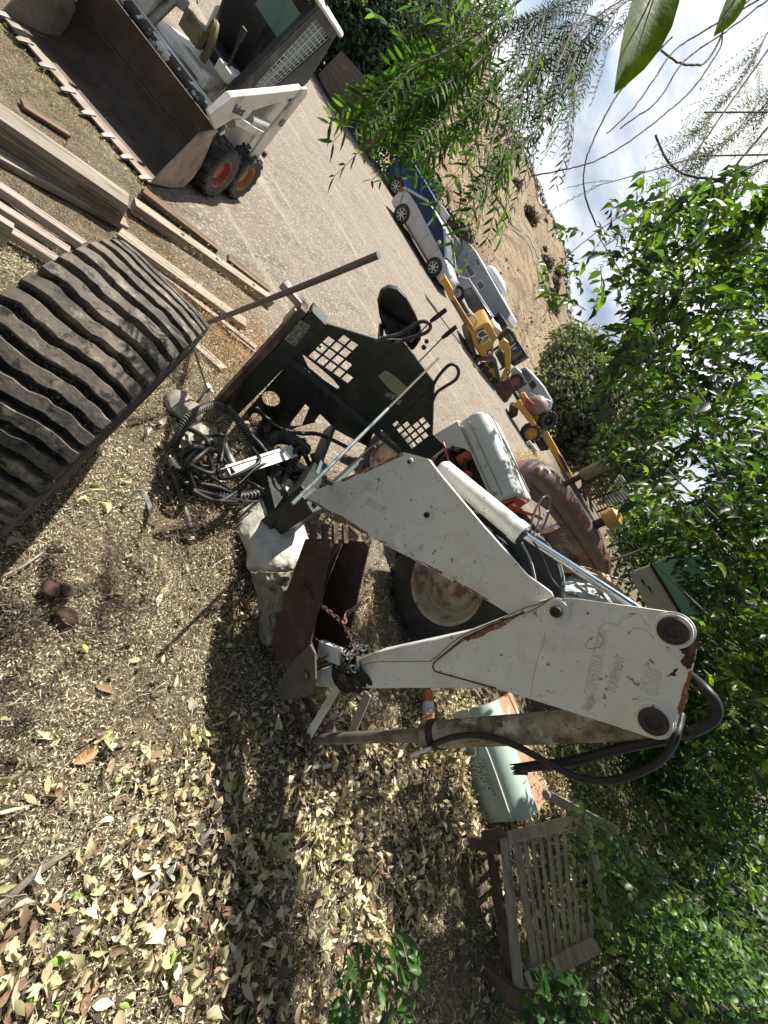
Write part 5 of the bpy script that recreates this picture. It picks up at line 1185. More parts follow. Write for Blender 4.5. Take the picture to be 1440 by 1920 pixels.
obj('decal', sheet(EP, pxs(EP, Z1([(800, 950), (835, 1000), (815, 1045), (780, 1000)]), .11), [], .105, .004), letter_black, ex_, smooth=0)
obj('decal', sheet(EP, pxs(EP, Z1([(795, 975), (820, 985), (815, 1015), (795, 1010)]), .12), [], .114, .004), letter_white, ex_, smooth=0)

# framed dark sign panel beyond the excavator
GPn = Plane((-2.6, 20.6, 0), 0)
sg = thing('framed_panel', 'black framed glazed cab roof with blue and white emblem beyond the yellow excavator', 'cab', (-2.4, 21, 0))
fo_ = Z1([(560, 300), (690, 180), (1065, 765), (855, 890), (700, 560)]); fi_ = Z1([(590, 330), (682, 235), (1020, 755), (865, 860), (720, 560)])
obj('frame', sheet(GPn, pxs(GPn, fo_), [pxs(GPn, fi_)], 0, 1.2), letter_black, sg, smooth=20)
trace(fi_, GPn, .02, 'back_glass', mat('green_dark_glass', (.05, .08, .075), .15), sg, off=-.3)
trace(Z1([(820, 470), (880, 430), (930, 540), (860, 590)]), GPn, .02, 'pane', teal_glass, sg, off=-.2)
trace(Z1([(850, 690), (900, 640), (950, 650), (960, 690), (900, 700), (860, 720)]), GPn, .01, 'emblem', mat('emblem_blue', (.04, .08, .25), .4), sg, off=-.15)
trace(Z1([(865, 690), (900, 655), (935, 655), (900, 680)]), GPn, .01, 'emblem_white', letter_white, sg, off=-.13)  # white part of the emblem
b = B()
for p in Z1([(850, 660), (865, 645), (880, 632), (905, 608)]): b.ball(GPn(*p, -.12), .045)
obj('marker_dots', b, letter_white, sg)
b = B()
for k in range(6):
    a, c = Z1([(870+22*k, 790-16*k)])[0], Z1([(890+24*k, 850-24*k)])[0]; b.tube([GPn(*a, -.14), GPn(*c, -.14)], .025, 4)
obj('vent_bars', b, mat('pale_green_bar', (.25, .32, .25), .5), sg)
b = B(); b.curve([GPn(*Z1([(680+32*math.cos(t), 335+42*math.sin(t))])[0], .0) for t in [2*math.pi*k/10 for k in range(11)]], .03, 6, 2); obj('steering_wheel', b, letter_black, sg)
b = B(); b.tube([(-3.2, 21.2, 0), (-3.2, 21.2, 1.2)], .06, 6); b.tube([(-1.9, 21.2, 0), (-1.9, 21.2, .9)], .06, 6); obj('support', b, black_metal, sg)

# silver pickup behind
PP = Plane((-1.2, 22.5, 0), 0)
pk = thing('silver_pickup', 'silver extended-cab pickup parked behind the yellow loader', 'pickup', (-.8, 23.3, 0))
silv2 = paint('pickup_silver', (.40, .42, .44), (.3, .3, .28))
trace(Z2([(200, 80), (260, 50), (340, 120), (420, 260), (470, 400), (760, 520), (720, 650), (600, 700), (470, 560), (330, 420), (200, 200)]), PP, 1.8, 'body', silv2, pk, bevel=.06)
trace(Z2([(300, 95), (400, 50), (500, 150), (640, 310), (760, 520), (470, 420)]), PP, 1.5, 'cab', silv2, pk, off=-.15, bevel=.08)
trace(Z2([(330, 110), (395, 85), (480, 200), (475, 235), (430, 262)]), PP, .03, 'front_window', mat('grey_window', (.12, .13, .14), .15), pk, off=-.12)
trace(Z2([(445, 290), (500, 232), (545, 300), (540, 320), (492, 365)]), PP, .03, 'rear_window', letter_black, pk, off=-.11)
c = PP(*Z2([(270, 260)])[0], .0); wheel((c.x, c.y, max(c.z, .4)), .42, .25, PP.n, pk, rubber, mat('teal_rust_rim', (.22, .14, .10), .6), lugs=0, world=True)
c = PP(*Z2([(640, 700)])[0], .0); wheel((c.x, c.y, .42), .42, .25, PP.n, pk, rubber, alloy, lugs=0, world=True)

# yellow loader
LP = Plane((0, 17.0, 0), 12)
yl = thing('yellow_loader', 'yellow loader tractor with long boom arms and tangled red hoses', 'loader', (.5, 17.6, 0))
trace(Z2([(215, 575), (325, 505), (365, 580), (490, 740), (550, 850), (480, 855), (300, 625)]), LP, .25, 'boom_arm', yel, yl, off=.3, bevel=.02)
trace(Z2([(330, 430), (385, 405), (530, 640), (780, 1080), (1050, 1560), (1000, 1580), (700, 1130), (610, 980), (450, 700)]), LP, .3, 'boom_arm', yel, yl, off=-.1, bevel=.02)
trace(Z2([(480, 840), (560, 830), (640, 980), (720, 1180), (600, 1200), (480, 1000)]), LP, .8, 'chassis', mat('dark_chassis', (.02, .02, .03), .6), yl, off=-.2, bevel=.03)
b = B()
for k in range(6): a = LP(*Z2([(360+18*k, 470+16*k)])[0], .15); b.curve([a, a+Vector((.1, -.05, .12)), a+Vector((.22, 0, .0)), a+Vector((.3, .05, -.15))], .03, 6, 4)
obj('hydraulic_hoses', b, mat('red_brown_hose', (.28, .07, .04), .5), yl)
b = B(); b.ball(LP(*Z2([(555, 580)])[0], -.3), .42, 1, 1, 1, n=18); obj('round_tank', b, mat('rusted_tank', (.25, .17, .14), .5), yl, smooth=80)
c = LP(*Z2([(470, 950)])[0], .1); wheel(c, .42, .3, LP.n, yl, tyre_blk, yel, lugs=14, world=True)
c = LP(*Z2([(680, 770)])[0], -.3); wheel(c, .40, .4, LP.n+Vector((.4, 0, .5)), yl, tyre_blk, black_metal, lugs=16, world=True)
trace(Z2([(180, 580), (240, 560), (300, 650), (290, 720), (210, 760), (170, 700)]), LP, .6, 'rusty_coupler', rust_metal, yl, off=.2, bevel=.03)
trace(Z2([(820, 1200), (900, 1280), (1000, 1480), (940, 1480)]), LP, .3, 'roller_chain_case', rust_metal, yl, off=.05)
# straw heap on the yard edge and trailer hitch
b = B(); c = gp(990, 862, 0)
hh = trace(Z2([(405, 1080), (455, 1055), (560, 1190), (520, 1200), (470, 1120), (430, 1110)]), Plane((1.6, 14, 0), 10), .1, 'trailer_hitch', mat('pale_hitch_steel', (.5, .48, .44), .5), None, bevel=.01); tag(hh, 'pale steel trailer hitch in front of the brown tractor nose', 'hitch'); b.bm.free()

# sheds, ladders and odd white structures to the right
WP = Plane((6.5, 15, 0), -8)
ws = thing('white_shed', 'small white gabled shed end under the dense tree', 'shed', (6.8, 16, 0))
trace(Z4([(345, 270), (450, 120), (550, 280), (545, 400), (400, 400), (370, 360)]), WP, 2.0, 'wall', mat('white_wall', (.62, .64, .66), .6), ws)
b = B(); b.tube([WP(*p, .1) for p in Z4([(345, 275), (450, 120), (555, 285)])], .06, 6); obj('roof_edge', b, mat('grey_roof', (.25, .26, .27), .6), ws)
ld = thing('ladder_rack', 'rusty ladder-like rack standing behind the brown tractor', 'rack', (5, 13, 0))
LPn = Plane((5, 13, 0), 0); b = B()
a0, a1 = Z4([(190, 200)])[0], Z4([(420, 120)])[0]; c0_, c1_ = Z4([(330, 440)])[0], Z4([(600, 330)])[0]
for k in range(4):
    t = k/3; b.tube([LPn(a0[0]*(1-t)+c0_[0]*t, a0[1]*(1-t)+c0_[1]*t), LPn(a1[0]*(1-t)+c1_[0]*t, a1[1]*(1-t)+c1_[1]*t)], .035, 5)
for k in range(14):
    t = k/13; b.tube([LPn(a0[0]*(1-t)+a1[0]*t, a0[1]*(1-t)+a1[1]*t), LPn(c0_[0]*(1-t)+c1_[0]*t, c0_[1]*(1-t)+c1_[1]*t)], .02, 4)
obj('rack_frame', b, rust_metal, ld)
wc = thing('white_machine', 'white boxy machine frame under leaves beside the iron wheel', 'machine', (5, 11, 0)); WQ = Plane((5, 11, 0), -10)
trace(Z4([(345, 490), (520, 400), (570, 480), (400, 560)]), WQ, .5, 'frame', mat('pale_frame', (.55, .56, .55), .5), wc, bevel=.02)
trace(Z4([(385, 490), (430, 470), (465, 520), (420, 540)]), WQ, .1, 'opening', letter_black, wc, off=.03)
b = B()
for p, q_ in (((360, 330), (560, 600)), ((350, 600), (600, 480)), ((470, 560), (400, 380))): b.tube([WQ(*Z4([p])[0], .1), WQ(*Z4([q_])[0], .1)], .04, 5)
b.ball(WQ(*Z4([(530, 500)])[0], .1), .22, n=14); obj('tubes', b, mat('pale_frame', (.55, .56, .55), .5), wc)
iw = thing('iron_wheel', 'grey spoked iron wheel standing behind the brown tractor fender', 'wheel', (4.2, 8, 0)); c = dp(1172, 1042, 7.0)
ax = (CAM-c).normalized(); ax = Vector((ax.x+1.6, ax.y*.5, 0)).normalized(); a_ = ax.orthogonal().normalized(); b_ = ax.cross(a_); b = B()
b.tube([c+(a_*math.cos(t)+b_*math.sin(t))*.36 for t in [2*math.pi*k/36 for k in range(37)]], .018, 6, cap=False)
for k in range(8): t = 2*math.pi*k/8; b.tube([c, c+(a_*math.cos(t)+b_*math.sin(t))*.35], .010, 5)
b.lathe([(-.08, .06), (.08, .06)], c, ax, 12); b.tube([c, (c.x, c.y, 0)], .03, 6); obj('rim', b, bare_steel, iw)
# pale van with teal windows
QP = Plane((4.6, 7.4, 0), -22)
va = thing('pale_van', 'old white van with teal green windows smothered by branches', 'van', (5.2, 8.2, 0))
trace(Z4([(500, 770), (640, 720), (850, 1050), (930, 1200), (800, 1260), (640, 1040)]), QP, 1.4, 'body', mat('chalky_white_paint', (.60, .58, .54), .5, var=[((.5, .36, .28), 3, .55, .7)]), va, bevel=.03)
trace(Z4([(645, 715), (760, 660), (1000, 650), (1150, 990), (1120, 1060), (860, 1060)]), QP, 1.4, 'window_band', mat('teal_window', (.22, .48, .40), .25), va, off=-.03, bevel=.02)
trace(Z4([(640, 715), (655, 708), (865, 1050), (850, 1055)]), QP, .06, 'window_seal', letter_black, va, off=.02)
for p in ((575, 810), (620, 855)): trace(Z4([p, (p[0]+22, p[1]+8), (p[0]+45, p[1]+65), (p[0]+25, p[1]+40)]), QP, .02, 'vent', letter_black, va, off=.01)

# timber wall and gate leaning at the far left
FP = Plane((-17, 18.5, 0), 35)
fw = thing('board_fence', 'dark weathered board fence behind the yard beneath the trees', 'fence', (-16.5, 18.5, 0))
for k, pts in enumerate(([(596, 140), (640, 95), (690, 150), (672, 215), (650, 245)], [(650, 245), (672, 215), (700, 180), (735, 215), (695, 290)])):
    trace(pts, FP, .08, 'boards', mat('old_fence_boards', (.12, .09, .065), .9, var=[((.2, .155, .12), 2, .45, .65)], wscale=(1, 1, 8)), fw, off=-.3*k)
b = B(); b.beam(FP(665, 285, .3)*1.0, FP(745, 235, .3), .12, .3); b.beam(FP(660, 270, .2), FP(730, 215, .2), .1, .2); obj('rail', b, w_dark, fw)

# ================================================================== WOODEN BENCH
KP = Plane((2.50, 2.27, .3), -40, 0)
bn = thing('wooden_bench', 'weathered slatted wooden bench overgrown by vines at the edge of the leaf litter', 'bench', (2.9, 2.1, 0))
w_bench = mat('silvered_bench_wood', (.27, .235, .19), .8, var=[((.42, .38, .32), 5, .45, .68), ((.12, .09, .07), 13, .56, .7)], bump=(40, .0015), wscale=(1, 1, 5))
w_bdark = mat('dark_bench_wood', (.085, .052, .036), .7, var=[((.17, .115, .08), 5, .45, .68)], bump=(40, .0015))  # darker brown wood for legs, seat and armrest end
def bb_(p, q, w_, h_, name, m=w_bench, off=0, off2=None, bev=.006):
    b = B(); b.beam(KP(*p, off), KP(*q, off if off2 is None else off2), h_, w_, up=KP.n if False else (KP(*q, off)-KP(*p, off)).cross(KP.n)); return obj(name, b, m, bn, bevel=bev)
bb_((936, 1576), (1102, 1534), .075, .04, 'stile', off=.02)
bb_((990, 1838), (1118, 1770), .075, .04, 'stile', off=.02)
bb_((945, 1566), (975, 1880), .055, .05, 'bottom_rail', w_bench, off=.03)
bb_((1098, 1530), (1140, 1740), .05, .05, 'top_rail', w_bench, off=.03)
n = 10
for k in range(n):
    t = (k+.6)/n; w_ = .052 if k == 0 else .026
    p = (958+t*150, 1571-t*38); q = (1002+t*112, 1845-t*66)
    bb_(p, q, w_, .014, 'slat', off=.0, bev=.003)
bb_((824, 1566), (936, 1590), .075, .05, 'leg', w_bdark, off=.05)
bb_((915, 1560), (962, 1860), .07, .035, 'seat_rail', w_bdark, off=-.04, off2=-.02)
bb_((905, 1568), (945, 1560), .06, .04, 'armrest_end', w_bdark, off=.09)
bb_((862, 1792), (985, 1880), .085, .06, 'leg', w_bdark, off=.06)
b = B(); a = KP(1026, 1490, -.40); c = KP(1160, 1562, -.35); b.beam(a, c, .03, .07); b.lathe([(0, .035), (.03, .035)], a, KP.n, 16); obj('armrest', b, w_bench, bn, bevel=.006)
b = B()
for k in range(9):
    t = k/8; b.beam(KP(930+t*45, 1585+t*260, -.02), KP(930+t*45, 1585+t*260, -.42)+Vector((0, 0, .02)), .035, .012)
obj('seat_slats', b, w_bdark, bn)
b = B()
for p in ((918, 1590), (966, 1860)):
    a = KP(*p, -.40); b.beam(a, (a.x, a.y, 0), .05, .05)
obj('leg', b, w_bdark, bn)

# ================================================================== WHITE SACK, ANGLE BAR AND HOSE BUNDLE
def drape(name, rows, m, label, cat, crease=.012, seed=3, th=.003, origin=None, zs=1.0):
    """rows of (px, py, height above ground): a cloth resting over junk"""
    random.seed(seed); G_ = [[gp(p[0], p[1], p[2]*zs) for p in r] for r in rows]; nr, nc = len(G_), len(G_[0]); S = 14; b = B(); vs = {}; from mathutils import noise as mn
    def cat_(a, b_, c, d, t): return .5*((2*b_)+(c-a)*t+(2*a-5*b_+4*c-d)*t*t+(3*b_-a-3*c+d)*t**3)
    def row(r, u):
        k = min(int(u), nc-2); t = u-k; f = lambda i: G_[r][max(0, min(nc-1, i))]; return cat_(f(k-1), f(k), f(k+1), f(k+2), t)
    R = (nr-1)*S+1; C_ = (nc-1)*S+1
    for i in range(R):
        v = i/S; k = min(int(v), nr-2); t = v-k
        for j in range(C_):
            u = j/S; f = lambda q: row(max(0, min(nr-1, q)), u); p = cat_(f(k-1), f(k), f(k+1), f(k+2), t)
            q = p*7.0; r1 = 1-abs(mn.noise(q))*2.6; r2 = 1-abs(mn.noise(q*2.7+Vector((3, 1, 7))))*2.6; r3 = mn.noise(q*7)
            p = p+(CAM-p).normalized()*crease*(1.5*max(r1, -.4)+.7*max(r2, -.3)+.22*r3)+Vector((r2, -r1, 0))*crease*.35
            vs[i, j] = b.bm.verts.new(p)
    for i in range(R-1):
        for j in range(C_-1): b.bm.faces.new((vs[i, j], vs[i+1, j], vs[i+1, j+1], vs[i, j+1]))
    o = obj(name, b, m, None, smooth=50, origin=origin or G_[0][0]); md = o.modifiers.new('s', 'SOLIDIFY'); md.thickness = th; md.offset = -1
    return tag(o, label, cat)
sack = mat('dirty_white_sack', (.56, .55, .52), .45, var=[((.40, .36, .29), 5, .44, .64), ((.20, .16, .11), 7, .56, .70), ((.08, .065, .05), 40, .64, .70)], bump=(45, .006))
drape('white_sack', [[(545, 898, .30), (560, 935, .38), (570, 985, .44), (586, 1035, .46), (574, 1068, .36)],
                     [(522, 900, .34), (534, 950, .46), (552, 1000, .50), (560, 1050, .50), (552, 1074, .38)],
                     [(495, 925, .26), (505, 970, .38), (515, 1020, .44), (525, 1060, .42), (525, 1075, .3)],
                     [(462, 948, .12), (468, 990, .24), (478, 1030, .30), (490, 1062, .30), (495, 1074, .2)],
                     [(445, 960, .03), (448, 1000, .10), (462, 1035, .14), (462, 1060, .16), (470, 1072, .1)]], sack, 'crumpled dirty white plastic sack draped over junk beside the white arm', 'sack', .008, 3, zs=.62)
drape('stained_sack', [[(572, 1060, .34), (566, 1110, .24), (545, 1160, .12), (520, 1200, .03)], [(545, 1070, .36), (535, 1120, .26), (520, 1170, .14), (506, 1210, .02)], [(510, 1072, .28), (508, 1120, .18), (500, 1170, .08), (492, 1205, .01)], [(470, 1072, .12), (480, 1110, .06), (485, 1150, .03), (486, 1190, .0)]],
      mat('brown_stained_sack', (.26, .23, .18), .85, var=[((.45, .42, .36), 5, .52, .66), ((.09, .07, .05), 12, .5, .66)], bump=(60, .003)), 'brown-stained lower flap of sacking hanging below the white sack', 'sack', .02, 5)
drape('plastic_scrap', [[(335, 838, .12), (372, 845, .10), (405, 862, .06)], [(345, 815, .16), (380, 815, .2), (410, 828, .14)], [(360, 795, .12), (385, 790, .18), (405, 800, .12)]], mat('grey_plastic_scrap', (.30, .285, .26), .6, var=[((.2, .17, .13), 8, .5, .68)]), 'shredded grey plastic sheet tangled in the hose bundle', 'plastic', .02, 9)
drape('paper_scrap', [[(386, 1075, .01), (405, 1060, .02), (430, 1040, .03)], [(392, 1070, .03), (412, 1052, .05), (434, 1046, .03)]], mat('white_scrap', (.62, .60, .55), .7), 'thin torn white strip on the litter below the sack', 'scrap', .006, 2)
drape('curved_strip', [[(240, 932, .04), (255, 918, .12), (272, 922, .14), (284, 945, .09), (288, 962, .04)], [(246, 936, .04), (258, 924, .11), (268, 930, .12), (276, 948, .08), (280, 964, .04)]], mat('white_scrap', (.62, .60, .55), .7), 'arched pale strip of bark sticking out of the straw litter', 'strip', .002, 2)
b = B(); a = gp(428, 885, .22); c = gp(552, 845, .40); b.beam(a, c, .10, .008); b.beam(a+Vector((-.03, -.035, -.04)), c+Vector((-.03, -.035, -.04)), .008, .08)
tag(obj('angle_bar', b, mat('dusty_light_steel', (.42, .42, .40), .5, .3, var=[((.25, .22, .18), 6, .5, .68), ((.08, .06, .045), 4, .60, .66)]), origin=a, bevel=.002), 'light grey steel angle bar lying across the black hose bundle', 'bar')
def ghose(pts, r, m, name, label, wrap=False, cor=False):
    P = spline([gp(*p) for p in pts], 14 if (wrap or cor) else 8)
    rs = [r*(1.18 if (i % 3 == 0) else .92) for i in range(len(P))] if cor else [r]*len(P)
    b = B(); b.tube(P, rs, 10); o = obj(name, b, m, None, smooth=60, origin=P[0]); tag(o, label, 'hose', 'loose hydraulic hoses heaped on the ground')
    if wrap:
        b = B(); prev = None
        for i in range(len(P)-1):
            d = (P[i+1]-P[i]).normalized(); a = d.orthogonal().normalized() if prev is None else (prev-d*prev.dot(d)).normalized(); prev = a; bb2 = d.cross(a)
            if i % 2: continue
            rg = []
            for (t0) in (0, .55):
                rg.append([P[i].lerp(P[i+1], t0)+(a*math.cos(2*math.pi*k/10)+bb2*math.sin(2*math.pi*k/10))*(r*(1.14-.05*(k > 5)))+d*(r*.8*math.sin(2*math.pi*k/10)) for k in range(11)])
            b.loft(rg, cap=False, closed=False)
        w__ = obj('spiral_wrap', b, mat('worn_spiral_wrap', (.10, .10, .095), .45, var=[((.35, .34, .31), 5, .5, .68)]), o, smooth=40); md = w__.modifiers.new('s', 'SOLIDIFY'); md.thickness = .003
    return o
ghose([(432, 775, .18), (405, 760, .26), (375, 768, .28), (348, 790, .24), (335, 818, .16), (322, 835, .06)], .026, hose_rubber, 'wrapped_hose', 'spiral-wrapped hose arching near the foot of the black post', wrap=True)
ghose([(425, 762, .26), (448, 790, .27), (470, 822, .26), (492, 855, .24), (515, 880, .2)], .026, hose_rubber, 'wrapped_hose', 'dark spiral-wrapped hose running from the post towards the angle bar', wrap=True)
ghose([(318, 862, .05), (335, 885, .08), (370, 908, .10), (410, 925, .12), (455, 930, .14), (500, 918, .18), (535, 890, .24), (560, 850, .30), (568, 825, .34)], .028, hose_rubber, 'wrapped_hose', 'long wrapped hose looping below the light steel angle bar', wrap=True)
ghose([(505, 828, .34), (520, 820, .38), (540, 822, .40), (558, 832, .38), (575, 845, .34)], .046, black_metal, 'corrugated_hose', 'thick ribbed black hose behind the angle bar', cor=True)
ghose([(590, 895, .30), (575, 860, .40), (560, 840, .42), (545, 860, .36), (530, 900, .25), (505, 930, .14)], .019, hose_rubber, 'plain_hose', 'thin black hose looping over the end of the angle bar')
ghose([(480, 765, .30), (520, 800, .34), (560, 812, .40), (600, 815, .46), (650, 838, .5)], .017, hose_rubber, 'plain_hose', 'thin black hose below the round hole of the stand')
ghose([(470, 815, .3), (500, 850, .3), (510, 890, .24), (480, 930, .12), (430, 945, .06), (370, 930, .04)], .018, hose_rubber, 'plain_hose', 'thin dusty hose half buried under the wrapped hose loop')
ghose([(555, 1000, .10), (570, 960, .28), (590, 930, .35), (596, 890, .40), (585, 850, .45)], .018, hose_rubber, 'plain_hose', 'thin black hose standing beside the tip of the white arm')
for i, (p, q, r, lb) in enumerate((((316, 855, .06), (358, 990, .02), .017, 'grey conduit lying in the litter left of the hose loop'), ((300, 880, .03), (330, 960, .01), .010, 'thin grey conduit beside the thicker one in the litter'), ((410, 815, .22), (436, 870, .2), .028, 'olive grey pipe stub pointing at the angle bar'), ((330, 905, .02), (425, 880, .10), .012, 'dull grey rod across the hose loop'))):
    b = B(); b.tube([gp(*p), gp(*q)], r, 12); tag(obj('conduit', b, mat('grey_conduit', (.22, .21, .18), .5, .3, var=[((.12, .1, .08), 9, .5, .7)]), origin=gp(*q)), lb, 'pipe')
b = B(); tn = random.Random(3)
for k in range(16):
    x, y = tn.uniform(460, 575), tn.uniform(950, 1060); z = .07+.23*(x-455)/120; a = gp(x, y, z+.015); b.tube(spline([a, a+Vector((tn.uniform(-.06, .06), tn.uniform(-.06, .06), .01)), a+Vector((tn.uniform(-.14, .14), tn.uniform(-.14, .14), -.01))], 4), .0016, 4, cap=False)
tag(obj('dry_stems', b, mat('stem_brown', (.10, .07, .045), .8), origin=gp(520, 1000, .3)), 'thin dry vine stems clinging to the crumpled white sack', 'stems', kind='stuff')
# tangle of thinner hoses and cables around the foot of the stand
tn = random.Random(12)
for i in range(16):
    x, y = tn.uniform(330, 560), tn.uniform(800, 930); pts = []
    for k in range(5):
        pts.append((x, y, tn.uniform(.05, .34))); x += tn.uniform(-60, 75); y += tn.uniform(-45, 45); x = min(max(x, 318), 590); y = min(max(y, 770), 940)
    ghose(pts, tn.choice([.007, .010, .013, .016]), tn.choice([hose_rubber, letter_black, black_metal]), 'tangled_cable', 'dirty black cable in the knotted tangle at the foot of the lever stand')
for o in [q for q in bpy.data.objects if q.name.startswith('tangled_cable')]: o['group'] = 'cables knotted at the foot of the lever stand'; o['category'] = 'cable'
# stone and brown clods
def rock(px, py, r, m, label, name, cat, sq=.6):
    b = B(); random.seed(int(px)); c = gp(px, py, r*sq*.5+(.03 if r < .1 else 0)); b.ball(c, r, 1.2, .9, sq, n=12, jit=.16); tag(obj(name, b, m, origin=(c.x, c.y, 0), smooth=30, bevel=.004), label, cat)
rock(345, 765, .12, mat('grey_rock', (.20, .17, .145), .9, var=[((.38, .33, .27), 6, .45, .65)], bump=(14, .01)), 'grey rock beside the clamp rod under the edge of the huge tyre', 'rock', 'rock')
clod = mat('brown_clod', (.07, .038, .026), .85, bump=(30, .006))
rock(125, 1156, .042, clod, 'largest brown clod lying alone on the straw litter', 'clod', 'clod', .7); rock(95, 1106, .036, clod, 'brown clod farthest from the hoses in the straw litter', 'clod', 'clod', .7); rock(124, 1108, .03, clod, 'small dark clod touching a curled dry leaf', 'clod', 'clod', .7)
def stick(p, q, r, label, m=None):
    b = B(); a, c = gp(*p), gp(*q); mid = a.lerp(c, .5)+Vector((random.uniform(-.03, .03), random.uniform(-.03, .03), .01)); b.tube(spline([a, mid, c], 6), r, 7); tag(obj('twig', b, m or bark, origin=a), label, 'twig', 'fallen twigs on the leaf litter')
random.seed(4)
stick((0, 1700, .03), (150, 1580, .03), .013, 'thick brown stick at the corner of the leaf litter'); stick((225, 1725, .02), (430, 1525, .03), .011, 'long grey stick crossing the lit edge of the litter', mat('grey_stick', (.2, .19, .18), .8))
stick((252, 1575, .05), (258, 1690, .02), .004, 'thin pale twig standing beside the long grey stick'); stick((395, 1462, .05), (408, 1600, .02), .004, 'thin dark twig near the shadow edge of the litter')
stick((0, 1082, .03), (82, 1035, .03), .005, 'straight pale twig beside the brown clods', w_pale); stick((905, 1480, .05), (925, 1500, .12), .012, 'pale broken root by the green engine hood', w_pale)
stick((325, 1010, .03), (430, 1195, .02), .003, 'thin dry stem lying toward the white sack', w_pale); stick((1180, 1790, .5), (1040, 1905, .4), .012, 'bare grey branch crossing the lower end of the bench')

# ================================================================== LITTER AND PLANTS
litter_m = mat('litter', (.3, .2, .1), .85, attr=True, trans=.12)
leaf_m = mat('green_leaves', (.1, .2, .05), .42, attr=True, trans=.42, spec=.4)
def litter(name, n, xr, yr, lmin, lmax, ar, cols, wts, lift, spread, tmpl, tris, label, cat, dens=None, curl=1.6, m=None):
    x = rng.uniform(*xr, n*3); y = rng.uniform(*yr, n*3); keep = np.ones(len(x), bool) if dens is None else rng.random(len(x)) < dens(x, y)
    x, y = x[keep][:n], y[keep][:n]; n = len(x); z = np.array([ground_z(a, b_) for a, b_ in zip(x, y)])+lift*rng.random(n)**1.5+.002
    a, s, nm = frames(n, (0, 0, 1), spread); L_ = lmin+(lmax-lmin)*rng.random(n)**1.8
    me = leaves_mesh(name, np.stack([x, y, z], 1), a, s, nm, L_, L_*ar*(.7+.6*rng.random(n)), pal(n, cols, wts, .18), tmpl, tris, curl=rng.normal(.4, curl, n))
    return tag(obj(name, me, m or litter_m, smooth=0), label, cat, kind='stuff')
TAN = [(.56, .48, .31), (.40, .30, .19), (.22, .14, .09), (.46, .44, .23), (.66, .60, .45), (.07, .05, .035), (.24, .36, .08)]
sm = lambda v, a, b_: np.clip((v-a)/(b_-a), 0, 1)
patch = lambda x, y: np.clip(.75+.9*np.sin(x*5.1+y*3.3+np.sin(y*4))*np.sin(y*6.3-x*2.7), .22, 1)
edge = lambda x, y: (1-sm(y-.10*x, 2.5, 3.5))
litter('dry_leaves', 38000, (-1.8, 4.2), (-.6, 3.9), .020, .085, .52, TAN, [5, 4, 4, 3, 3, 4, .3], .055, .8, LEAF, LEAF_T, 'deep carpet of dry tan and yellowish fallen leaves in the foreground', 'leaf litter', curl=1.5, dens=lambda x, y: edge(x, y)*(.035+.95*sm(x+.45*(1-y), .30, .95))*(1-.9*sm(x-.55*y, 1.0, 1.5)*(y > .9)*(y < 2.7)*(x > 2.25))*patch(x, y))  # leaves thinned by the bench so dark earth stands in for deep shade
litter('straw_crumbs', 240000, (-2.6, 2.6), (-.4, 4.2), .003, .022, .30, [(.64, .57, .41), (.46, .38, .26), (.76, .71, .55), (.09, .065, .045), (.46, .45, .26)], [5, 4, 3, 4, 2], .030, .75, NARROW, NARROW_T, 'fine straw, husks and broken dry stems covering the near ground', 'straw', lambda x, y: (1-sm(y+.25*np.abs(x+.8), 2.6, 3.8))*(.95-.55*sm(x, .6, 2))*patch(x+.7, y*1.3))
litter('chaff', 120000, (-2.6, 4.0), (-.6, 4.0), .012, .075, .035, [(.60, .53, .40), (.36, .28, .19), (.14, .10, .07)], [3, 3, 2], .06, .9, NARROW, NARROW_T, 'thin dry stems tangled through the leaf litter', 'stems', lambda x, y: edge(x, y))
litter('orange_weeds', 16000, (-3.4, -1.3), (2.3, 4.2), .01, .045, .16, [(.42, .22, .09), (.55, .34, .16), (.30, .14, .06)], [3, 2, 2], .09, 1.0, NARROW, NARROW_T, 'orange brown dried weeds growing through the lumber', 'weeds', lambda x, y: .8*np.exp(-((x+2.1)**2+(y-3.0)**2)/.5))
litter('yard_grass', 9000, (-5.2, -2.4), (2.2, 4.6), .02, .06, .08, [(.30, .30, .12), (.45, .38, .2)], [2, 2], .03, .9, NARROW, NARROW_T, 'sparse dry grass between the lumber and the gravel', 'grass', lambda x, y: .6*np.exp(-((y-2.9-.45*(x+3.9))**2)/.06))
litter('straw_heap', 9000, (.4, 3.2), (12.5, 17), .04, .16, .12, [(.55, .36, .17), (.5, .42, .26)], [2, 2], .35, .9, NARROW, NARROW_T, 'patch of orange straw on the yard near the brown tractor nose', 'straw', lambda x, y: .8*np.exp(-((x-1.0-.15*(y-12))**2)/.25))
litter('hood_litter', 2600, (2.55, 3.35), (2.75, 3.4), .012, .05, .3, TAN, [5, 4, 2, 4, 2, 2, 0], .05, .7, LEAF, LEAF_T, 'drift of dry leaf bits lying on the green engine hood', 'leaf litter', None) .location.z = .40
litter('mound_litter', 24000, (-1.0, .85), (1.3, 2.7), .008, .035, .3, [(.22, .16, .10), (.14, .10, .065), (.40, .33, .21), (.05, .035, .025)], [3, 3, 2, 2], .09, .9, NARROW, NARROW_T, 'dark mulch of husks heaped under the hoses and sack', 'mulch', lambda x, y: .9*np.exp(-((x+.1)**2/.45+(y-1.95)**2/.16)))
GRN = [(.036, .078, .018), (.06, .115, .024), (.024, .052, .016), (.12, .18, .04), (.17, .20, .08)]
litter('ground_cover', 46000, (2.6, 15), (1.0, 16), .03, .085, .55, GRN+[(.42, .38, .22)], [4, 4, 3, 2, 2, 2], .16, .7, LEAF, LEAF_T, 'low green creeping ground cover beyond the bench and engine hood', 'ground cover', lambda x, y: sm(x-.10*y, 2.7, 3.5)*np.clip(1.25-.07*(x+y-3), .28, 1), m=leaf_m)
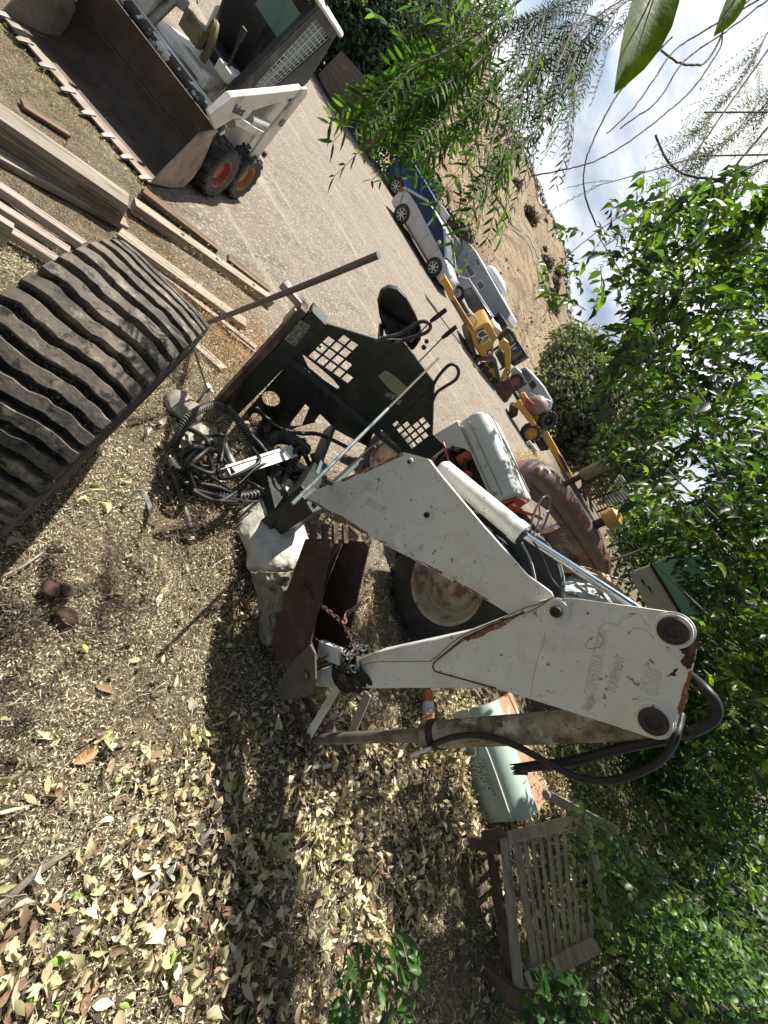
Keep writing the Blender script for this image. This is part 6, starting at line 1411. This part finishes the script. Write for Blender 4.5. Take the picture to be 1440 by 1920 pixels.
rs_ = random.Random(5); cs = [(rs_.uniform(4.2, 10), rs_.uniform(3.0, 10), rs_.uniform(.1, .9)) for _ in range(70)]
cs = [c for c in cs if c[0] > 4.0+.25*c[1]]
tag(obj('undergrowth', leaf_cloud(cs, [rs_.uniform(.5, .95) for _ in cs], 26000, .13, [(.03, .062, .016), (.05, .10, .02), (.018, .038, .012), (.12, .17, .04)], [3, 3, 3, 1], squash=.8, shell=.2), leaf_m, smooth=0), 'tangled dark green undergrowth rising behind the bench and engine hood', 'undergrowth', kind='stuff')

def in_poly(x, y, P):
    c = False; j = len(P)-1
    for i in range(len(P)):
        if (P[i][1] > y) != (P[j][1] > y) and x < (P[j][0]-P[i][0])*(y-P[i][1])/(P[j][1]-P[i][1])+P[i][0]: c = not c
        j = i
    return c
def open_sun(p):
    """keep twigs out of the sunbeams that reach the tractors, the hood on the ground and the lit leaf strip"""
    for z, x0_, x1_, y0_, y1_, k in ((1.35, -.9, 2.6, 3.1, 6.3, .9), (.35, 1.8, 3.3, 2.2, 3.5, .8), (.05, .9, 2.0, .9, 2.6, .8), (.5, -1.0, .6, 1.3, 2.6, .6)):
        if p.z > z:
            s = p-sd*((p.z-z)/sd.z)
            if x0_ < s.x < x1_ and y0_ < s.y < y1_ and random.random() < k: return False
    return True
def sample(P, n, d0, d1, dens=None, zmin=.05):
    xs_, ys_ = [p[0] for p in P], [p[1] for p in P]; o = []; tries = 0
    while len(o) < n and tries < n*60:
        tries += 1; x, y = random.uniform(min(xs_), max(xs_)), random.uniform(min(ys_), max(ys_))
        if in_poly(x, y, P) and (dens is None or random.random() < dens(x, y)):
            q = dp(x, y, random.uniform(d0, d1))
            if q.z > zmin and open_sun(q): o.append(q)
    return o
def spray_leaves(pts, per, tw, ll, lw, cols, wts, droop=.5, out=(-.3, -.2, 0), m=leaf_m, twig_r=.002, name='leaves', parent=None, twigs=True, jit=.5):
    """leafy twigs: alternate leaves along a short drooping stem"""
    P, A, S, N_, b = [], [], [], [], B()
    for p in pts:
        d = Vector((random.gauss(out[0], jit), random.gauss(out[1], jit), random.gauss(-.1, jit*.7))).normalized(); st = p-d*tw; q = p+Vector((0, 0, -droop*tw*.4))
        mid = st.lerp(q, .5)+Vector((0, 0, droop*tw*.22))
        if twigs: b.tube([st, mid, q], [twig_r*1.3, twig_r, twig_r*.6], 3, cap=False)
        sd_ = d.cross(Vector((0, 0, 1))); sd_ = sd_.normalized() if sd_.length > .1 else Vector((1, 0, 0))
        for k in range(per):
            t = (k+1)/per; c = st.lerp(mid, t*2) if t < .5 else mid.lerp(q, t*2-1); s = 1 if k % 2 else -1
            a = (d*.55+sd_*s*random.uniform(.5, 1.1)+Vector((0, 0, -droop*random.uniform(.2, 1.1)))+Vector((random.gauss(0, .2), random.gauss(0, .2), 0))).normalized() if k < per-1 else (d+Vector((0, 0, -.3))).normalized()
            nn = Vector((random.gauss(0, .4), random.gauss(0, .4), 1)); nn = (nn-a*nn.dot(a)).normalized(); P.append(c); A.append(a); N_.append(nn); S.append(nn.cross(a))
    n = len(P); P, A, S, N_ = (np.array([tuple(v) for v in q]) for q in (P, A, S, N_)); L_ = ll*(.6+.6*rng.random(n))
    me = leaves_mesh(name, P, A, S, N_, L_, L_*lw, pal(n, cols, wts, .15), LEAF, LEAF_T, curl=rng.normal(1, .5, n))
    o = obj(name, me, m, parent, smooth=0)
    if twigs: tag(obj('twigs', b, mat('green_brown_twig', (.12, .10, .05), .8), parent), kind='stuff')
    elif True: b.bm.free()
    return o
def limb(pts, r0, r1, name, m, parent, n=8):
    P = spline(pts, 8); k = len(P); b = B(); b.tube([p+Vector((random.gauss(0, r1*.3), random.gauss(0, r1*.3), 0)) for p in P], [r0+(r1-r0)*i/(k-1) for i in range(k)], n); return obj(name, b, m, parent, smooth=60)
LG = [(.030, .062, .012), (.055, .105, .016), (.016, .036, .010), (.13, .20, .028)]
# broadleaf tree on the right
random.seed(11)
bt = thing('broadleaf_tree', 'dense glossy broadleaf tree filling the side beside the white arm', 'tree', (6.2, 3.6, 0))
limb([(6.2, 3.6, 0), (6.0, 3.5, 1.6), (5.6, 3.5, 3.0), (4.8, 3.6, 4.2), (3.9, 3.8, 5.2)], .16, .05, 'trunk', bark, bt, 12)
for tgt in ((1190, 560), (1120, 440), (1100, 700), (1170, 800), (1250, 900), (1150, 980), (1330, 700), (1380, 850), (1300, 1000)):
    q = dp(*tgt, random.uniform(2.8, 4)); s = Vector((5.6, 3.5, random.uniform(1.8, 3.2))); limb([s, s.lerp(q, .5)+Vector((0, 0, .2)), q], .03, .004, 'limb', bark, bt)
edgeP = [(1065, 395), (1040, 420), (1052, 450), (1080, 480), (1030, 495), (1015, 520), (1040, 560), (1110, 560), (1085, 590), (1065, 640), (1090, 690), (1060, 720), (1100, 760), (1070, 800), (1110, 850), (1180, 880), (1160, 930), (1150, 960), (1230, 1000), (1300, 1030), (1370, 1090), (1340, 1150), (1330, 1180), (1380, 1300), (1440, 1480), (1560, 1480), (1560, 330), (1330, 350), (1240, 350), (1160, 370), (1120, 410)]
holes = lambda x, y: 0 if (math.sin(x*.024+2.2)*math.sin(y*.019+.6)+.55*math.sin(x*.051+y*.043)) < -.62 and y < 1000 else 1
def gaps(x, y): 
    g = math.sin(x*.031+1)*math.sin(y*.027)+.5*math.sin(x*.07+y*.05)
    return 1 if x > 1200 and y < 1000 and g > -.5 else (.62 if g > -.3 else .16)
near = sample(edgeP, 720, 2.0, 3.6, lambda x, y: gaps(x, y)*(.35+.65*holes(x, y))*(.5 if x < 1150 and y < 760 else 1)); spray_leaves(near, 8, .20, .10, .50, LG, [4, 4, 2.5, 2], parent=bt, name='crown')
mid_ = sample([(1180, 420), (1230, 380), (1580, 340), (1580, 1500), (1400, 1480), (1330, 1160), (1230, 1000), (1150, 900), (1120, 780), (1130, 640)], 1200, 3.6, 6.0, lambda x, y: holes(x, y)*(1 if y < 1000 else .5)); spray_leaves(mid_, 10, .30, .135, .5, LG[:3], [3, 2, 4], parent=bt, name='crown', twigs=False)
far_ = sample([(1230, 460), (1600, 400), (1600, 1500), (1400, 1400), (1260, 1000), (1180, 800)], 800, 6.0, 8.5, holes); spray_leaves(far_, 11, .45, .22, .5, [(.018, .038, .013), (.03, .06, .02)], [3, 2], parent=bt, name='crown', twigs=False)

# willow-like scrub tree in the distance
wt_ = thing('willow_scrub', 'hazy olive green feathery tree behind the yellow machines', 'tree', (6, 27, 0))
cs = [Plane((0, 27, 0), 0)(*p, random.uniform(-2, 2)) for p in [(1075, 655), (1060, 690), (1050, 730), (1090, 700), (1110, 740), (1070, 770), (1110, 800), (1140, 770), (1150, 830), (1120, 850), (1180, 860), (1090, 820), (1160, 900), (1070, 840), (1200, 800), (1190, 740), (1150, 700)]]
me = leaf_cloud(cs, [1.7]*len(cs), 26000, .34, [(.15, .17, .09), (.21, .22, .13), (.10, .12, .06), (.28, .27, .18)], [3, 3, 2, 1], squash=1, shell=.2); obj('crown', me, leaf_far, wt_, smooth=0)
for c in cs[::3]: limb([(5+random.random()*2, 27, 0), (c.x*.6+2.6, 27, c.z*.5), c], .10, .03, 'limb', bark, wt_)
# trees at the far left above the fence
pl = thing('shade_tree', 'dark green shade tree towering over the board fence', 'tree', (-19, 21, 0))
QPn = Plane((-18, 20.5, 0), 25)
cs = [QPn(*p, random.uniform(-2, 1)) for p in [(650, 20), (660, 70), (690, 40), (700, 100), (730, 60), (690, 150), (740, 120), (660, 130), (640, 60), (760, 20), (720, 190), (780, 70), (700, 230), (610, -30), (680, -40), (820, -20), (830, 90), (640, 150)]]
me = leaf_cloud(cs, [1.9]*len(cs), 26000, .26, [(.045, .075, .04), (.07, .11, .055), (.025, .045, .025), (.14, .17, .10)], [3, 3, 3, 1], squash=1, shell=.25); obj('crown', me, leaf_far, pl, smooth=0)
limb([(-18.5, 20.8, 0), (-18.3, 20.8, 2.5), (-18, 20.6, 5)], .3, .12, 'trunk', bark, pl, 10)
rb_ = thing('green_shrub', 'green bush growing above the roof of the blue hatchback', 'bush', (-11.5, 23, 0)); QPn = Plane((-11, 23, 0), 0)
cs = [QPn(*p) for p in [(775, 300), (790, 330), (800, 350), (785, 345), (770, 275), (805, 370), (760, 255)]]
me = leaf_cloud(cs, [.85]*len(cs), 5000, .20, [(.05, .08, .03), (.08, .12, .05), (.12, .16, .08)], [3, 3, 1], squash=1, shell=.2); obj('crown', me, leaf_far, rb_, smooth=0)
limb([(-11.5, 23, 0), (-11.4, 23, 1.5)], .1, .05, 'stem', bark, rb_)
bx_ = trace([(742, 255), (760, 245), (772, 268), (758, 285)], Plane((-13, 26, 0), 0), 1.2, 'parked_truck', paint('far_truck_white', (.6, .62, .65)), None, bevel=.05); tag(bx_, 'pale truck corner glimpsed beyond the blue hatchback', 'truck')

# pepper tree sprays: long drooping compound leaves
frond_m = mat('feathery_leaves', (.1, .2, .05), .7, attr=True, trans=.42, spec=.12)
def fronds(specs, ll, lw, cols, wts, name, parent, pairs=(9, 13), m=frond_m):
    P, A, N_, S, b = [], [], [], [], B()
    for base, dirv, length in specs:
        d = Vector(dirv).normalized(); side = d.cross(Vector((random.gauss(0, .6), random.gauss(0, .6), 1))); side.normalize(); nn = side.cross(d).normalized(); k = random.randint(*pairs); pts = []
        for i in range(k+1):
            t = i/k; pts.append(base+d*(length*t)+Vector((0, 0, -1))*(length*.35*t*t))
        b.tube(pts[::3]+[pts[-1]], .0011, 3, cap=False)
        for i in range(1, k+1):
            tn = (pts[i]-pts[i-1]).normalized()
            for s in (-1, 1):
                a = (tn*.62+side*s*.85+Vector((random.gauss(0, .10), random.gauss(0, .10), random.gauss(-.08, .12)))).normalized(); n_ = (nn-a*nn.dot(a)); n_ = n_.normalized() if n_.length > .05 else Vector((0, 0, 1))
                P.append(pts[i]); A.append(a); N_.append(n_); S.append(n_.cross(a))
    n = len(P); P, A, S, N_ = (np.array([tuple(v) for v in q]) for q in (P, A, S, N_)); L_ = ll*(.75+.4*rng.random(n))
    T = np.array([(0, 0, 0), (-.5, .30, .03), (.5, .30, .03), (-.42, .65, .0), (.42, .65, .0), (0, 1, -.08)]); TT = np.array([(0, 2, 1), (1, 2, 4), (1, 4, 3), (3, 4, 5)])
    me = leaves_mesh(name, P, A, S, N_, L_, L_*lw, pal(n, cols, wts, .15), T, TT); o = obj(name, me, m, parent, smooth=0); tag(obj('leaf_stalks', b, mat('green_brown_twig', (.12, .10, .05), .8), parent), kind='stuff'); return o
random.seed(21)
pt = thing('pepper_tree', 'feathery pepper tree whose drooping branches hang over the whole yard', 'tree', (1.2, -3.0, 0))
limb([(1.2, -3.0, 0), (1.0, -2.6, 2.2), (.4, -1.6, 4.2), (-.6, .2, 5.4)], .22, .07, 'trunk', bark, pt, 12)
def branch(pix, d0, d1, r0, r1, name='branch'):
    k = len(pix); return limb([dp(x, y, d0+(d1-d0)*i/(k-1)) for i, (x, y) in enumerate(pix)], r0, r1, name, bark, pt, 6)
bare = [([(995, 330), (1060, 318), (1120, 300), (1180, 265), (1245, 215), (1300, 165), (1350, 90), (1362, 40), (1440, -30)], 1.6, .0026), ([(1118, 423), (1098, 370), (1095, 320), (1110, 270), (1150, 190), (1190, 140), (1260, 70)], 1.6, .003),
        ([(1138, 250), (1190, 200), (1225, 150), (1260, 100), (1300, 70), (1440, -10)], 1.7, .003), ([(1163, 240), (1232, 190), (1270, 130), (1300, 100), (1360, 60), (1440, 0)], 1.7, .003), ([(1229, 253), (1250, 300), (1280, 325), (1325, 335), (1362, 333), (1380, 310), (1440, 240), (1500, 180)], 2.2, .0055),
        ([(1270, 330), (1330, 250), (1400, 150), (1450, 80)], 2.0, .004), ([(1040, 500), (1140, 420), (1270, 345), (1360, 270), (1440, 170)], 2.4, .003), ([(1360, 334), (1440, 300), (1520, 280)], 2.2, .007), ([(1240, 95), (1275, 118), (1325, 115), (1360, 50)], 1.8, .004), ([(1320, 210), (1440, 210)], 2.2, .004), ([(1320, 292), (1440, 290)], 2.2, .004)]
for pix, dep, r in bare: branch(pix, dep, dep*1.05, r, r*1.3)
specs = []
def hang(pix, d0, d1, n, ln=.16, sp=.5):
    """fronds along a traced branch"""
    k = len(pix); pts = [dp(x, y, d0+(d1-d0)*i/(k-1)) for i, (x, y) in enumerate(pix)]; limb(pts, .0045, .0015, 'branch', bark, pt, 5); P = spline(pts, 10)
    for i in range(n):
        j = random.randrange(len(P)-1)
        if not open_sun(P[j]): continue
        t = (P[j+1]-P[j]).normalized(); d = t*.8+Vector((random.gauss(0, sp), random.gauss(0, sp), random.gauss(-.35, sp))); specs.append((P[j].lerp(P[j+1], random.random()), d, ln*random.uniform(.6, 1.2)))
A_ = [([(1000, -20), (900, 60), (830, 100), (760, 130), (690, 180)], 1.25, 1.15, 42), ([(960, 60), (880, 130), (800, 180), (720, 235)], 1.35, 1.2, 42), ([(1040, 60), (980, 160), (930, 240), (905, 380)], 1.3, 1.1, 22), ([(900, 60), (850, 150), (835, 200), (820, 250)], 1.4, 1.3, 30),
      ([(1080, 100), (1050, 180), (1010, 240), (960, 300)], 1.4, 1.3, 16), ([(940, 0), (880, 90), (850, 170), (880, 240), (860, 250)], 1.6, 1.5, 22), ([(1000, 40), (960, 110), (920, 170), (900, 260)], 1.5, 1.4, 38), ([(980, 180), (960, 240), (940, 290)], 1.2, 1.15, 14), ([(1100, 20), (1040, 120), (990, 200), (970, 260)], 1.9, 1.8, 22)]
for pix, d0, d1, n in A_: hang(pix, d0, d1, int(n*.56), .19)
fronds(specs, .054, .19, [(.06, .125, .02), (.10, .18, .03), (.035, .07, .018)], [3, 2, 3], 'leaves', pt, pairs=(6, 9))
specs = []
for pix, d0, d1, n in (([(1200, -20), (1120, 30), (1060, 90), (1000, 130)], 2.4, 2.2, 60), ([(1150, -20), (1050, 10), (980, 40), (900, 30)], 2.6, 2.3, 60), ([(1220, 10), (1150, 60), (1110, 110), (1075, 170)], 2.2, 2.0, 44), ([(1180, 0), (1100, 60), (1050, 140)], 2.5, 2.2, 36), ([(960, -20), (900, 10), (830, 30), (780, 60)], 2.6, 2.6, 50), ([(1090, 20), (1050, 110), (1030, 180), (1000, 260)], 1.7, 1.5, 16), ([(1020, 30), (1000, 120), (1010, 170), (1020, 230)], 1.8, 1.6, 12), ([(1150, 40), (1110, 100), (1080, 180), (1060, 250)], 1.8, 1.6, 14)): hang(pix, d0, d1, n, .26)
fronds(specs, .045, .15, [(.035, .055, .022), (.022, .034, .018)], [3, 2], 'leaves', pt, m=mat('backlit_feathery_leaves', (.1, .2, .05), .7, attr=True, trans=.25, spec=.1))
specs = []
for pix, d0, d1, n in (([(1440, 60), (1390, 150), (1340, 210), (1290, 270)], 2.8, 2.6, 60), ([(1480, 150), (1400, 230), (1330, 290), (1290, 360)], 2.8, 2.6, 110), ([(1500, 250), (1420, 320), (1350, 370), (1280, 400)], 3, 2.7, 130), ([(1500, 200), (1440, 260), (1400, 330), (1330, 380)], 3.6, 3.3, 130), ([(1500, 300), (1440, 380), (1380, 440), (1300, 460)], 3.2, 2.9, 90), ([(1320, 290), (1220, 320), (1150, 340), (1110, 350)], 2.2, 2.0, 10), ([(1500, 200), (1430, 300), (1400, 360)], 3.2, 3, 40), ([(1480, 380), (1400, 450), (1340, 520)], 3.4, 3.1, 40), ([(1330, 240), (1300, 300), (1250, 380), (1190, 440)], 2.8, 2.5, 30)): hang(pix, d0, d1, n, .26)
fronds(specs, .042, .15, [(.05, .08, .03), (.08, .12, .04), (.13, .13, .05)], [3, 2, 1], 'leaves', pt)
# large near leaves on their own twig
def bigleaf(base, tip, wdt, nrm, m):
    b = B(); P0, P1 = base, tip; d = (P1-P0); L_ = d.length; d.normalize(); n_ = (nrm-d*nrm.dot(d)).normalized(); s = n_.cross(d); rings = []; 
    prof = [(0, .0), (.06, .25), (.18, .62), (.34, .92), (.5, 1), (.66, .9), (.8, .66), (.92, .3), (1, .01)]; vs = []
    for t, w_ in prof:
        c = P0+d*L_*t-n_*(.10*L_*t*t); vs.append([c-s*w_*wdt*.5+n_*w_*wdt*.16, c-s*w_*wdt*.25+n_*w_*wdt*.06, c, c+s*w_*wdt*.25+n_*w_*wdt*.06, c+s*w_*wdt*.5+n_*w_*wdt*.16])
    b.loft(vs, cap=False, closed=False); return b
nl = mat('near_leaf', (.065, .115, .008), .45, trans=.5, var=[((.14, .22, .02), 20, .4, .7)], bump=(90, .0006))
for base, tip, w_ in ((dp(1262, -110, .50), dp(1176, 152, .50), .072), (dp(1400, -40, .6), dp(1350, 58, .6), .035)):
    o = obj('large_leaf', bigleaf(base, tip, w_, (CAM-base).normalized()+Vector((.2, 0, .5)), nl), nl, pt, smooth=80)
    b = B(); b.tube([base+(base-tip)*.25, base, base.lerp(tip, .5)-Vector((0, 0, .001)), base.lerp(tip, .95)], [.002, .0016, .001, .0003], 5); obj('leaf_stalk', b, MATS['green_brown_twig'], o)

# unseen leaf clusters added above the frame to shade bench and lower litter
cs = []
for x, y, n_ in ((500, 1830, 2), (470, 1640, 1), (620, 1880, 1), (700, 1880, 1), (790, 1880, 2), (880, 1700, 2), (900, 1880, 2), (1000, 1700, 1), (1100, 1850, 1)):
    for k in range(n_): cs.append(gp(x, y)+sd*(7.2+.9*k)+Vector((random.uniform(-.12, .12), random.uniform(-.12, .12), 0)))
obj('added_shade_crown', leaf_cloud(cs, [.27]*len(cs), 90*len(cs), .10, [(.05, .09, .03), (.08, .13, .04)], [1, 1], squash=.7, shell=.1), leaf_m, pt, smooth=0)
cs = [Vector((random.uniform(4.0, 7.5), random.uniform(3.4, 6.6), random.uniform(6.0, 8.2))) for _ in range(16)]  # unseen clusters added above the broadleaf tree to shade its leaves
obj('added_shade_crown', leaf_cloud(cs, [.75]*len(cs), 6000, .13, [(.05, .09, .03), (.08, .13, .04)], [1, 1], squash=.7, shell=.1), leaf_m, bt, smooth=0)
cs = [dp(random.uniform(1190, 1330), random.uniform(960, 1100), random.uniform(9, 12)) for _ in range(26)]+[dp(random.uniform(1230, 1350), random.uniform(1150, 1500), random.uniform(7, 10)) for _ in range(40)]
cs = [Vector((c.x, c.y, max(c.z, .4))) for c in cs]
tag(obj('hedge', leaf_cloud(cs, [.8]*len(cs), 16000, .17, [(.05, .10, .025), (.10, .17, .04), (.03, .06, .02)], [3, 2, 3], squash=1, shell=.2), leaf_m, smooth=0), 'leafy green thicket behind the pale van and the white arm', 'undergrowth', kind='stuff')

# unseen crown added above and behind the camera, blocking sky light on the foreground
cs = [Vector((random.uniform(-2.5, 7), random.uniform(-3.2, 1.0), random.uniform(4.9, 7.0))) for _ in range(100)]
obj('added_sky_blocker', leaf_cloud(cs, [1.1]*len(cs), 16000, .34, [(.04, .07, .03), (.06, .10, .04)], [1, 1], squash=.7, shell=.1), leaf_m, pt, smooth=0)

# vine spilling over the bench, seedling, and shrubs at the lower right
random.seed(31)
vn_ = thing('leafy_vine', 'rounded-leaf green vine trailing over the end of the wooden bench', 'vine', (3.8, 2.0, 0))
vp = sample([(1075, 1545), (1110, 1530), (1180, 1590), (1250, 1640), (1330, 1720), (1440, 1800), (1440, 1880), (1300, 1860), (1180, 1790), (1110, 1740), (1090, 1660)], 330, 2.1, 3.0)
spray_leaves(vp, 6, .16, .058, .72, [(.028, .07, .018), (.06, .13, .025), (.14, .22, .04)], [4, 3, 2], droop=.5, out=(-.6, -.3, 0), parent=vn_, name='leaves')
for pix in ([(1440, 1900), (1340, 1790), (1240, 1690), (1160, 1610), (1100, 1550)], [(1430, 1780), (1330, 1700), (1240, 1640), (1180, 1600)], [(1400, 1920), (1300, 1840), (1200, 1740), (1120, 1640)], [(1300, 1920), (1210, 1800), (1140, 1700)]): limb([dp(x, y, 2.9-.15*i) for i, (x, y) in enumerate(pix)], .005, .002, 'stem', bark, vn_, 5)
sh = thing('dark_shrub', 'dark glossy shrub crowding the lower corner beyond the bench', 'shrub', (4.5, 1.5, 0))
vp = sample([(1180, 1560), (1330, 1440), (1440, 1380), (1500, 1500), (1500, 1950), (1100, 1950), (1120, 1850), (1250, 1800), (1400, 1760), (1330, 1650)], 300, 2.4, 4.2, lambda x, y: .35+.65*(x > 1330)); spray_leaves(vp, 7, .2, .085, .55, LG[:3]+[(.2, .27, .05)], [3, 3, 3, 1], parent=sh, name='leaves', out=(-.3, 0, .2))
limb([(4.5, 1.5, 0), (4.2, 1.7, .6), (4.0, 1.9, 1.3)], .03, .01, 'stem', bark, sh)
vp = sample([(1320, 1180), (1500, 1100), (1500, 1560), (1330, 1560), (1300, 1450), (1340, 1380), (1320, 1300)], 330, 3.2, 5.5, lambda x, y: .5+.5*(x > 1380)); spray_leaves(vp, 8, .22, .08, .5, LG[:3], [3, 2, 3], parent=bt, name='crown', out=(-.3, 0, .2), twigs=False)
vp = sample([(1280, 1300), (1345, 1250), (1345, 1500), (1240, 1640), (1330, 1560), (1220, 1520), (1270, 1400)], 60, 2.9, 3.6); 
sh2 = thing('low_fern', 'bright feathery green fronds above the hose behind the white arm', 'fern', (4.2, 3.5, 0))
sp_ = [(q, (random.gauss(-.4, .4), random.gauss(-.2, .4), random.gauss(.1, .3)), .16*random.uniform(.6, 1.2)) for q in sample([(1300, 1270), (1345, 1240), (1440, 1300), (1440, 1520), (1340, 1500), (1290, 1430)], 70, 2.7, 3.8)]
fronds(sp_, .03, .25, [(.16, .26, .05), (.22, .30, .07)], [2, 1], 'fronds', sh2)
sd2 = thing('leafy_seedling', 'young plant with bright oval leaves growing from the shaded litter', 'plant', gp(700, 1900, 0))
vp = sample([(640, 1830), (690, 1760), (760, 1740), (790, 1820), (790, 1920), (620, 1930)], 34, 1.28, 1.5, zmin=-1); spray_leaves(vp, 5, .07, .046, .62, [(.035, .085, .018), (.05, .12, .02)], [1, 1], droop=.1, out=(-.3, .2, .3), parent=sd2, name='leaves')
sd3 = thing('seedling_clump', 'clump of broad dark green leaves at the foot of the wooden bench', 'plant', gp(1010, 1850, 0))
vp = sample([(985, 1830), (1030, 1800), (1100, 1850), (1160, 1920), (1000, 1930)], 30, 2.0, 2.3, zmin=-1); spray_leaves(vp, 5, .10, .075, .68, [(.03, .075, .018), (.05, .11, .02)], [1, 1], droop=.2, out=(-.2, 0, .3), parent=sd3, name='leaves')
# fallen big leaves one could pick up
random.seed(8)
for i, (px_, py_, L_, c_, lb) in enumerate(((162, 1418, .085, (.40, .20, .09), 'large curled orange-brown leaf near the lower litter'), (200, 1375, .05, (.30, .42, .06), 'bright yellow-green leaf in the straw beside the curled brown leaf'), (160, 1215, .04, (.35, .45, .10), 'small yellow-green leaf above the orange leaf'), (462, 1405, .075, (.30, .19, .11), 'dull brown curled leaf by the foot of the bucket links'), (430, 1210, .045, (.38, .48, .16), 'pale green leaf lying below the stained sack'), (250, 1555, .045, (.62, .44, .16), 'flat golden leaf near the long grey stick'), (345, 1635, .05, (.25, .42, .05), 'vivid green leaf touching the long grey stick'), (60, 1885, .06, (.30, .50, .08), 'vivid green leaf in the lowest corner of the litter'), (100, 1840, .06, (.55, .50, .22), 'broad pale yellow leaf near the lowest corner'), (185, 1670, .05, (.45, .50, .20), 'pale green pointed leaf between two sticks'), (755, 1660, .04, (.20, .36, .06), 'small green leaf in the lit litter near the bench'), (385, 860, .08, (.45, .19, .06), 'orange dead leaf lying on the hose bundle'))):
    p = gp(px_, py_, .05 if i != 11 else .22); a = random.uniform(0, 6.28); d = Vector((math.cos(a), math.sin(a), .15)); lm = mat('fallen_leaf_%s' % ['rust', 'lime', 'yellow', 'dun', 'mint', 'gold', 'green', 'vivid', 'straw', 'sage', 'grass', 'amber'][i], c_, .6, trans=.15, var=[((c_[0]*.6, c_[1]*.5, c_[2]*.5), 40, .55, .7)])
    b = bigleaf(p-d*L_/2, p+d*L_/2, L_*.55, Vector((random.gauss(0, .2), random.gauss(0, .2), 1)), lm); tag(obj('fallen_leaf', b, lm, origin=p, smooth=80), lb, 'leaf')
